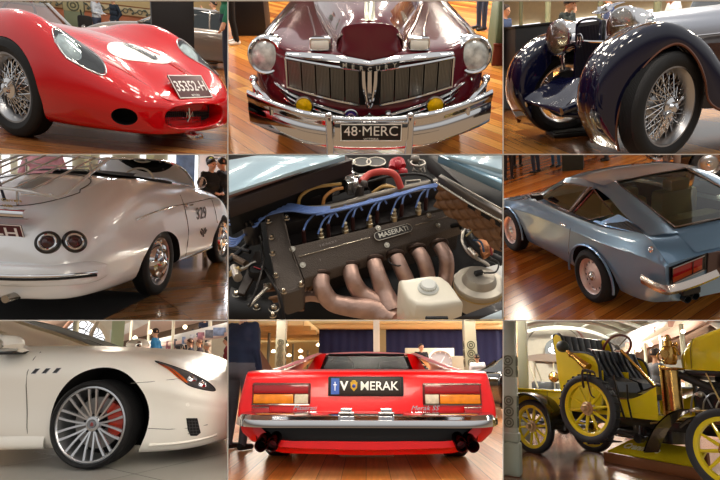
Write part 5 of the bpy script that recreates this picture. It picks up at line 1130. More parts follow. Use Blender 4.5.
# front-left ancillaries
br=slab('front_bracket',[(231,286),(244,292),(272,300),(282,322),(262,330),(228,330),(228,300)],.02,.02,mat('bracket_black','#14110f',rough=.45),b=.003)
for px,py,r_ in ((237,295,.009),(268,287,.009),(257,308,.008),(274,309,.011),(256,308,.006),(243,324,.008),(273,316,.007)): bolt(px,py,.028,r_,br)
slab('bracket_arm',[(237,292),(255,252),(260,250),(262,262),(244,294)],.05,.015,mat('bracket_brown','#2e241e',rough=.45),b=.002)
q=MB(); p=A(257,269,.07); q.lathe([(.0001,.0),(.026,.0),(.03,.008),(.032,.0),(.032,-.03)],28,0,Matrix.Translation(p)); q2=obj('gauge_cap',q,blk,t); q=MB(); q.rod(p+V(-.012,.008,.004),p+V(.014,-.006,.004),.002); obj('gauge_needle',q,mat('cap_red'),q2)
p=A(251,223,.15); q=MB(); q.lathe([(.035,-.08),(.035,-.01),(.03,.002),(.012,.006),(.01,.016),(.0001,.018)],28,0,Matrix.Translation(p)); 
for i in range(6): q.cyl(.006,0,.018,10,0,Matrix.Translation(p+V(.022*math.cos(i*PI/3),.022*math.sin(i*PI/3),0)))
obj('distributor',q,mat('distributor_black','#1c1b1d',rough=.3,coat=.3),t)
pipe('bonnet_stay',[(258,232,.10),(264,258,.12),(256,290,.10),(249,306,.08)],.004,mat('rod_dark','#2a2624',rough=.3,metal=.8),sm=2)
pipe('dipstick_cable',[(266,270,.1),(274,285,.1),(281,300,.08),(285,325,.02)],.005,mat('rod_dark'))
q=MB(); q.rod(A(249,306,.05),A(267,288,.05),.006,8); obj('strut',q,alu,t)
for k,(x0_,y0_,x1_,y1_,r_,m_) in enumerate(((228,262,252,241,.010,blk),(232,256,246,264,.012,mat('rail_bronze')),(240,270,256,262,.007,alu),(228,246,250,252,.008,blk),(234,268,238,278,.016,alu),(226,276,240,268,.01,mat('edge_gold')))): 
    q=MB(); q.rod(A(x0_,y0_,.04),A(x1_,y1_,.06),r_,10); obj('linkage_rod',q,m_,t)
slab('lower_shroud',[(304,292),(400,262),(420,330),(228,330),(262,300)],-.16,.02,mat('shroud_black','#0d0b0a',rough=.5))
pipe('oil_pipe',[(264,288,.0),(300,286,-.02),(300,310,-.06)],.016,mat('oil_bronze','#6a4a34',rough=.4,metal=.7))
clip_tree(t,c,(0,1,2,3))
# ================================================================ BAY 6 blue wedge coupe
c=CE[6]
wedge_floor(c,24,planks('floor_orange',['#bb6c2a','#9c521a','#d08438','#843e14','#ae621e'],.13,2.2,-58,.2,.9,gap='#3a1a08'))
wedge_wall(c,24,mat('hall_dark','#2a2622',rough=.8))
CF=c.M@T(.56,6.2,0)@RZ(125)
t=thing('wedge_coupe','metallic blue wedge-shaped coupe with glass hatch, seen from its rear corner','car',CF)
bl=mat('blue_metallic','#7d9cb8',rough=.28,metal=.55,coat=1); ch=chrome()
def s6(X,zt,zd,ysh,zsh,w,zc,zm,zb,wb=None):
    wb=wb or w-.06
    return [(X,0,zt),(X,.30,(zt+zd)/2+.004),(X,.58,zd),(X,ysh,zsh),(X,ysh+.02,zsh-.012),(X,w-.004,zc+.02),(X,w,zc),(X,w-.006,zc-.02),(X,w-.04,zm),(X,wb-.03,zb),(X,wb-.15,zb-.05),(X,0,zb-.05)]
st=[(3.15,.56,.55,.60,.54,.70,.50,.44,.36),(3.05,.62,.61,.68,.59,.78,.54,.44,.30),(2.6,.73,.725,.75,.71,.84,.62,.46,.26),(2.17,.83,.82,.79,.80,.865,.69,.48,.27),(1.66,.94,.935,.81,.92,.87,.74,.5,.29),(1.2,.97,.965,.82,.955,.87,.77,.5,.30),(.5,.97,.965,.82,.955,.87,.785,.5,.30),(0,.97,.97,.82,.96,.87,.79,.5,.31),(-.4,.985,.985,.815,1.005,.865,.81,.52,.32),(-.66,1.0,1.0,.80,1.035,.86,.83,.54,.36),(-.80,.94,.945,.79,.96,.85,.825,.56,.41),(-.915,.875,.87,.775,.86,.835,.81,.58,.46),(-.945,.855,.85,.77,.835,.825,.79,.58,.48)]
S=[s6(*q) for q in st]
b=MB(); full=[q+[(a,-b_,d_) for a,b_,d_ in q[-2:0:-1]] for q in S]; b.loft(full,4,2,closed=True,cap=True); body=obj('body',b,[bl,matte_black()],t,ang=24)
cu=MB()
for s in (1,-1):
    cu.cyl(1,-.2,.3,48,1,T(.17,s*.80,.30)@SCL(.42,1,.375)@RX(-90 if s>0 else 90)); cu.cyl(1,-.2,.3,48,1,T(2.22,s*.80,.33)@SCL(.40,1,.36)@RX(-90 if s>0 else 90))
cut(body,cu)
cu=MB(); cu.poly([(-.60,-.60),(1.42,-.66),(1.42,.66),(-.60,.60)],1.0,1,T(0,0,.45)); cut(body,cu)
# arch lips
for s in (1,-1):
    for X,z,a_,b_ in ((.17,.30,.425,.38),(2.22,.33,.405,.365)):
        q=MB(); q.tube([(X+a_*math.cos(w_),s*(.853+.012*math.sin(w_)),z+b_*math.sin(w_)) for w_ in [PI*i/24 for i in range(-1,26)]],.014,6); obj('arch_lip',q,bl,t)
# roof: panel, rails, pillars (continuous painted strips)
def strip(name,rows,m=bl,nu=4,nv=3,off=None):
    for s in (1,-1):
        q=MB(); q.loft([[(x,s*y,z) for x,y,z in r_] for r_ in rows],nu,nv); q.loft([[(x,s*(y-.012),z-.02) for x,y,z in r_] for r_ in rows],nu,nv); obj(name,q,m,t,ang=40)
q=MB(); rf=[[(x,y,z-.03*(abs(y)/.6)**2) for y in (-.60,-.45,-.2,0,.2,.45,.60)] for x,z in ((1.12,1.265),(.95,1.325),(.6,1.355),(.28,1.35))]
q.loft(rf,4,3); q.loft([[(x,y,z-.03) for x,y,z in r_] for r_ in rf],4,3); obj('roof',q,bl,t,ang=50)
strip('rear_rail',[[(.40,.44,1.345),(.42,.56,1.325),(.42,.625,1.295)],[(.20,.47,1.315),(.15,.58,1.29),(.12,.66,1.24)],[(-.15,.475,1.205),(-.18,.60,1.19),(-.17,.70,1.13)],[(-.45,.48,1.10),(-.48,.62,1.10),(-.47,.745,1.06)],[(-.70,.485,1.005),(-.70,.64,1.025),(-.68,.80,1.03)]])
strip('a_pillar',[[(1.10,.57,1.265),(1.06,.635,1.25)],[(1.35,.63,1.13),(1.32,.68,1.11)],[(1.62,.68,.98),(1.58,.74,.96)]],nu=3,nv=2)
strip('cant_rail',[[(1.12,.56,1.27),(1.06,.635,1.24)],[(.8,.585,1.325),(.75,.645,1.275)],[(.42,.57,1.325),(.40,.645,1.285)]],nu=3,nv=2)
for s in (1,-1):
    q=MB(); q.loft([[(x-.028,s*y,z),(x,s*(y+.014),z),(x+.028,s*y,z)] for x,y,z in ((.44,.645,1.29),(.56,.715,1.12),(.68,.775,.955))],3,2); q.loft([[(x-.012,s*(y+.008),z),(x+.012,s*(y+.008),z)] for x,y,z in ((.44,.65,1.29),(.56,.725,1.12),(.68,.785,.955))],3,1); obj('b_pillar',q,mat('pillar_bronze','#6e5a4c',rough=.3,metal=.8),t)
    # side windows with bright surrounds
    fw=[(1.44,.735,.985),(.98,.655,1.245),(.50,.65,1.275),(.70,.765,.965)]
    q=MB(); q.quad(*[(x,s*y,z) for x,y,z in fw]); g=obj('door_window',q,thin('smoke_glass','#7a8078',1.2,.02),t); q=MB(); q.tube([(x,s*(y+.006),z) for x,y,z in fw],.009,6,closed=True); obj('window_trim',q,mat('trim_bronze','#8a7a70',rough=.25,metal=1),g)
    rw=[(.36,.655,1.265),(.60,.775,.96),(.24,.79,.965),(-.10,.74,1.10)]
    q=MB(); q.quad(*[(x,s*y,z) for x,y,z in rw]); g=obj('quarter_window',q,thin('smoke_glass','#7a8078',1.2,.02),t); q=MB(); q.tube([(x,s*(y+.006),z) for x,y,z in rw],.010,6,closed=True); obj('window_trim',q,mat('trim_bronze'),g)
    # painted skin around the windows below the rail
    q=MB(); q.loft([[(.18,s*.80,.962),(-.02,s*.80,.962),(-.4,s*.80,1.0),(-.68,s*.80,1.035)],[(.14,s*.79,.985),(-.10,s*.785,1.0),(-.42,s*.785,1.03),(-.68,s*.795,1.04)]],3,3); obj('shoulder_panel',q,bl,t)
    lv=[(.02,.797,.975),(-.38,.765,1.10),(-.66,.795,1.045)]
    q=MB(); q.add([(x,s*(y-.012),z) for x,y,z in [(.12,.79,.955),(-.14,.735,1.11),(-.46,.745,1.07),(-.68,.785,1.03),(-.4,.80,.99)]],[(0,1,2,3,4)]); lo=obj('louvre_panel',q,bl,t)
    q=MB(); q.add([(x,s*(y+.012),z) for x,y,z in lv],[(0,1,2)]); gg=obj('louvre_grille',q,mat('louvre_black','#120e0c',rough=.5),lo,label='black triangular vent')
    for k in range(7):
        f_=k/7+.06; q=MB(); q.rod((lv[0][0]+(lv[1][0]-lv[0][0])*f_,s*.79,lv[0][2]+(lv[1][2]-lv[0][2])*f_),(lv[0][0]+(lv[2][0]-lv[0][0])*f_,s*.806,lv[0][2]+(lv[2][2]-lv[0][2])*f_),.004,5); obj('slat',q,mat('slat_brown','#3a2a24',rough=.4),gg)
    # wheels
    for X,st_ in ((.16,0),(2.22,0)):
        zc_=.315 if X<1 else .33
        w=disc_wheel(t,X,s*.775,zc_,s,zc_,.205,.2,col=mat('wheel_pinkish','#d8c4bc',rough=.35,metal=.5))
        for i in range(15): q=MB(); q.loft([[(r_*math.cos(R(24*i+a_)),r_*math.sin(R(24*i+a_)),z_) for a_ in (-4,0,4)] for r_,z_ in ((.08,.06),(.14,.045),(.19,.03))],2,2); obj('wheel_vane',q,mat('wheel_pinkish'),w)
        for i in range(15): q=MB(); q.cyl(.012,.02,.032,10,0,RZ(24*i+12)@T(.155,0,0)); obj('wheel_hole',q,matte_black(),w)
    q=MB(); h_=.84; q.lathe([(.0001,.012),(.018,.012),(.03,.006),(.034,0)],20,0,T(-.76,s*.826,.925)@RX(-75*s)); obj('filler_cap',q,ch,t)
    q=MB(); q.bbox(.62,.74,s*.868-.006,s*.868+.006,.80,.825,.004); obj('door_handle',q,ch,t)
    q=MB(); q.tube([(.50,s*.80,.965),(.52,s*.872,.79),(.60,s*.858,.5),(.62,s*.82,.33)],.003,5); obj('door_gap',q,mat('seam_dark'),t)
    q=MB(); q.loft([[(1.38,s*.80,.99),(1.42,s*.88,.99)],[(1.36,s*.80,1.05),(1.40,s*.92,1.06)],[(1.28,s*.80,1.06),(1.30,s*.92,1.06)],[(1.26,s*.80,1.0),(1.28,s*.88,.99)]],3,2); obj('door_mirror',q,blk,t)
    # tail lamp cluster in its recess
    q=MB(); q.add([(-.952,s*y,z) for y,z in ((.79,.80),(.40,.865),(.40,.70),(.775,.615))],[(0,1,2,3)]); rc=obj('lamp_recess',q,mat('lamp_black'),t)
    q=MB(); q.quad((-.975,s*.765,.785),(-.975,s*.47,.84),(-.975,s*.47,.765),(-.975,s*.76,.70),th=.012*s); l=obj('tail_lamp',q,mat('red_lens','#8e1014',rough=.15,coat=.5),rc)
    q=MB(); q.quad((-.976,s*.765,.70),(-.976,s*.47,.765),(-.976,s*.47,.725),(-.976,s*.76,.65),th=.012*s); obj('indicator_lens',q,mat('amber_red','#a8401c',rough=.15,coat=.5),rc)
    q=MB(); q.tube([(-.982,s*y,z) for y,z in ((.775,.795),(.46,.853),(.455,.715),(.77,.64))],.007,6,closed=True); obj('lamp_trim',q,mat('trim_bronze'),rc)
    q=MB(); q.tube([(-.982,s*.57,.82),(-.982,s*.57,.69)],.004,5); obj('lamp_divider',q,mat('lamp_black'),rc)
    # bumper quarter and exhausts
    q=MB(); q.loft([[(-.70,s*.875,.655),(-.70,s*.885,.61),(-.70,s*.87,.56)],[(-.97,s*.875,.655),(-1.02,s*.885,.61),(-.97,s*.87,.56)],[(-1.05,s*.80,.675),(-1.09,s*.80,.625),(-1.05,s*.80,.575)],[(-1.06,s*.6,.70),(-1.10,s*.6,.65),(-1.06,s*.6,.60)],[(-1.06,s*.40,.735),(-1.10,s*.40,.69),(-1.06,s*.40,.64)]],4,2); obj('bumper',q,mat('bumper_steel','#b9ada4',rough=.25,metal=1),t)
    for k,(y,z) in enumerate(((.62,.46),(.54,.475))):
        q=MB(); q.lathe([(.038,-.16),(.04,0),(.034,.0),(.030,-.02),(.030,-.16)],20,0,T(-1.0,s*y,z)@RY(-90)@RX(0)); obj('tailpipe',q,mat('pipe_dark','#2e3236',rough=.3,metal=.9),t)
    q=MB(); q.bbox(-1.0,-.9,s*.58-.09,s*.58+.09,.50,.56,.01); obj('exhaust_bracket',q,blk,t)
# hatch glass
HG=[(.30,.44,1.325),(.30,-.44,1.325),(-.64,-.475,1.035),(-.64,.475,1.035)]
q=MB(); q.loft([[(x,y,z+.02*(1-(y/.46)**2)) for y in (-.455,-.25,0,.25,.455)] for x,z in ((.32,1.325),(0,1.24),(-.32,1.135),(-.66,1.03))],4,3); hg=obj('hatch_glass',q,thin('hatch_glass_tint','#c4c8b0',.1,.02),t)
q=MB(); q.tube([(x,y,z+.01) for x,y,z in HG],.011,6,closed=True); obj('hatch_trim',q,mat('trim_bronze'),hg)
# windscreen, floor and cabin
q=MB(); q.loft([[(1.62,-.68,.975),(1.72,-.3,1.0),(1.74,0,1.0),(1.72,.3,1.0),(1.62,.68,.975)],[(1.12,-.58,1.26),(1.16,-.3,1.285),(1.17,0,1.29),(1.16,.3,1.285),(1.12,.58,1.26)]],3,4); obj('windscreen',q,thin('smoke_glass','#7a8078',1.2,.02),t)
q=MB(); q.bbox(-.6,1.3,-.6,.6,.46,.50,.01); obj('cabin_floor',q,mat('carpet_brown','#6e3c26',rough=.9),t)
for y in (-.32,.32):
    q=MB(); q.bbox(.35,.85,y-.24,y+.24,.5,.72,.06); q.bbox(.22,.42,y-.24,y+.24,.5,1.12,.07); q.bbox(.22,.38,y-.12,y+.12,1.1,1.24,.04); obj('seat',q,mat('seat_cream','#cfc694',rough=.6),t)
q=MB(); q.bbox(-.12,.1,-.58,.58,.5,.90,.06); obj('rear_seat',q,mat('seat_olive','#8e8a60',rough=.6),t)
q=MB(); q.bbox(-.6,-.15,-.58,.58,.78,.84,.02); obj('parcel_deck',q,mat('deck_brown','#553422',rough=.8),t); q=MB(); q.bbox(-.6,-.12,.50,.60,.80,.98,.03); obj('side_trim',q,mat('seat_cream'),t); q=MB(); q.bbox(-.6,-.12,-.60,-.50,.80,.98,.03); obj('side_trim',q,mat('seat_cream'),t)
q=MB(); q.loft([[(-.65,y,1.03+.0),(-.72,y,.99),(-.86,y,.915),(-.93,y,.88)] for y in (-.50,-.2,0,.2,.50)],3,3); obj('tail_deck',q,bl,t)
q=MB(); q.add([(-.955,y,z) for y,z in ((-.77,.83),(.77,.83),(.8,.47),(-.8,.47))],[(0,1,2,3)]); q=None
q=MB(); q.bbox(-.965,-.95,-.40,.40,.62,.86,.004); obj('tail_panel',q,mat('tail_grey','#5a4844',rough=.35,metal=.4),t)
PM=T(-1.0,.06,.755)@Matrix(((0,0,-1,0),(-1,0,0,0),(0,1,0,0),(0,0,0,1)))
plate(t,PM,.44,.15,'261-H','#4a1822','#e9e2e0',.12,None,font_w=.38,label='maroon number plate starting with 26')
clip_tree(t,c,(3,2))
# scenery
def far(px,D,face,h,*a,row=170,**k): return person(c,c.at(px,row,y=D).x,D,face,h,*a,**k)
far(508.5,12.6,-60,1.30,'#0f6a40','#15151a','#241812',label='person in green shirt and black trousers at the left edge of the bay',clipw=(3,),pose=arms('front'))
far(536,13.2,150,1.42,'#5a5c6a','#20283a','#241812',label='person in grey jacket and navy trousers beyond the blue coupe roof',pose=arms('pockets'))
far(556,13.8,-120,1.36,'#b8b0a0','#3a5a78','#6a4a30',label='person in pale top and blue jeans beside the tall dark stand',pose=arms('camera'))
far(606,14.2,190,1.34,'#a03040','#3c3a40','#241812',label='person in red and white patterned shirt leaning over, beyond the coupe roof',pose=arms('lookdown'))
far(631,15,-90,1.34,'#b8141c','#3c4238','#241812',label='person in bright red shirt, left of the beige shirt')
far(671,11,60,1.50,'#a89684','#5a4a40','#c8beb0',label='broad person in beige shirt beyond the hatch glass, back turned',fat=1.15,pose=arms('pockets'))
far(518,14.2,-60,1.34,'#101012','#101012','#241812',label='person dressed in black behind the green shirt')
far(708,14.6,200,1.30,'#6a5a48','#2a2624','#241812',label='person in brown leaning over a dark car at the far right')
D=13.4; p=c.at(573,160,y=D); q=MB(); q.bbox(-.24,.24,-.2,.2,0,1.5,.01); tag(obj('display_stand',q,mat('stand_green_black','#20241c',rough=.6),frame=c.M@T(p.x,D,0)),'tall dark green stand beyond the roof of the blue coupe','display stand')
coupe(c,c.at(548,165,y=17).x,17.6,170,mat('white_car','#e6e6e2',rough=.25,coat=1),'white coupe parked far behind the blue wedge coupe',L=4.3,W=1.7,H=1.2)
coupe(c,c.at(706,175,y=11.5).x+1.3,12.6,185,mat('black_car','#0b0b0c',rough=.12,coat=1),'glossy black car at the far right beyond the hatch glass',L=4.5,W=1.8,H=1.15)
coupe(c,c.at(648,165,y=17).x,21.5,180,mat('black_car'),'black car in the distance behind the beige shirt',L=4.3,W=1.8,H=1.1)
# ================================================================ BAY 7 pearl white saloon
c=CE[7]
TL=mat('tile_grey','#a5a39c',rough=.25)
if True:
    nt=TL.node_tree; b_=nt.nodes['Principled BSDF']; tc=nt.nodes.new('ShaderNodeTexCoord'); br=nt.nodes.new('ShaderNodeTexBrick'); mp=nt.nodes.new('ShaderNodeMapping'); mp.inputs['Rotation'].default_value=(0,0,R(-28)); mp.inputs['Location'].default_value=(.35,.1,0)
    br.offset=0; br.inputs['Scale'].default_value=1; br.inputs['Brick Width'].default_value=1.2; br.inputs['Row Height'].default_value=1.2; br.inputs['Mortar Size'].default_value=.004
    br.inputs['Color1'].default_value=(*hexc('#a8a69f'),1); br.inputs['Color2'].default_value=(*hexc('#a19f98'),1); br.inputs['Mortar'].default_value=(*hexc('#6f6d68'),1)
    nt.links.new(tc.outputs['Object'],mp.inputs[0]); nt.links.new(mp.outputs[0],br.inputs['Vector']); nt.links.new(br.outputs['Color'],b_.inputs['Base Color'])
wedge_floor(c,34,TL)
wedge_wall(c,34,mat('hall_wall_warm','#cfc0a8',rough=.8,var=.03))
CF=c.M@T(.3,5.2,0)@RZ(-30)
t=thing('white_saloon_car','pearl white modern saloon, front wing and multi-spoke wheel with red brake caliper','car',CF)
wp=mat('pearl_white','#ece8de',rough=.32,coat=.3); ch=chrome()
def s7(X,zc,y1,z1,ysh,zsh,w,zw,zm,wb,zb):
    return [(X,0,zc),(X,y1*.5,zc-.004),(X,y1,z1),(X,ysh,zsh),(X,ysh+(w-ysh)*.65,zsh-(zsh-zw)*.35),(X,w,zw),(X,w-.004,(zw+zm)/2),(X,w-.012,zm),(X,wb,zb),(X,wb-.25,zb-.04),(X,0,zb-.04)]
st=[(-3.6,.90,.5,.90,.72,.86,.90,.70,.45,.86,.22),(-2.6,.92,.5,.92,.74,.89,.935,.72,.45,.90,.20),(-1.6,.93,.5,.92,.76,.89,.94,.72,.45,.90,.20),(-.95,.92,.5,.91,.77,.885,.94,.72,.45,.90,.20),(-.5,.88,.5,.885,.76,.865,.935,.70,.45,.90,.18),(-.1,.855,.5,.855,.76,.84,.935,.69,.44,.90,.16),
 (.12,.83,.5,.835,.75,.82,.93,.67,.43,.90,.14),(.35,.78,.5,.785,.73,.77,.92,.62,.41,.89,.13),(.55,.695,.48,.70,.69,.69,.89,.57,.39,.86,.13),(.72,.62,.44,.62,.65,.62,.87,.52,.37,.80,.135),(.86,.555,.38,.555,.60,.55,.81,.47,.35,.70,.15),(.94,.50,.30,.50,.50,.495,.70,.43,.33,.56,.17),(1.0,.455,.2,.45,.36,.445,.52,.40,.31,.38,.19),(1.03,.43,.1,.425,.2,.41,.32,.37,.31,.2,.22)]
S=[s7(*q) for q in st]; full=[q+[(a,-b_,d_) for a,b_,d_ in q[-2:0:-1]] for q in S]
b=MB(); b.loft(full,5,4,closed=True,cap=True); body=obj('body',b,[wp,matte_black()],t,ang=50)
bv=skin_of(body)
cu=MB()
for s in (1,-1): cu.cyl(.375,-.28,.3,56,1,T(.085,s*.80,.345)@RX(-90 if s>0 else 90))
cut(body,cu)
tilt7=False
def side7(X,z,off=.003,s=-1):
    dn=V(0,s*.9,.43 if tilt7 else 0).normalized(); h=bv.ray_cast(V(X,s*.75,z)+dn*2,-dn) if tilt7 else bv.ray_cast(V(X,s*3,z),V(0,-s,0)); return (h[0]+dn*off) if h[0] else V(X,s*.9,z)
def sidepatch(name,pts,m,off=.004,par=t,lift=0):
    # thin panel laid on the flank; pts (X,z)
    n=len(pts); cx=sum(p[0] for p in pts)/n; cz=sum(p[1] for p in pts)/n; q=MB()
    rr=[[side7(cx+(x-cx)*k/6,cz+(z-cz)*k/6,off+lift*(1-k/6)) for x,z in pts] for k in range(7)]; q.grid(rr,closed=True); return obj(name,q,m,par)
# headlamp
tilt7=True
hl=spline([(.40,.762,0),(.52,.70,0),(.64,.60,0),(.72,.535,0),(.80,.515,0),(.875,.525,0),(.875,.56,0),(.80,.625,0),(.68,.69,0),(.55,.74,0)],4,True); hl=[(p.x,p.y) for p in hl]
L=sidepatch('headlamp',hl,mat('lamp_smoke','#3a3c40',rough=.3,coat=.3,var=.6,vscale=25),.004)
q=MB(); q.tube([side7(x,z,.006) for x,z in hl],.004,5,closed=True); obj('lamp_seal',q,blk if 'blk' in globals() else black(),L)
am=[(.43,.735),(.52,.685),(.62,.60),(.70,.545),(.71,.565),(.64,.63),(.55,.70),(.47,.738)]
sidepatch('amber_reflector',am,mat('amber_lamp','#c4561a',rough=.15,coat=1),.007,L)
for X,z,r_ in ((.72,.60,.035),(.80,.56,.03)):
    p=side7(X,z,.010); q=MB(); q.lathe([(.0001,.012),(r_*.6,.01),(r_,.0)],20,0,align(V(.75,-.6,.25),p)); q.torus(r_,.004,20,6,0,align(V(.75,-.6,.25),p)); obj('projector',q,ch,L)
tilt7=False
# three side vents
for k in range(3):
    X=-.465+k*.085; 
    sidepatch('side_vent',[(X,.69),(X+.035,.69),(X+.06,.725),(X+.025,.725)],mat('vent_black','#0b0b0c',rough=.4),.004)
    q=MB(); q.tube([side7(x,z,.006) for x,z in ((X,.69),(X+.035,.69),(X+.06,.725),(X+.025,.725))],.003,5,closed=True); obj('vent_trim',q,ch,t)
q=MB(); q.tube([side7(-.50+ (0 if z>.6 else (.6-z)*.12),z,.002) for z in (.85,.8,.7,.6,.5,.4,.3,.2)],.0035,5); obj('door_gap',q,mat('seam_grey','#6a665e',rough=.6),t)
q=MB(); q.tube([side7(x,z,.002) for x,z in ((.32,.60),(.45,.605),(.6,.615),(.66,.62))],.0025,5); q.tube([side7(x,z,.002) for x,z in ((.46,.275),(.6,.262),(.75,.262),(.86,.275))],.0025,5); obj('panel_seam',q,mat('seam_grey'),t)
q=MB(); q.lathe([(.0001,.003),(.012,.003),(.014,0)],16,0,align(V(.5,-.85,.1),side7(.735,.43,.001))); q.torus(.013,.0016,16,5,0,align(V(.5,-.85,.1),side7(.735,.43,.003))); obj('parking_sensor',q,wp,t)
fg=sidepatch('bumper_intake',[(.725,.335),(.80,.33),(.815,.22),(.79,.20),(.75,.205),(.735,.25)],mat('vent_black'),.004)
for k in range(5):
    q=MB(); q.tube([side7(.735,.31-.022*k,.007),side7(.805,.305-.022*k,.007)],.002,4); obj('intake_slat',q,mat('slat_grey','#3c3c3e',rough=.5),fg)
for k in range(3):
    q=MB(); q.tube([side7(.745+.02*k,.32,.007),side7(.75+.02*k,.215,.007)],.002,4); obj('intake_slat',q,mat('slat_grey'),fg)
# splitter lip and sill
q=MB(); q.loft([[side7(x,z+.012,.0),side7(x,z,.02),side7(x,z-.015,.0)] for x,z in ((.47,.155),(.6,.155),(.72,.16),(.82,.17),(.9,.185))],3,2); obj('bumper_lip',q,wp,t)
q=MB(); q.loft([[(X,-w-.0,.24),(X,-w-.015,.20),(X,-w,.15),(X,-w+.1,.13)] for X,w in ((-3,.90),(-1.6,.92),(-.8,.925),(-.32,.92))],3,3); obj('sill',q,wp,t); o=MB(); o.v=list(q.v); o.f=list(q.f); o.m=list(q.m); o.mirror(); n_=len(q.v); k_=len(q.f); o.v=o.v[n_:]; o.f=[tuple(i-n_ for i in f) for f in o.f[k_:]]; o.m=o.m[k_:]; obj('sill',o,wp,t)
# cabin
q=MB(); ws=[0,0,0]
ws[0]=[(-.72,-.66,.875),(-.74,-.3,.88),(-.74,0,.88),(-.74,.3,.88),(-.80,.66,.875)]; ws[1]=[(-1.1,-.63,1.03),(-1.16,-.3,1.04),(-1.16,0,1.045),(-1.16,.3,1.04),(-1.2,.63,1.03)]; ws[2]=[(-1.7,-.56,1.20),(-1.7,-.3,1.225),(-1.7,0,1.23),(-1.7,.3,1.225),(-1.75,.56,1.20)]
q.loft(ws,4,4); obj('windscreen',q,mat('dark_screen','#4a4438',rough=.06,coat=1),t)
q=MB(); q.loft([[(x,y,1.23 - .03*(abs(y)/.56)**2 +dz) for y in (-.56,-.3,0,.3,.56)] for x,dz in ((-1.72,0),(-2.1,.02),(-2.7,.02),(-3.2,-.08))],3,3); obj('roof',q,wp,t)
for s in (1,-1):
    q=MB(); q.loft([[(x,s*(y-.03),z+.01),(x-.02,s*(y+.012),z),(x-.07,s*(y+.022),z-.025)] for x,y,z in ((-.66,.72,.87),(-.9,.69,.96),(-1.15,.655,1.05),(-1.7,.59,1.20),(-2.4,.585,1.24))],4,2); obj('a_pillar',q,wp,t)
    q=MB(); q.add([(x,s*y,z) for x,y,z in ((-.80,.745,.875),(-1.2,.68,1.02),(-1.7,.615,1.17),(-2.4,.61,1.20),(-2.5,.77,.90),(-1.5,.77,.885))],[(0,1,2,3,4,5)]); obj('side_glass',q,mat('dark_glass','#101618',rough=.06,coat=.6),t)
    q=MB(); q.loft([[(x,s*y,z) for x,y,z in r_] for r_ in ([(-.58,.84,.865),(-.60,.88,.85),(-.66,.84,.85)],[(-.58,.93,.90),(-.60,.94,.86),(-.68,.93,.86)])],2,2); 
    q.loft([[(-.60,s*.90,.875),(-.575,s*1.0,.88),(-.60,s*1.09,.885)],[(-.57,s*.90,.91),(-.53,s*1.0,.915),(-.58,s*1.10,.905)],[(-.61,s*.90,.965),(-.59,s*1.0,.975),(-.62,s*1.09,.95)],[(-.72,s*.90,.965),(-.74,s*1.0,.975),(-.72,s*1.09,.95)],[(-.76,s*.90,.90),(-.78,s*1.0,.90),(-.75,s*1.09,.895)],[(-.60,s*.90,.875),(-.575,s*1.0,.88),(-.60,s*1.09,.885)]],2,3); mi=obj('door_mirror',q,wp,t)
    q=MB(); q.bbox(-.74,-.60,min(s*.80,s*.98),max(s*.80,s*.98),.835,.862,.01); obj('mirror_foot',q,gloss_black(),mi)
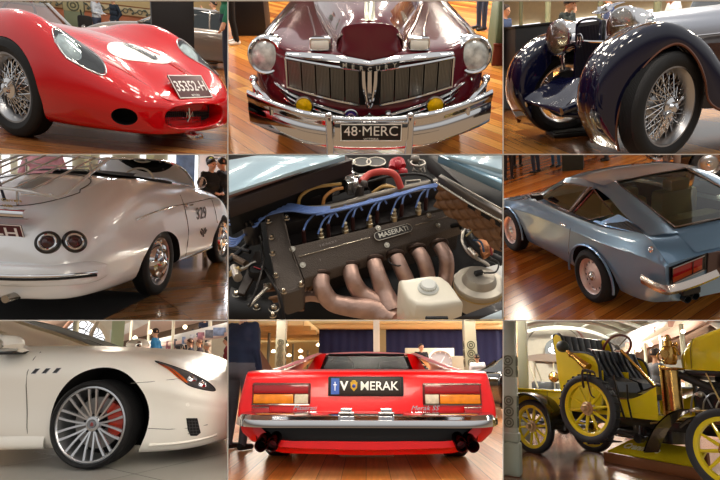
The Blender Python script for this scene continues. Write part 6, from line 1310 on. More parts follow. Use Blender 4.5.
# wheel with twin-spoke alloy rim and red caliper
def alloy(X,s):
    M=side_M(X,s*.845,.315,s); w_=.24
    T_=obj('wheel',tyre_mb(.312,.268,w_,72,0),rubber(),t); T_.matrix_basis=M
    r=MB(); a=w_*.42
    r.lathe([(.272,a),(.262,a*1.04),(.254,a*.96),(.250,a*.7),(.244,0),(.24,-a),(.272,-a)],72)
    for i in range(10):
        for d in (-1,1):
            A0=36*i+d*4; A1=36*i+d*(11.5 if True else 0)
            r.loft([[(rr*math.cos(R(A0+(A1-A0)*f)-R(1)*wd*.05/rr*1.2),rr*math.sin(R(A0+(A1-A0)*f)+R(0))+0,zz_) if False else (rr*math.cos(R(A0+(A1-A0)*f+wd)),rr*math.sin(R(A0+(A1-A0)*f+wd)),zz_) for wd,zz_ in ((-wv,z_-.012),(-wv*.8,z_),(wv*.8,z_),(wv,z_-.012))] for f,rr,z_,wv in ((0,.052,a*.62,7.5),(.35,.11,a*.74,4.4),(.7,.18,a*.88,2.9),(1,.252,a*.97,2.6))],3,1)
    r.lathe([(.055,a*.3),(.06,a*.55),(.05,a*.72),(.036,a*.74),(.034,a*.66),(.0001,a*.66)],36)
    ro=obj('alloy_rim',r,mat('alloy_polished','#c8cacd',rough=.28,metal=.85),T_)
    k=MB(); k.lathe([(.0001,a*.75),(.026,a*.74),(.03,a*.68)],28); obj('centre_cap',k,mat('cap_grey','#8a8c90',rough=.3,metal=.8),T_); k=MB(); k.tube([(-.008,-.012,a*.76),(-.008,.0,a*.76),(-.004,.006,a*.76)],.002,5); k.tube([(.008,-.012,a*.76),(.008,.0,a*.76),(.004,.006,a*.76)],.002,5); k.tube([(0,-.014,a*.76),(0,.014,a*.76)],.002,5); obj('cap_emblem',k,mat('emblem_red','#b02020',rough=.4),T_)
    for i in range(5):
        k=MB(); k.cyl(.009,a*.55,a*.70,6,0,RZ(72*i+18)@T(.062,0,0)); obj('wheel_bolt',k,mat('bolt_black','#17171a',rough=.4,metal=.5),T_)
    k=MB(); k.lathe([(.07,-.01),(.185,-.01),(.187,-.018),(.187,-.03),(.07,-.03)],56,0,T(0,0,.0)); obj('brake_disc',k,mat('disc_iron','#8a8683',rough=.35,metal=.9),T_)
    k=MB(); ca=[(.12,-42),(.19,-44),(.215,-25),(.22,0),(.215,25),(.19,44),(.12,42),(.105,20),(.10,0),(.105,-20)]
    k.poly([(rr*math.cos(R(an)),rr*math.sin(R(an))) for rr,an in ca],.05,0,RZ(8 if s<0 else 172)@T(0,0,-.02)); obj('brake_caliper',k,mat('caliper_red','#b8341c',rough=.3,coat=.6),T_,label='orange red brake caliper')
    for r_,z_ in ((.235,-a*.9),): k=MB(); k.cyl(r_,z_-.01,z_,40); obj('wheel_well',k,mat('well_black','#070708',rough=.8),T_)
for s in (1,-1): alloy(.035,s); alloy(-3.1,s)
clip_tree(t,c,(1,))
# scenery: the big hall
D=12; person(c,c.at(155,350,y=D).x,D,160,1.33,'#2a7ab0','#20304a','#2c1c14',label='person in bright blue shirt behind the bonnet of the white saloon',pose=arms('pockets'))
for px,D,h_,sh_,ha_,lb in ((138,15,1.05,'#303844','#1a1412','person in grey, only the hair showing left of the blue shirt'),(190,9.5,1.04,'#2c3040','#4a2c1c','brown-haired person beyond the headlamp of the white saloon'),(199,10.2,1.04,'#3a3038','#5a3a2a','person with reddish hair between two heads beyond the headlamp'),(207,8.8,.96,'#8a7a70','#a09488','grey-haired person nearest the blue barrier tape'),(227,9.,1.05,'#7a1a2c','#181214','person in dark red at the right edge by the barrier tape')):
    person(c,c.at(px,365,y=D).x,D,170,h_,sh_,'#2a2c36',ha_,label=lb,clipw=(1,) if px>220 else None)
# barrier tape
p0=c.at(196,372,y=7.2); p1=c.at(229,366,y=6.4); q=MB(); q.grid([[p0+V(0,0,.05),p1+V(0,0,.05)],[p0-V(0,0,.03),p1-V(0,0,.03)]]); q.grid([[p0+V(0,.01,.05),p1+V(0,.01,.05)],[p0+V(0,.01,-.03),p1+V(0,.01,-.03)]]); o=obj('barrier_tape',q,mat('tape_blue','#2a7ab0',rough=.5),frame=c.M); clip(o,c,(1,)); tag(o,'blue barrier tape stretched across in front of the crowd','barrier tape')
# columns
PC=mat('post_cream','#d8d2c0',rough=.6)
for px,D,w_,m_,lb in ((117,16,11,mat('post_green','#8c9678',rough=.6),'broad pale green hall column at the centre of the white saloon view'),(74.5,20,5,mat('post_olive_grey','#8a8672',rough=.6),'slim olive hall column in front of the arched window'),(130,22,2.5,PC,'thin white post, leftmost under the balcony'),(148,22,2.5,PC,'thin white post left of the blue shirt under the balcony'),(172.5,19,3,PC,'thin white post right of the blue shirt'),(209.5,17,4,PC,'white post nearest the right edge under the balcony')):
    post(c,px,D,w_,m_,lb,row=345,round_=(w_<6))
# balcony: soffit, fascia, railing figures
def qp(px,py,D): return c.at(px,py,y=D)
def slabw(name,pts,th,m,kind='structure',par=None):
    P=[qp(*p) for p in pts]; n=len(P); q=MB(); f=V(0,th,0)
    q.add(P+[p+f for p in P],[tuple(range(n)),tuple(range(n,2*n))[::-1]]+[(i,(i+1)%n,n+(i+1)%n,n+i) for i in range(n)]); o=obj(name,q,m,frame=c.M); 
    if kind: o['kind']=kind
    clip(o,c,(0,1,2,3),extra=.002); return o
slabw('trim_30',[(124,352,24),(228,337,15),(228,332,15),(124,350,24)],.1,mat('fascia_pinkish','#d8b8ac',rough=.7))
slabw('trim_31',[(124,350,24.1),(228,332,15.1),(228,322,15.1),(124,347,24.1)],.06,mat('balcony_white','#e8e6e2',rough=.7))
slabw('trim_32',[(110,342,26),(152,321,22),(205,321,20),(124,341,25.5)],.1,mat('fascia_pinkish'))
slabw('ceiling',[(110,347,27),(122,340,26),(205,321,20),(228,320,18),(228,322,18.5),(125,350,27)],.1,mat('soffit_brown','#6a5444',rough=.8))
slabw('trim_33',[(160,319,25),(122,338,26.5),(110,343,27),(110,330,27),(135,320,25)],.1,mat('upper_pale','#dcd6d0',rough=.7))
for k,(px,py) in enumerate(((162,351),(170,349),(178,346.5),(185,344.5),(192,342.5),(199,340.5))):
    D=24-(px-124)*.0865-.4; p=qp(px,py+2,D); person(c,p.x,p.y,-90+20*k,.95+.02*k,['#2a2c3a','#8a3040','#30343c','#e0d8d0','#702030','#3a4a70'][k],'#2a2c36','#1a1412',label=['person in dark blue','person in dull red','person in charcoal','person in white','person in deep red','person in mid blue'][k]+' leaning on the upper balcony rail',z=p.z-.85*(.95+.02*k)/1.72*1.0-.02,group='visitors on the upper balcony')
p=qp(204,338,17.5); person(c,p.x,p.y,-90,1.3,'#28304a','#20243a','#1a1412',label='tall person in navy standing on the upper balcony near the right post',z=p.z-.6,pose=arms('front'))
for i in range(9):
    a_=qp(156+8*i,352.5-2.0*i,20.75-.69*i); q=MB(); q.bbox(-.2,.2,0,.03,.02,.26,.01); o=obj('balcony_poster',q,mat(['poster_blue','poster_white','poster_pink','poster_grey'][i%4],['#7a8cae','#c4c4cc','#a06a78','#5c5e68'][i%4],rough=.6,var=.5,vscale=7),frame=c.M@Matrix.Translation(a_)); tag(o,'small poster panel hung on the balcony front, %s'%(['blue','white','pink','grey'][i%4]),'poster','poster panels along the balcony front')
# vaulted end wall with arched window
q=MB(); p=qp(74,348,30); M=Matrix.Translation(V(p.x,30,p.z))@RX(90)
rA=1.45; q.lathe([(rA,0),(rA,.12),(rA*1.16,.12),(rA*1.16,0)],40,0,M,0,180); o=struct('trim_34',q,mat('arch_stone','#c9b8a0',rough=.7),c.M)
q=MB(); n=24; v=[(0,0,0)]+[(rA*math.cos(PI*i/n),rA*math.sin(PI*i/n),0) for i in range(n+1)]; q.add(v,[(0,i+1,i+2) for i in range(n)],0,M); o=struct('window_40',q,mat('bright_daylight'),c.M)
q=MB()
for i in range(1,6): q.rod((0,0,.05),(rA*math.cos(PI*i/6),rA*math.sin(PI*i/6),.05),.03,6,0,M)
for r_ in (.5,1.0): q.torus(r_,.03,24,6,0,M@T(0,0,.05),0,180)
for i in range(6): q.torus(.2,.03,16,6,0,M@T(1.22*math.cos(PI*(i+.5)/6),1.22*math.sin(PI*(i+.5)/6),.05))
struct('trim_35',q,mat('tracery_grey','#8a8a88',rough=.6),c.M)
for i,(pa,pb,cc_) in enumerate((((52,342),(72,320),'#b88a74'),((8,320),(20,334),'#9a7a6a'),((86,345),(98,320),'#a89884'))):
    a_=qp(*pa,28); b_=qp(*pb,24); q=MB(); q.rod(a_,b_,.09,8); o=struct('trim_%d'%(36+i),q,mat('rib_'+cc_[1:],cc_,rough=.7),c.M); clip(o,c,(0,),extra=.01)
slabw('trim_39',[(0,320,25),(20,335,27),(50,345,29),(72,320,26)],.1,mat('vault_brown','#b49a8a',rough=.8))
for k,(px,py) in enumerate(((21,322),(135,338),(151,332),(185,327))):
    q=MB(); q.ball(.07,8); o=obj('hall_lamp',q,mat('lamp_glow','#fff4d8',emit='#fff0cc',es=6),frame=c.M@Matrix.Translation(qp(px,py,18.5))); tag(o,'round glowing hall lamp above the white saloon','lamp','glowing lamps above the white saloon')
p0=qp(62,330,16); q=MB(); q.bbox(-.10,.10,-.1,.1,-.2,.2,.04); 
# ================================================================ BAY 8 red mid-engined coupe, tail on
c=CE[8]
wedge_floor(c,22,planks('floor_pine',['#e69a50','#d07c38','#f0b272','#c06c30','#f2ba80'],.17,2.6,90,.35,.6,gap='#6a3c1c'))
CW=mat('curtain_navy','#050a34',rough=.85)
wedge_wall(c,22,mat('hall_cream','#b09a6c',rough=.8))
CF=c.M@T(.004,4.7,0)@RZ(90)
t=thing('red_sports_coupe','bright red wedge coupe seen square from behind, plate V MERAK, chrome bumper','car',CF)
rd=mat('signal_red','#e00508',rough=.28,coat=.3,var=.02); ch=chrome()
def s8(X,zc,ysh,zsh,w,zw,wb,zb):
    return [(X,0,zc),(X,ysh*.5,zc),(X,ysh-.02,zsh+.004),(X,ysh,zsh),(X,ysh+.02,zsh-.012),(X,ysh+(w-ysh)*.55,(zsh*2+zw)/3),(X,w,zw),(X,w-.01,(zw+zb)/2),(X,wb,zb),(X,wb*.6,zb-.02),(X,0,zb-.02)]
st=[(-.96,.655,.80,.645,.885,.46,.80,.30),(-.94,.69,.84,.68,.915,.47,.81,.26),(-.88,.71,.865,.70,.925,.47,.82,.22),(-.6,.72,.87,.71,.935,.47,.84,.20),(0,.72,.87,.71,.935,.45,.84,.18),(.8,.71,.86,.70,.93,.43,.85,.18),(1.8,.70,.84,.69,.92,.42,.85,.18),(2.4,.64,.80,.63,.88,.40,.80,.20),(3.0,.48,.70,.46,.76,.34,.70,.24)]
S=[s8(*q) for q in st]; full=[q+[(a,-b_,d_) for a,b_,d_ in q[-2:0:-1]] for q in S]
b=MB(); b.loft(full,4,2,closed=True,cap=True); body=obj('body',b,[rd,matte_black()],t,ang=40)
cu=MB()
for X in (-.05,2.2):
    for s in (1,-1): cu.cyl(.33,-.25,.3,40,1,T(X,s*.80,.30)@RX(-90 if s>0 else 90))
cu.box(-1.1,-.86,-.78,.78,.10,.335,1)
cut(body,cu)
# cabin: roof, flying buttresses, upright rear window
q=MB(); q.loft([[(x,y,z-.03*(abs(y)/.55)**2) for y in (-w_,-w_*.6,0,w_*.6,w_)] for x,z,w_ in ((.42,.875,.42),(.55,.893,.46),(.9,.90,.49),(1.3,.885,.52))],4,3); q.loft([[(1.3,y,.88-.05*(abs(y)/.55)**2) for y in (-.52,-.3,0,.3,.52)],[(1.75,y,.72) for y in (-.66,-.4,0,.4,.66)]],2,3); obj('roof',q,rd,t,ang=50)
for s in (1,-1):
    q=MB(); q.loft([[(x,s*(y-.05),z-.0),(x-.0,s*y,z+.008),(x,s*(y+.05),z-.02)] for x,y,z in ((.9,.53,.885),(.5,.545,.855),(.1,.62,.80),(-.3,.70,.745),(-.55,.76,.715))],4,2); q.loft([[(x,s*(y-.05),z-.02),(x,s*(y+.05),z-.045)] for x,y,z in ((.9,.53,.885),(.5,.545,.855),(.1,.62,.80),(-.3,.70,.745),(-.55,.76,.715))],4,1); obj('buttress',q,rd,t,ang=50)
    q=MB(); q.loft([[(.42,s*.40,.872),(.44,s*.46,.865),(.5,s*.52,.84)],[(.36,s*.455,.715),(.42,s*.53,.71),(.5,s*.60,.705)]],2,3); obj('rear_pillar',q,rd,t)
    q=MB(); q.add([(x,s*y,z) for x,y,z in ((.55,.60,.84),(.55,.80,.71),(1.9,.83,.70),(1.35,.62,.84))],[(0,1,2,3)]); obj('door_glass',q,mat('smoke_glass'),t)
q=MB(); q.quad((.40,-.425,.72),(.40,.425,.72),(.44,.37,.855),(.44,-.37,.855)); rw=obj('rear_window',q,thin('rear_glass','#7a7468',.2,.2),t)
q=MB(); q.tube([(.385,-.43,.715),(.385,.43,.715),(.43,.375,.862),(.43,-.375,.862)],.010,6,closed=True); obj('window_seal',q,black(),rw)
q=MB(); q.bbox(.45,1.2,-.6,.6,.45,.70,.02); obj('cabin_tub',q,mat('cabin_brown','#3a2420',rough=.8),t)
for y in (-.28,.28):
    q=MB(); q.bbox(.7,.82,y-.15,y+.15,.5,.80,.04); obj('seat',q,mat('seat_dark','#2a1a18',rough=.6),t)
q=MB(); q.bbox(1.22,1.32,-.6,.6,.5,.86,.03); obj('dashboard',q,mat('seat_dark'),t)
q=MB(); q.torus(.12,.012,24,6,0,T(1.15,.28,.76)@RY(75)); obj('steering_wheel',q,mat('trim_tan','#8a5a3c',rough=.5),t)
# tail lamps, indicators
XB_=-.975
for s in (1,-1):
    q=MB(); q.bbox(-.975,-.94,min(s*.40,s*.815),max(s*.40,s*.815),.475,.628,.012); bz=obj('lamp_bezel',q,mat('bezel_dark','#5a1410',rough=.3,metal=.4),t)
    q=MB(); q.bbox(-.99,-.97,min(s*.415,s*.805),max(s*.415,s*.805),.555,.618,.006); obj('tail_lamp',q,mat('red_lens','#8e1014',rough=.15,coat=.5,var=.2,vscale=8),bz,label='dark red lens')
    q=MB(); q.bbox(-.99,-.97,min(s*.52,s*.805),max(s*.52,s*.805),.487,.550,.006); obj('indicator_lens',q,mat('orange_lens','#d87a10',rough=.2,coat=.4,var=.15,vscale=20),bz,label='orange lens')
    q=MB(); q.bbox(-.99,-.97,min(s*.415,s*.512),max(s*.415,s*.512),.487,.550,.006); obj('reversing_lens',q,mat('clear_ribbed','#c9b8a0',rough=.25,coat=.4,var=.15,vscale=40),bz,label='clear lens')
    q=MB(); q.tube([(-.992,s*y,z) for y,z in ((.405,.48),(.405,.62),(.812,.62),(.812,.48))],.005,5,closed=True); obj('lamp_trim',q,mat('trim_bronze','#8a7a70',rough=.25,metal=1),bz)
    q=MB(); q.bbox(-1.0,-.95,min(s*.69,s*.80),max(s*.69,s*.80),.425,.46,.008); obj('reflector_lamp',q,mat('reflector_red','#a81c1c',rough=.2,coat=.5),t); 
    q=MB(); q.tube([(-1.005,s*y,z) for y,z in ((.685,.422),(.685,.463),(.805,.463),(.805,.422))],.004,5,closed=True); obj('reflector_trim',q,mat('trim_bronze'),t)
    for k,(y,r_) in enumerate(((.715,.030),(.64,.030))):
        q=MB(); q.lathe([(.041,-.30),(.043,-.0),(.040,.006),(.034,.0),(.032,-.05)],24,0,T(-1.10,s*(y+.0),.222-.0)@RZ(-s*0)@RY(-101)); q2=obj('tailpipe',q,mat('exhaust_dark','#3c1012',rough=.15,metal=1),t)
    q=MB(); q.bbox(-1.20,-1.16,min(s*.12,s*.2),max(s*.12,s*.2),.40,.425,.006); 
# bumper: chrome shelf with upright face
q=MB(); ys=[.94,.92,.86,.7,.4,0,-.4,-.7,-.86,-.92,-.94]
def bx(y): return -1.10+.22*max(0,abs(y)-.82)/.12
q.loft([[(bx(y)+o,y,z) for o,z in ((.12,.435),(.04,.425),(-.005,.39),(-.012,.382),(-.012,.345),(0,.337),(.08,.335))] for y in ys],3,2); bu=obj('bumper',q,ch,t,ang=40)
for y in (-.135,.14):
    q=MB(); q.bbox(-1.105,-1.03,y-.055,y+.055,.425,.44,.006); q.bbox(-1.10,-1.08,y-.04,y+.04,.44,.465,.006); pl_=obj('plate_lamp',q,ch,bu)
q=MB(); q.bbox(-.93,-.84,-.76,.76,.215,.335,.01); obj('rear_recess',q,mat('recess_black','#0a0404',rough=.5),t)
q=MB(); q.loft([[(x,y,z) for y,z in ((-.80,.30),(-.74,.24),(-.62,.20),(-.3,.185),(0,.18),(.3,.185),(.62,.20),(.74,.24),(.80,.30))] for x in (-.965,-.94)]+[[(-.90,y,z) for y,z in ((-.80,.25),(-.72,.19),(-.6,.15),(-.3,.14),(0,.135),(.3,.14),(.6,.15),(.72,.19),(.80,.25))]],2,3); q.loft([[(-.966,y,z) for y,z in ((-.80,.30),(-.74,.24),(-.62,.20),(-.3,.185),(0,.18),(.3,.185),(.62,.20),(.74,.24),(.80,.30))],[(-.966,y,z) for y,z in ((-.80,.36),(-.74,.32),(-.62,.243),(-.3,.236),(0,.233),(.3,.236),(.62,.243),(.74,.32),(.80,.36))]],1,3); obj('lower_valance',q,rd,t)
q=MB(); q.bbox(-.90,-.78,-.20,.20,.12,.16,.02); obj('silencer',q,mat('silencer_brown','#4a3a30',rough=.5,metal=.6),t)
# plate with blue state band and crest
PM=T(-.975,.005,.605)@Matrix(((0,0,-1,0),(-1,0,0,0),(0,1,0,0),(0,0,0,1)))
q=MB(); q.bbox(-.27,.27,-.068,.068,-.02,.004,.008,0,PM); obj('plate_surround',q,black(),t)
pl_=plate(t,PM@T(0,0,.008),.50,.115,'MERAK','#22160f','#e8e8e2',.085,None,font_w=.27,label='number plate reading V MERAK',dy=.0,border=False)
for ch_ in [o for o in bpy.data.objects if o.parent==pl_]: ch_.matrix_basis=T(.095,0,0)
q=MB(); q.text('V',.085,0,T(-.155,0,.0045),.0015,.003); obj('plate_lettering',q,mat('plate_ink_e8e8e2','#e8e8e2',rough=.4),pl_)
q=MB(); q.box(-.248,-.19,-.055,.055,.003,.0055); bb=obj('state_band',q,mat('band_blue','#3a5aa8',rough=.4),pl_,label='blue band'); q=MB(); q.rod((-.22,-.03,.006),(-.22,.03,.006),.003); q.rod((-.232,.01,.006),(-.208,.01,.006),.003); obj('band_mark',q,white(),bb)
q=MB(); q.poly([(-.025,.03),(.025,.03),(.022,-.01),(0,-.035),(-.022,-.01)],.003,0,T(-.085,0,.004)); q.ball(.012,6,0,T(-.085,.034,.006)@SCL(1.4,.6,.4)); cr_=obj('crest',q,mat('crest_gold','#b8902c',rough=.4,metal=.5),pl_); q=MB(); q.ball(.013,6,0,T(-.085,.002,.008)@SCL(1,1,.3)); obj('crest_centre',q,mat('crest_blue','#2a3a88',rough=.4),cr_)
# scripts
RT=Matrix(((0,0,-1,0),(-1,0,0,0),(0,1,0,0),(0,0,0,1)))
q=MB(); q.text('Maserati',.045,0,T(-.968,.44,.456)@RT,.003,shear=.35,w=.17); obj('maker_script',q,ch,t); q=MB(); q.text('Merak SS',.045,0,T(-.968,-.41,.456)@RT,.003,shear=.35,w=.20); obj('model_script',q,ch,t)
for X in (-.05,2.2):
    for s in (1,-1): disc_wheel(t,X,s*.75,.31,s,.31,.2,.22)
# scenery
for x0_,x1_,nm in ((319,378,'navy curtain left of the white centre column'),(386,465,'navy curtain behind the clock board, right of the centre column'),(473,504,'navy curtain at the right edge behind the white shirt')):
    D=18; a_=c.at(x0_,340,y=D); b_=c.at(x1_,340,y=D); zt_=c.at(360,329,y=D).z; rows=[]
    n=int((b_.x-a_.x)/.06); rows=[[V(a_.x+(b_.x-a_.x)*i/n,D+.02*math.sin(i*1.3)+.02*math.sin(i*.37),z_) for i in range(n+1)] for z_ in (0.02,zt_/2,zt_)]
    q=MB(); q.grid(rows); q.grid([[p+V(0,.02,0) for p in r_] for r_ in rows]); o=obj('curtain',q,CW,frame=c.M); clip(o,c,(1,)); tag(o,nm,'curtain')
q=MB(); D=17.6; a_=c.at(228,324,y=D); b_=c.at(504,324,y=D); q.box(a_.x,b_.x,D,D+.5,c.at(360,328.5,y=D).z,c.at(360,323.5,y=D).z); o=struct('trim_50',q,mat('beam_tan','#b89a68',rough=.7),c.M); clip(o,c,(0,1,3),extra=.003)
q=MB(); q.box(a_.x,b_.x,D-.1,D+.5,c.at(360,323.5,y=D).z,c.at(360,319,y=D).z); o=struct('trim_51',q,mat('beam_cream2','#cdbb8c',rough=.7),c.M); clip(o,c,(1,3),extra=.003)
# gallery ceiling on the left with rows of lamps
zc_=c.at(280,336,y=20.).z; q=MB(); q.box(c.at(228,340,y=20).x,c.at(319,340,y=18).x,10.5,21.8,zc_,zc_+.1); o=struct('ceiling',q,mat('ceiling_ochre','#e8d098',rough=.8),c.M); clip(o,c,(0,1,3),extra=.004)
for i in range(6):
    q=MB(); y_=11.5+1.8*i; q.box(c.at(228,340,y=20).x,c.at(319,340,y=18).x,y_,y_+.2,zc_-.14,zc_); o=struct('trim_%d'%(52+i),q,mat('beam_tan'),c.M); clip(o,c,(0,1,3),extra=.004)
for k,(px,py) in enumerate(((261,334.5),(304.5,334),(286,344.5),(318.5,344.5),(273.5,351),(300.5,350.5),(289,355),(301,357))):
    y_=min(20.5,max(10.8,(zc_-.73)/max(.001,c.at(px,py,y=1).z-.73))); p=c.at(px,py,y=y_); q=MB(); q.lathe([(.0001,-.07),(.08,-.05),(.10,0)],16); q.ball(.06,6); o=obj('downlight',q,mat('lamp_glow'),frame=c.M@Matrix.Translation(V(p.x,p.y,min(p.z,zc_-.02)))); tag(o,'warm round ceiling lamp in the gallery left of the red coupe','ceiling light','gallery lamps left of the red coupe')
PW=mat('post_white_green','#b6b8a8',rough=.55)
post(c,281,9.5,10,PW,'broad pale column left of the red coupe',row=350,band=[(.75,1.25,mat('column_band2','#a9a890',rough=.6))])
post(c,376.5,14,6.5,mat('post_white','#d4d4ca',rough=.5),'white centre column rising behind the roof of the red coupe',row=340)
post(c,470,10,12,mat('post_stone','#a8a490',rough=.55),'stone coloured column right of the clock board',row=350,band=[(.75,1.25,mat('column_band2'))])
for px,lb in ((268.5,'dark slim post nearest the broad pale column'),(293,'dark slim post right of the broad pale column'),(308,'dark slim post farthest along the gallery')):
    post(c,px,15+(px-268)*.06,3 if px<290 else 2,mat('post_dark','#5c5848',rough=.6),lb,row=350,round_=True,ztop=c.at(px,{268.5:333,293:344,308:350.5}[px],y=15+(px-268)*.06).z)
D=15; a_=c.at(405,348,y=D); b_=c.at(454,348,y=D); q=MB(); q.bbox(a_.x,b_.x,D,D+.06,c.at(430,368,y=D).z,a_.z,.01); bd=obj('display_board',q,mat('board_greige','#b9b9a8',rough=.6),frame=c.M); tag(bd,'pale display board with a large round clock, behind the red coupe','board')
p=c.at(440.5,363,y=D-.05); q=MB(); M=Matrix.Translation(p)@RX(90); q.lathe([(.0001,.0),(.36,.0),(.36,.02)],40,0,M); ck=obj('clock_face',q,mat('clock_grey','#a4a8b4',rough=.5),frame=c.M); q=MB(); q.torus(.37,.035,40,8,0,M@T(0,0,.02))
ck2=obj('clock_ring',q,mat('clock_ring','#e8eaf0',rough=.4),ck); 
q=MB(); q.rod((0,0,.03),(.12,.18,.03),.012,6,0,M); q.rod((0,0,.03),(-.2,.03,.03),.010,6,0,M)
for i in range(12): q.rod((.28*math.cos(PI*i/6),.28*math.sin(PI*i/6),.02),(.32*math.cos(PI*i/6),.32*math.sin(PI*i/6),.02),.010,5,0,M)
obj('clock_hands',q,mat('clock_ring'),ck); tag(ck,'round grey wall clock with a white ring behind the red coupe','clock')
D=14; a_=c.at(452,356,y=D); b_=c.at(466,356,y=D); q=MB(); q.bbox(a_.x,b_.x,D,D+.06,.0,a_.z,.01); o=obj('display_board',q,mat('board_greige'),frame=c.M); tag(o,'narrow low board between the clock board and the stone column','board')
D=13; person(c,c.at(421,352,y=D).x,D,-70,1.33,'#1a1a22','#20222c','#2c1a14',label='person in black behind the right buttress of the red coupe',pose=arms('front'))
D=9.5; person(c,c.at(477.5,365,y=D).x,D,80,.98,'#e6e8ee','#20222c','#15100e',label='person in white shirt, back turned, right of the stone column')
# big figure at the left edge with a black backpack
D=4.9; xx=c.at(239,400,y=D).x; person(c,xx,D,60,1.36,'#1c2640','#5c5a62','#15100e',label='person in navy jacket and charcoal trousers, cut by the left edge behind the red coupe',fat=1.25,clipw=(3,))
q=MB(); q.bbox(-.20,-.06,-.15,.17,.68,1.14,.06); q.bbox(-.26,-.18,-.11,.12,.70,.92,.04); q.tube([(-.05,.10,1.1),(.08,.12,1.05),(.1,.12,.85),(-.04,.10,.75)],.018,6,sm=3); q.tube([(-.2,-.0,1.1),(-.2,.0,1.17),(-.14,0,1.12)],.012,6,sm=3); o=obj('backpack',q,mat('backpack_black','#0d1018',rough=.7,bump=.3),frame=c.M@T(xx+.02,D,0)@RZ(60)@RZ(-130)); clip(o,c,(3,)); tag(o,'black backpack worn by the person at the left edge','backpack')
coupe(c,c.at(503,380,y=8.0).x+.78,8.3,100,mat('black_car','#0b0b0c',rough=.12,coat=1),'glossy black car at the right edge behind the red coupe',L=4.2,W=1.8,H=1.0)
clip_tree([o for o in bpy.data.objects if o.name.startswith('car')and o.get('label','').startswith('glossy black car at the right edge')][0],c,(1,))
o_=c.at(258,362,y=9.3); q=MB(); q.loft([[(0,0,0),(.5,0,0)],[(-.12,0,.3),(.34,0,.32)],[(-.34,0,.78),(.0,0,.80)]],3,2); q.loft([[(0,.04,0),(.5,.04,0)],[(-.12,.04,.3),(.34,.04,.32)],[(-.34,.04,.78),(.0,.04,.80)]],3,2); o=obj('raised_bonnet',q,mat('bonnet_bronze','#6a4a3c',rough=.3,coat=.5,metal=.4),frame=c.M@T(o_.x-.1,9.3,.42)); tag(o,'raised bronze bonnet lid between the navy jacket and the red coupe','bonnet lid')
# ================================================================ BAY 9 yellow veteran runabout
c=CE[9]
wedge_floor(c,34,planks('floor_redbrown',['#6e4a38','#5a382a','#80584a','#4c2f24','#8a5a44'],.12,2.2,-62,.16,.8,gap='#2a1810'))
wedge_wall(c,34,mat('hall_hazy','#d0ccbc',rough=.8,var=.04))
CF=c.M@T(-.8,8.95,0)@RZ(-36)
t=thing('veteran_runabout','bright yellow veteran open car with buttoned leather seats and spare wheel on its side','car',CF)
ye=mat('veteran_yellow','#d2be20',rough=.25,coat=.9,var=.03); bk=mat('chassis_black','#0d0d0f',rough=.3,coat=.4); lea=mat('leather_navy','#1c222c',rough=.45,bump=.2); br_=brass(); ch=chrome()
def wood_wheel(X,y,z,Ro,s=-1,par=t,nsp=10,w=.10,hub='brass',treadlugs=False,face=1,label=None):
    M=side_M(X,y,z,s); Ri=Ro*.80
    T_=obj('wheel',tyre_mb(Ro,Ri,w,64,1),mat('tyre_bluish','#1e2126',rough=.55,bump=.2,bscale=90),par,label=label); T_.matrix_basis=M
    r=MB(); r.lathe([(Ri+.01,-w*.3),(Ri+.012,w*.3),(Ri-.01,w*.34),(Ri-.045,w*.22),(Ri-.045,-w*.22),(Ri-.01,-w*.34),(Ri+.01,-w*.3)],64); obj('rim',r,ye,T_)
    for i in range(nsp):
        A=2*PI*i/nsp+.15; q=MB(); q.tube([(.05*math.cos(A),.05*math.sin(A),0),(.14*math.cos(A),.14*math.sin(A),0),((Ri-.04)*math.cos(A),(Ri-.04)*math.sin(A),0)],[.019,.021,.015],10,sm=2); obj('spoke',q,ye,T_)
    h=MB(); h.lathe([(.085,-.03),(.085,.03),(.06,.035),(.055,.06),(.035,.065),(.032,.11),(.026,.12),(.0001,.12)],28); 
    for i in range(6): h.cyl(.009,.03,.045,8,0,RZ(60*i)@T(.07,0,0))
    obj('hub',h,br_ if hub=='brass' else mat('hub_pale','#c0a888',rough=.3,metal=.8),T_)
    if treadlugs:
        for i in range(28):
            q=MB(); q.bbox(Ro-.012,Ro+.012,-.012,.012,-w*.42,w*.42,.004,0,RZ(360*i/28)); obj('tread_lug',q,rubber(),T_)
    return T_
wood_wheel(.10,-.66,.37,.385,hub='nickel'); wood_wheel(.10,.66,.37,.385,1)
wood_wheel(2.78,-.66,.425,.425); wood_wheel(2.78,.66,.40,.40,1)
wood_wheel(1.27,-.88,.72,.425,w=.12,treadlugs=True,hub='pale',label='spare wheel strapped to the side')
q=MB(); q.tube([(1.27,-.80,1.12),(1.27,-.82,1.19),(1.27,-.95,1.19),(1.27,-.96,1.06),(1.25,-.92,.98)],.022,6,sm=3,flat=(1,.4)); q.tube([(1.34,-.80,1.12),(1.34,-.82,1.18),(1.34,-.95,1.18),(1.35,-.96,1.04),(1.36,-.93,.9),(1.40,-.92,.86)],.016,6,sm=3,flat=(1,.4)); obj('spare_strap',q,mat('strap_brown','#3a2620',rough=.6),t)
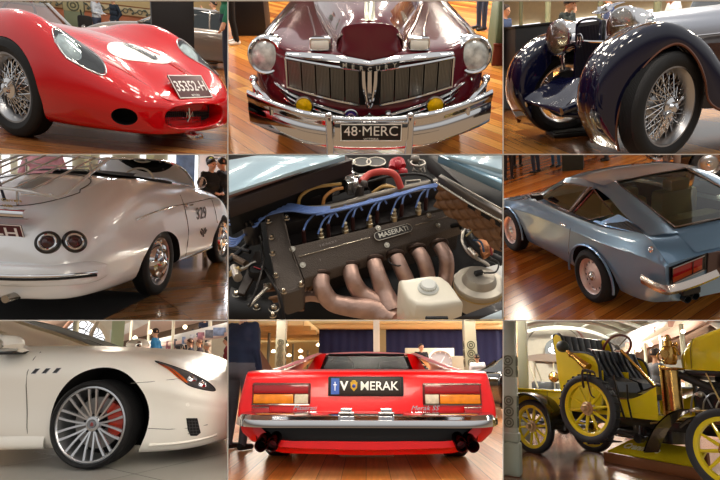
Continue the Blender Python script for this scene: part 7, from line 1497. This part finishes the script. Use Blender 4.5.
# chassis
for s in (1,-1):
    q=MB(); q.bbox(-.35,3.1,s*.38-.035,s*.38+.035,.53,.64,.012); obj('frame_rail',q,bk,t)
    q=MB(); q.tube([(-.45,s*.50,.42),(-.2,s*.5,.46),(.1,s*.5,.44),(.4,s*.5,.47),(.65,s*.48,.55)],.022,6,sm=4,flat=(1.4,.7)); obj('leaf_spring',q,bk,t)
q=MB(); q.cyl(.03,-.66,.66,12,0,T(.1,0,.37)@RX(90)); q.ball(.12,8,0,T(.1,0,.37)); obj('rear_axle',q,bk,t)
q=MB(); q.cyl(.028,-.66,.66,12,0,T(2.78,0,.42)@RX(90)); obj('front_axle',q,bk,t)
q=MB(); q.bbox(1.15,1.95,-.25,.25,.36,.56,.03); q.cyl(.06,1.2,1.9,14,0,T(0,-.3,.45)@RY(90)); q.bbox(1.55,1.7,-.42,-.3,.38,.55,.02); obj('gearbox',q,bk,t)
q=MB(); q.rod((1.30,-.55,.56),(1.28,-.56,.34),.012); q.bbox(1.14,1.42,-.66,-.46,.32,.335,.006); obj('step',q,bk,t)
q=MB(); q.rod((1.70,-.50,.56),(1.70,-.52,.40),.012); q.cyl(.05,-.56,-.48,14,0,T(1.70,0,.40)@RX(90)*1 if False else T(1.70,0,.40)@RX(-90)); q.tube([(1.5,-.5,.45),(1.62,-.5,.40),(1.8,-.5,.44)],.012,6,sm=3); obj('brake_linkage',q,bk,t)
# rear platform and tub
q=MB(); q.bbox(-.42,.66,-.52,.52,.66,.885,.012); tub=obj('rear_box',q,ye,t); q=MB(); q.bbox(-.44,.68,-.54,.54,.885,.915,.008); obj('box_lid',q,ye,tub)
for x in (-.05,.3): 
    q=MB(); q.tube([(x,-.545,.67),(x,-.548,.88)],.005,5); obj('box_beading',q,mat('bead_olive','#8a7c20',rough=.4),tub)
q=MB(); q.bbox(.5,1.95,-.5,.5,.64,.70,.01); q.loft([[(1.36,-.50,.70),(1.36,-.50,.86)],[(1.55,-.50,.70),(1.55,-.50,.86)],[(1.75,-.50,.70),(1.75,-.50,.92)],[(1.96,-.50,.70),(1.96,-.50,1.04)]],3,2); q.loft([[(1.36,.50,.70),(1.36,.50,.86)],[(1.55,.50,.70),(1.55,.50,.86)],[(1.75,.50,.70),(1.75,.50,.92)],[(1.96,.50,.70),(1.96,.50,1.04)]],3,2); obj('floor_tub',q,ye,t)
q=MB(); q.bbox(1.35,1.93,-.49,-.43,.855,.875,.004); obj('floor_edge',q,mat('wood_edge','#7a4a2a',rough=.4),t)
q=MB(); q.quad((1.70,-.49,.96),(1.70,.49,.96),(1.96,.49,1.06),(1.96,-.49,1.06),th=.02); obj('toe_board',q,bk,t)
# seats: yellow shell, buttoned leather
SH=[(.62,.70),(.56,.95),(.52,1.2),(.50,1.45),(.46,1.68),(.52,1.73),(.60,1.70),(.68,1.50),(.80,1.46),(1.0,1.45),(1.15,1.40),(1.21,1.28),(1.22,1.05),(1.24,.85),(1.2,.70)]
for y0,y1,nm in ((-.56,-.52,0),(.52,.56,1)):
    q=MB(); q.poly([(a,b_) for a,b_ in SH],y1-y0,0,T(0,y0,0),'y'); obj('seat_side',q,ye,t)
    q=MB(); q.tube([(a,(y0+y1)/2,b_) for a,b_ in SH[3:13]],.022,8,sm=3); obj('seat_piping',q,lea,t)
q=MB(); q.loft([[(.48,y,1.70),(.52,y,1.45),(.55,y,1.2),(.58,y,.95)] for y in (-.54,.54)],1,3); obj('seat_back_panel',q,ye,t)
def tufted(x0,x1,z0,z1,y0,y1,nm,n=7):
    q=MB(); rows=[]; NY=n*8
    for j in range(17):
        v=j/16; row=[]
        for i in range(NY+1):
            u=i/NY; bulge=.035*abs(math.sin(u*n*PI))**.6*(.6+.4*math.sin(v*PI)); tuft=0
            row.append((x0+(x1-x0)*v+.06+bulge,y0+(y1-y0)*u,z0+(z1-z0)*v))
        rows.append(row)
    q.grid(rows); q.grid([[(x0+.0,y0,z0),(x0,y1,z0)],[(x1,y0,z1),(x1,y1,z1)]]); top=[[rows[-1][i],(x1,rows[-1][i][1],z1+.02)] for i in range(NY+1)]; q.grid(top); o=obj(nm,q,lea,t,label='navy buttoned leather back')
    for i in range(n):
        for vv in (.35,.7):
            if (i%2)==(0 if vv<.5 else 1): pass
    return o
tufted(.56,.44,1.02,1.72,-.50,.50,'seat_back')
q=MB(); q.bbox(.60,1.16,-.50,.50,.86,1.04,.05); obj('seat_cushion',q,lea,t)
# second, lower pair of front seats
for y in (-.27,.27):
    s_=[(1.02,.90),(1.0,1.15),(.97,1.42),(1.0,1.52),(1.06,1.50),(1.1,1.35),(1.22,1.15),(1.42,1.08),(1.46,.95),(1.42,.86)]
    q=MB(); q.poly(s_,.46,0,T(0,y-.23,0),'y'); o=obj('bucket_seat',q,lea,t,label='navy leather bucket seat')
    q=MB(); q.quad((1.005,y-.2,1.20),(1.06,y-.232,1.30),(1.02,y-.232,1.0),(1.01,y-.232,1.0)) if False else q.bbox(1.08,1.24,y-.235,y-.228,.98,1.22,.002); obj('seat_shell',q,ye,o)
    for k in range(4):
        q=MB(); q.tube([(1.075-.015,y-.18+.12*k,1.49),(1.13,y-.18+.12*k,1.33),(1.24,y-.18+.12*k,1.14)],.022,8,sm=3); obj('pleat',q,lea,o)
# side arm handle, horn with rubber bulb
q=MB(); q.tube([(1.52,-.52,.62),(1.46,-.54,.9),(1.43,-.56,1.16)],.014,8); q.tube([(1.62,-.52,.62),(1.60,-.54,.85),(1.62,-.56,1.05)],.012,8); obj('brake_lever',q,bk,t)
q=MB(); q.ball(.085,12,0,T(.72,-.66,1.54)@SCL(1.15,.9,1)); hb=obj('horn_bulb',q,mat('rubber_green','#26302e',rough=.5),t)
q=MB(); q.tube([(.79,-.66,1.48),(.86,-.66,1.42),(.95,-.66,1.37),(1.12,-.66,1.245)],[.022,.028,.035,.062],16,sm=3); q.torus(.062,.006,24,6,0,align(V(.8,0,-.6),(1.12,-.66,1.245))); q.torus(.032,.010,20,6,0,align(V(.8,0,-.6),(.86,-.66,1.42))); q.rod((.95,-.66,1.36),(.95,-.55,1.3),.012); obj('horn_trumpet',q,mat('horn_brass','#b0884a',rough=.2,metal=1),hb)
# mudguards
q=MB(); mg=[(-.50,.60),(-.38,.72),(-.2,.81),(.02,.86),(.22,.85),(.40,.78),(.50,.66),(.55,.50),(.57,.38)]
q.loft([[(x,y_,z+dz) for y_,dz in ((-.80,-.05),(-.78,-.01),(-.66,.0),(-.52,-.01),(-.50,-.03))] for x,z in mg],4,3); obj('rear_mudguard',q,mat('guard_dark','#1c1a10',rough=.25,coat=.7),t,ang=60)
q=MB(); q.loft([[(x,y_,z) for y_ in (-.80,-.66,-.52)] for x,z in ((1.93,.28),(2.0,.42),(2.1,.58),(2.25,.72),(2.4,.80))],4,2); q.loft([[(x-.01,y_,z+.012) for y_ in (-.80,-.66,-.52)] for x,z in ((1.93,.28),(2.0,.42),(2.1,.58),(2.25,.72),(2.4,.80))],4,2); obj('front_mudguard',q,mat('guard_dark'),t)
q=MB(); q.quad((1.94,-.805,.29),(2.02,-.805,.47),(2.02,-.60,.47),(1.94,-.60,.29),th=.02); q=None
# steering
q=MB(); M=align(V(-.76,.28,.58),(1.07,.08,1.575)); q.torus(.205,.017,48,10,0,M); sw=obj('steering_wheel',q,mat('wheel_rim_maroon','#5c1f1a',rough=.3,coat=.5),t)
q=MB()
for i in range(4): q.rod((0,0,-.01),(.19*math.cos(PI/2*i+.5),.19*math.sin(PI/2*i+.5),0),.008,8,0,M)
q.lathe([(.0001,.03),(.03,.025),(.035,0),(.02,-.05)],20,0,M); obj('wheel_spoke',q,mat('spoke_grey','#7a7c7c',rough=.3,metal=.9),sw)
q=MB(); q.rod((1.11,.10,1.53),(1.62,.10,.99),.024,14); obj('steering_column',q,br_,t)
# brass scuttle, lamps and radiator-like drum
q=MB(); q.cyl(.085,.77,1.24,28,0,T(2.14,-.44,0)); bc=obj('brass_tank',q,mat('brass_aged','#b08c50',rough=.22,metal=1,var=.2,vscale=10),t)
q=MB(); q.bbox(2.02,2.05,-.50,-.40,.70,1.30,.006); obj('dashboard',q,br_,t)
q=MB(); q.tube([(1.97,-.45,1.43),(2.02,-.48,1.43)],.012); q.lathe([(.06,-.12),(.075,-.10),(.085,.0),(.075,.08),(.05,.10),(.045,.16),(.02,.17),(.018,.22),(.0001,.23)],24,0,T(2.03,-.48,1.43)); q.torus(.055,.01,20,8,0,T(1.99,-.56,1.40)@RX(90)); q.torus(.04,.012,20,8,0,T(2.1,-.52,1.38)@RX(90)); q.cyl(.05,-.06,.04,20,0,T(2.03,-.53,1.43)@RX(90)); q.torus(.035,.008,16,6,0,T(2.03,-.48,1.63)@RX(90)); q.ball(.03,6,0,T(2.1,-.44,1.55)); q.ball(.025,6,0,T(1.97,-.44,1.56)); q.tube([(2.03,-.48,1.5),(2.12,-.5,1.52),(2.16,-.5,1.42)],.012,6,sm=3); q.bbox(1.94,2.16,-.56,-.40,1.245,1.275,.006); cl_=obj('carriage_lamp',q,mat('brass_aged'),t,label='brass side lamp'); cl_.location.x=.12
# engine
q=MB(); q.bbox(2.15,3.0,-.36,.36,.66,.70,.006); obj('engine_tray',q,mat('tray_wood','#8a5534',rough=.35),t,label='varnished wooden sill')
q=MB(); q.cyl(.20,-.2,.22,28,0,T(2.55,-.15,.93)@RX(90)); q.lathe([(.10,0),(.10,.3),(.12,.3),(.12,.34),(.0001,.36)],24,0,T(2.5,0,.9)); q.cyl(.09,0,.34,24,0,T(2.75,0,.9)); q.bbox(2.3,2.9,-.2,.2,.68,.86,.03)
eg=obj('engine',q,mat('engine_black','#141416',rough=.35,coat=.3,metal=.3),t)
q=MB(); q.tube([(2.1,-.42,1.22),(2.2,-.42,1.2),(2.38,-.40,1.12),(2.55,-.38,1.05),(2.7,-.36,.95)],.045,12,sm=4); obj('rubber_hose',q,mat('hose_black','#1c1a1a',rough=.5),eg)
for k in range(5):
    q=MB(); x=2.3+.13*k; q.tube([(x,-.42,.75),(x+.06,-.45,.95-.03*k),(x+.16,-.42,1.0),(x+.22,-.38,.84)],.009,6,sm=4); obj('control_rod',q,steel(),eg)
q=MB(); q.rod((2.52,-.42,1.22),(2.74,-.48,.72),.010); q.rod((2.3,-.46,.78),(2.9,-.46,.86),.010); q.rod((1.85,-.5,.60),(2.5,-.5,.74),.012); obj('stay_rod',q,mat('rod_brassy','#b8a06a',rough=.3,metal=1),eg)
for k,(x,z) in enumerate(((2.36,.80),(2.5,.76),(2.64,.80),(2.8,.78),(2.42,.98))):
    q=MB(); q.ball(.035,8,0,T(x,-.40,z)); q.cyl(.018,-.08,.0,12,0,T(x,-.40,z)@RX(-90)); obj('grease_cup',q,mat('cup_pale','#c8c0b0',rough=.3,metal=.8),eg)
# raised bonnet
q=MB(); bs=[]
for X,zt,zb,w_ in ((2.24,1.50,1.26,.36),(2.34,1.62,1.255,.40),(2.55,1.70,1.25,.42),(2.85,1.79,1.24,.42),(3.3,1.86,1.22,.42),(3.6,1.86,1.2,.40)):
    bs.append([(X,-w_,zb),(X,-w_-.01,zb+(zt-zb)*.55),(X,-w_+.03,zt-.06),(X,-w_+.12,zt),(X,0,zt+.05),(X,w_-.12,zt),(X,w_-.03,zt-.06),(X,w_+.01,zb+(zt-zb)*.55),(X,w_,zb)])
q.loft(bs,4,3,cap=True); obj('bonnet',q,ye,t,ang=50,label='yellow bonnet')
q=MB(); q.tube([bs[0][i] for i in range(9)],.014,8,sm=3); q.tube([(2.36,-.415,1.27),(2.38,-.425,1.5),(2.40,-.39,1.62)],.006,5); obj('bonnet_bead',q,mat('bead_olive'),t)
q=MB(); q.bbox(2.26,3.5,-.40,.40,1.19,1.25,.01); obj('bonnet_underside',q,bk,t)
for s in (1,-1):
    q=MB(); q.tube([(2.2,s*.5,.60),(2.4,s*.50,.72),(2.9,s*.5,.70)],.02,8,sm=3); obj('bracket',q,bk,t)
q=MB(); q.rod((2.9,-.3,.6),(2.9,-.3,1.25),.03); q.rod((2.9,.3,.6),(2.9,.3,1.25),.03); q.rod((1.98,.3,.65),(1.98,.3,1.25),.03); q.bbox(2.0,2.3,-.2,.2,1.15,1.25,.02); obj('bonnet_support',q,bk,t)
clip_tree(t,c,(3,))
# yellow tray with script, propped on the floor beneath
M=CF@T(0,0,0)
q=MB(); P=[(.95,-.12,.13),(2.13,-.12,.13),(2.12,.14,.31),(1.16,.14,.31)]; q.quad(*P,th=.02); ty=thing('drip_tray','yellow tilted tray with pale script lying on the floor under the veteran car','tray',CF)
obj('tray_panel',q,ye,ty); q=MB(); q.bbox(.90,2.18,-.16,-.10,0,.125,.01); obj('tray_edge',q,mat('wood_edge'),ty); q=MB(); q.bbox(1.1,2.12,.14,.20,0,.29,.01); obj('tray_back',q,mat('wood_edge'),ty); q=MB(); q.tube([P[1],P[2],P[3],P[0]],.018,8); obj('tray_lip',q,ye,ty)
tx=(Vector(P[3])-Vector(P[0])); ex_=V(1,0,0); ey_=V(0,.26,.18).normalized(); ez_=ex_.cross(ey_); 
q=MB(); q.text('Renault',.15,0,Matrix(((ex_.x,ey_.x,ez_.x,1.36),(ex_.y,ey_.y,ez_.y,.10),(ex_.z,ey_.z,ez_.z,.170),(0,0,0,1))),.006,.004,shear=.4,w=.48) if False else q.text('Cranmore',.15,0,Matrix(((ex_.x,ey_.x,ez_.x,1.36),(ex_.y,ey_.y,ez_.y,.0),(ex_.z,ey_.z,ez_.z,.236),(0,0,0,1))),.006,.004,shear=.4,w=.5); obj('tray_script',q,mat('script_pale','#e8e6c8',rough=.4),ty)
p=c.at(675,463,z=0); q=MB(); q.bbox(-.06,.06,-.004,.004,0,.12,.002); q.rod((0,0,.04),(0,.07,0),.008); o=obj('label_card',q,mat('card_white','#d8dce0',rough=.5),frame=c.M@T(p.x,p.y,0)@RZ(0)); tag(o,'small white label card standing on the floor in front of the tray','card')
# scenery
D=10.6; person(c,c.at(656,365,y=D).x,D,20,1.72,'#555860','#3c4450','#2a1e18',pose=arms('front'),sleeves=False,label='person in grey t-shirt standing behind the veteran car, looking right')
for px,D,h_,sh_,face,lb in ((638,16,1.5,'#c89aa8',120,'person in pink far behind the steering wheel'),(643,14,1.2,'#3a3c48',60,'person in dark clothes left of the grey t-shirt'),(624,15,1.35,'#8a8c98',200,'person in grey seated far behind the yellow seats'),(685,17,1.45,'#b8c0cc',200,'person in pale blue beyond the brass tank'),(632,19,1.5,'#704048',90,'person in plum shirt deepest in the hall'),(688,14,1.1,'#c0b8a8',0,'person in cream beyond the engine')):
    person(c,c.at(px,385,y=D).x,D,face,h_,sh_,'#2c3038','#2a1e18',label=lb)
GC=mat('post_grey_green','#8a9184',rough=.55)
p_=post(c,509,6.2,14,GC,'grey green hall column at the left edge with scrollwork bands',row=360,band=[(.5,.85,mat('column_band3','#7e8476',rough=.6)),(1.05,1.3,mat('column_band3'))],clipw=(0,3))
post(c,523,9.5,9,mat('post_grey_pale','#9aa090',rough=.55),'paler hall column right of the scrollwork column',row=360)
q=MB(); a_=c.at(512,360,y=16).x; b_=c.at(519,360,y=16).x; q.box(a_,b_,16,16.2,0,c.at(515,322,y=16).z)
struct('trim_60',q,mat('panelling_tan','#9a7848',rough=.7),c.M)
for k in range(9):
    q=MB(); z_=c.at(515,330+7*k,y=15.98).z; q.box(a_,b_,15.95,16,z_,z_+.03); struct('trim_%d'%(61+k),q,mat('panel_line','#6a5030',rough=.7),c.M)
# great barrel roof: ribs and end arch with round window
def P9(px,py,D): return c.at(px,py,y=D)
q=MB(); cp=P9(554,352,33); M=Matrix.Translation(cp)@RX(90); sc_=33/F*.93
for r_,tw,cn,nm in ((33,2.0,'#b08a80','trim_70'),(29,1.2,'#8f8a7c','trim_71')):
    q=MB(); q.torus(r_*sc_*.93,tw*sc_*.5,48,8,0,M,0,180); struct(nm,q,mat('arch_'+cn[1:],cn,rough=.7),c.M)
q=MB(); cc_=P9(556.5,350,32.9); 
for (dx,dy) in ((0,0),(5.5,0),(-5.5,0),(2.7,-4.8),(-2.7,-4.8),(2.7,4.8),(-2.7,4.8)):
    w=P9(556.5+dx,350+dy,32.8); q.lathe([(.0001,.02),(2.3*sc_,.02),(2.3*sc_,0)],20,0,Matrix.Translation(w)@RX(90))
o=struct('window_50',q,mat('bright_daylight'),c.M)
q=MB(); q.lathe([(.0001,.01),(11*sc_,.01)],40,0,Matrix.Translation(P9(556.5,350,32.95))@RX(90)); struct('window_51',q,mat('window_grey','#6c7478',rough=.5),c.M)
k_=0
for i in range(7):
    D=31-i*3.4; rr=(60+i*14); q=MB(); cx_,cy_=P9(560+i*6,352+i*1.5,D).x,P9(560+i*6,356,D).z; r_=rr*D/F*.93*.75
    q.tube([(cx_+r_*1.25*math.cos(R(a)),D,cy_+r_*.62*math.sin(R(a))) for a in range(-5,186,8)],.10+.0*i,6); o=struct('trim_%d'%(72+i),q,mat('rib_grey_blue','#e4ebe8',rough=.6),c.M); clip(o,c,(1,3),extra=.004)
q=MB(); rows=[]
for i in range(8):
    D=32.5-i*3.2; rr=60+i*14; cx_=P9(560+i*6,352+i*1.5,D).x; cz_=P9(560+i*6,356,D).z; r_=rr*D/F*.93*.77
    rows.append([(cx_+r_*1.27*math.cos(R(a)),D,cz_+r_*.64*math.sin(R(a))) for a in range(0,181,10)])
q.grid(rows); o=struct('ceiling',q,mat('vault_sage','#d2d6c6',rough=.8,var=.12,vscale=2),c.M); clip(o,c,(1,3),extra=.01)
for k,(a_,) in enumerate(((45,),(70,),(95,),(120,))):
    q=MB(); q.tube([(r_[0][0]+(r_[-1][0]-r_[0][0])*(.5-.5*math.cos(R(a_))),r_[0][1],r_[0][2]+(r_[9][2]-r_[0][2])*math.sin(R(a_))*.97) for r_ in rows],.07,6); o=struct('trim_%d'%(82+k),q,mat('rib_grey_blue'),c.M); clip(o,c,(1,3),extra=.004)
# balcony on the right in receding perspective
def slab9(name,pts,th,m):
    P=[P9(*p) for p in pts]; n=len(P); q=MB(); f=V(0,th,0)
    q.add(P+[p+f for p in P],[tuple(range(n)),tuple(range(n,2*n))[::-1]]+[(i,(i+1)%n,n+(i+1)%n,n+i) for i in range(n)]); o=obj(name,q,m,frame=c.M); o['kind']='structure'; clip(o,c,(0,1,3),extra=.002); return o
slab9('trim_90',[(612,358,28),(722,303,13),(722,318,13),(612,362,28)],.1,mat('fascia_salmon','#c0a093',rough=.7))
slab9('trim_91',[(612,353,28.2),(700,306,15),(722,296,13.2),(722,304,13.2),(612,358.5,28.2)],.1,mat('rail_cream','#d0c6b4',rough=.7))
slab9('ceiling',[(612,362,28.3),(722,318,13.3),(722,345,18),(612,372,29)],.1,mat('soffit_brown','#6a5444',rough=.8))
slab9('trim_92',[(600,345,30),(620,338,28),(700,300,15),(722,280,13.5),(722,303,13.5),(612,353,28.5)],.1,mat('clerestory_blue','#c4ccd4',rough=.6,var=.4,vscale=1.5))
for k in range(6):
    px=620+k*16; D=26-k*2.2; a=P9(px,356-k*7.6,D-.2); q=MB(); q.bbox(-.45,.45,0,.03,-.02,.24,.01); o=struct('trim_%d'%(93+k),q,mat('panel_salmon_dark','#a07c70',rough=.7),c.M@Matrix.Translation(a)@RZ(-35)); clip(o,c,(0,1),extra=.01)
for px,D,w_,lb in ((617,26,2.0,'thin cream post, farthest under the right balcony'),(625,24,2.2,'thin cream post second farthest under the right balcony'),(634.5,22,2.4,'thin cream post behind the steering wheel under the balcony'),(646,19,2.6,'thin cream post left of the grey t-shirt'),(663,15.5,3.4,'thin cream post between the grey t-shirt and the brass lamp'),(684.5,13,4,'cream post right of the brass lamp')):
    post(c,px,D,w_,mat('post_pale_green','#bcc0ac',rough=.6),lb,row=360,round_=True,ztop=P9(px,{617:357,625:353,634.5:349,646:343,663:336,684.5:324}[px],D).z)
for k,(px,py,D) in enumerate(((629.5,354,20),(639,350,18),(650.5,344.5,15),(665,339,13),(627,363,22),(634,362,20),(683,331.5,12.5),(553,337,26))):
    q=MB(); q.ball(.065*D/20,8); o=obj('hall_lamp',q,mat('lamp_glow'),frame=c.M@Matrix.Translation(P9(px,py,D))); tag(o,'small glowing globe lamp in the hall behind the veteran car','lamp','globe lamps behind the veteran car')
# second veteran car standing behind, brown canopy
D=13.5; fr=c.M@T(P9(553,385,D).x,D,0)@RZ(180); v2=thing('veteran_tourer','brown canopied veteran car standing behind the yellow one, brass headlamps','car',fr)
w_=P9(577,370,D).x-P9(530,370,D).x; zc_=P9(550,357,D).z
q=MB(); q.loft([[(x,y,zc_+.08*math.sin((x+w_/2)/w_*PI)-.05*abs(y)) for y in (-.7,-.35,0,.35,.7)] for x in (-w_/2,-w_/4,0,w_/4,w_/2)],3,3); q.loft([[(x,-.7,zc_+.08*math.sin((x+w_/2)/w_*PI)-.035),(x,-.72,zc_-.14)] for x in (-w_/2,-w_/4,0,w_/4,w_/2)],3,2); q.loft([[(x,.7,zc_+.08*math.sin((x+w_/2)/w_*PI)-.035),(x,.72,zc_-.14)] for x in (-w_/2,-w_/4,0,w_/4,w_/2)],3,2); obj('canopy',q,mat('canopy_taupe','#7e746a',rough=.7),v2)
for x in (-w_*.46,-.1,w_*.46):
    for y in (-.65,.65): q=MB(); q.rod((x,y,.7),(x,y,zc_),.02); obj('canopy_post',q,mat('post_pale_green'),v2)
q=MB(); q.rod((w_*.46,.65,zc_-.1),(w_*.25,.66,.9),.02); q.rod((w_*.46,-.65,zc_-.1),(w_*.25,-.66,.9),.02); obj('canopy_brace',q,mat('post_pale_green'),v2)
q=MB(); q.bbox(-w_*.5,w_*.45,-.6,.6,.45,.86,.05); q.bbox(-w_*.1,w_*.4,-.55,.55,.86,1.05,.05); obj('body',q,mat('body_slate','#4a5258',rough=.3,coat=.5),v2)
q=MB(); q.bbox(-w_*.45,-.2,-.5,.5,.86,1.3,.03); obj('cabin_dark',q,mat('cabin_brown2','#2c2420',rough=.6),v2)
for x in (-.1,-.75):
    q=MB(); q.lathe([(.0001,.0),(.1,.01),(.12,.06),(.10,.10),(.0001,.14)],20,0,T(x,.70,1.16)@RX(-90)); q2=obj('brass_headlamp',q,brass(),v2)
for x in (-w_*.35,w_*.42):
    for y in (-.62,.62):
        q=MB(); q.torus(.34,.045,36,8,0,T(x,y,.385)@RX(90)); 
        for i in range(10): q.rod((x,y,.385),(x+.32*math.cos(PI*i/5),y,.385+.32*math.sin(PI*i/5)),.014,6)
        obj('wheel',q,mat('wheel_slate','#3a4448',rough=.4),v2)
# ================================================================ dividers, camera, light
YD=1.5
def bar(name,px0,px1,py0,py1):
    b=MB(); q=lambda x,y: ((x-CX)/F*YD,(CY-y)/F*YD)
    x0,z1=q(px0,py0); x1,z0=q(px1,py1); b.box(x0,x1,YD,YD+.004,z0,z1); return struct(name,b,mat('divider_white','#d9d4cc',rough=.5),I4)
bar('trim_20',XA-.35,XA+.35,-2,482); bar('trim_21',XB-.35,XB+.35,-2,482)
bar('trim_22',-2,722,YA-.4,YA+.4); bar('trim_23',-2,722,YB-.35,YB+.35); bar('trim_24',-2,722,-3,.8)
cam=bpy.data.cameras.new('camera'); co=bpy.data.objects.new('camera',cam); COL.objects.link(co); co.rotation_euler=(PI/2,0,0)
cam.sensor_width=36; cam.lens=36*F/720; cam.clip_start=.05; cam.clip_end=300; SC.camera=co
w=bpy.data.worlds.new('hall_light'); SC.world=w; w.use_nodes=True; nt=w.node_tree; bg=nt.nodes['Background']
tc=nt.nodes.new('ShaderNodeTexCoord'); sp=nt.nodes.new('ShaderNodeSeparateXYZ'); nt.links.new(tc.outputs['Generated'],sp.inputs[0])
rp=nt.nodes.new('ShaderNodeValToRGB'); e=rp.color_ramp.elements; mr=nt.nodes.new('ShaderNodeMapRange'); mr.inputs['From Min'].default_value=-1
nt.links.new(sp.outputs['Z'],mr.inputs['Value']); nt.links.new(mr.outputs[0],rp.inputs['Fac'])
for i in range(4): e.new(.5)
for el,(p,cc) in zip(e,[(0,(.75,.5,.3)),(.40,(.7,.5,.34)),(.48,(.25,.2,.17)),(.56,(1.1,1.08,1.05)),(.72,(1.35,1.33,1.3)),(1,(1.3,1.3,1.3))]): el.position=p; el.color=(*cc,1)
nt.links.new(rp.outputs[0],bg.inputs['Color']); bg.inputs['Strength'].default_value=.46
SC.view_settings.view_transform='Standard'; SC.view_settings.look='None'; SC.view_settings.gamma=1; SC.view_settings.use_curve_mapping=False; SC.view_settings.exposure=.3
# lamps: spots over each bay (for the two lower tiers they hang beneath the floor of the tier above)
def spots(cell,pts,power,size=.22,to=None,col='#fff2e0'):
    for p in pts: area(cell,p,to or (p[0]*.6,p[1]+.6,0),size,power,col)
for k,pw in ((1,4.5),(2,7),(3,7)):
    spots(CE[k],[(x,y,3.6) for x in (-1.6,0,1.6) for y in (2.6,4.6)],pw)
    spots(CE[k],[(x,y,3.8 if k==3 else 5.2) for x in (-3,1,5) for y in (9,13)],110 if k==3 else 70,.6)
def under(U,pts,power,z=-.03,size=.25,col='#fff2e0'):
    # lamps fixed flat beneath the floor of the tier above, shining down into the bay below
    for px,py in pts:
        p=U.at(px,py,z=z); area(U,p,p-V(0,0,1),size,power,col)
under(CE[1],[(30,146),(114,146),(200,146),(60,136),(170,136),(114,128)],125,col='#e6ecff')
under(CE[3],[(610,146),(690,146),(600,136),(650,138)],45)
under(CE[4],[(30,312),(114,312),(200,312),(60,302),(170,302)],34)
under(CE[6],[(520,312),(600,312),(690,312),(560,302),(650,302)],17)
under(CE[5],[(260,312),(330,310),(402,310),(470,312),(300,296),(430,296)],2.3,z=-.34)
def hall(k,pts,power,size=.7,col='#fff2e0'):
    for x,y,z in pts: area(CE[k],(x,y,z),(x,y,0),size,power,col)
hall(4,[(-2.5,11,2.6),(1,11,2.6),(3.5,12,2.6),(0,16,3.2),(-4,17,3.2),(4,18,3.2)],90,col='#f4f6ff')
hall(6,[(-1.5,9.5,2.2),(2,9.5,2.2),(-1,13,2.6),(3,13,2.6),(1,17,3)],60)
hall(7,[(-3,15,2.8),(3,15,2.8)],40)
hall(7,[(0,20,3.4),(5,20,3.4),(-4,24,4)],180)
hall(8,[(-2,9,2.5),(2,9,2.5),(-2.5,14,2.9),(2.5,14,2.9)],60)
hall(8,[(-.6,3.3,1.3),(0,3.1,1.3),(.6,3.3,1.3)],4,size=.3)
hall(9,[(-1.5,11,2.9),(2,11,2.9)],130)
hall(9,[(0,15,3.3),(3,15,3.3),(-2.5,15,3.3),(0,22,3.7),(2,27,4.3),(-1.5,19,3.5)],380)
area(CE[9],(-2.4,28.3,4.5),(-3,34,2.2),.6,900)
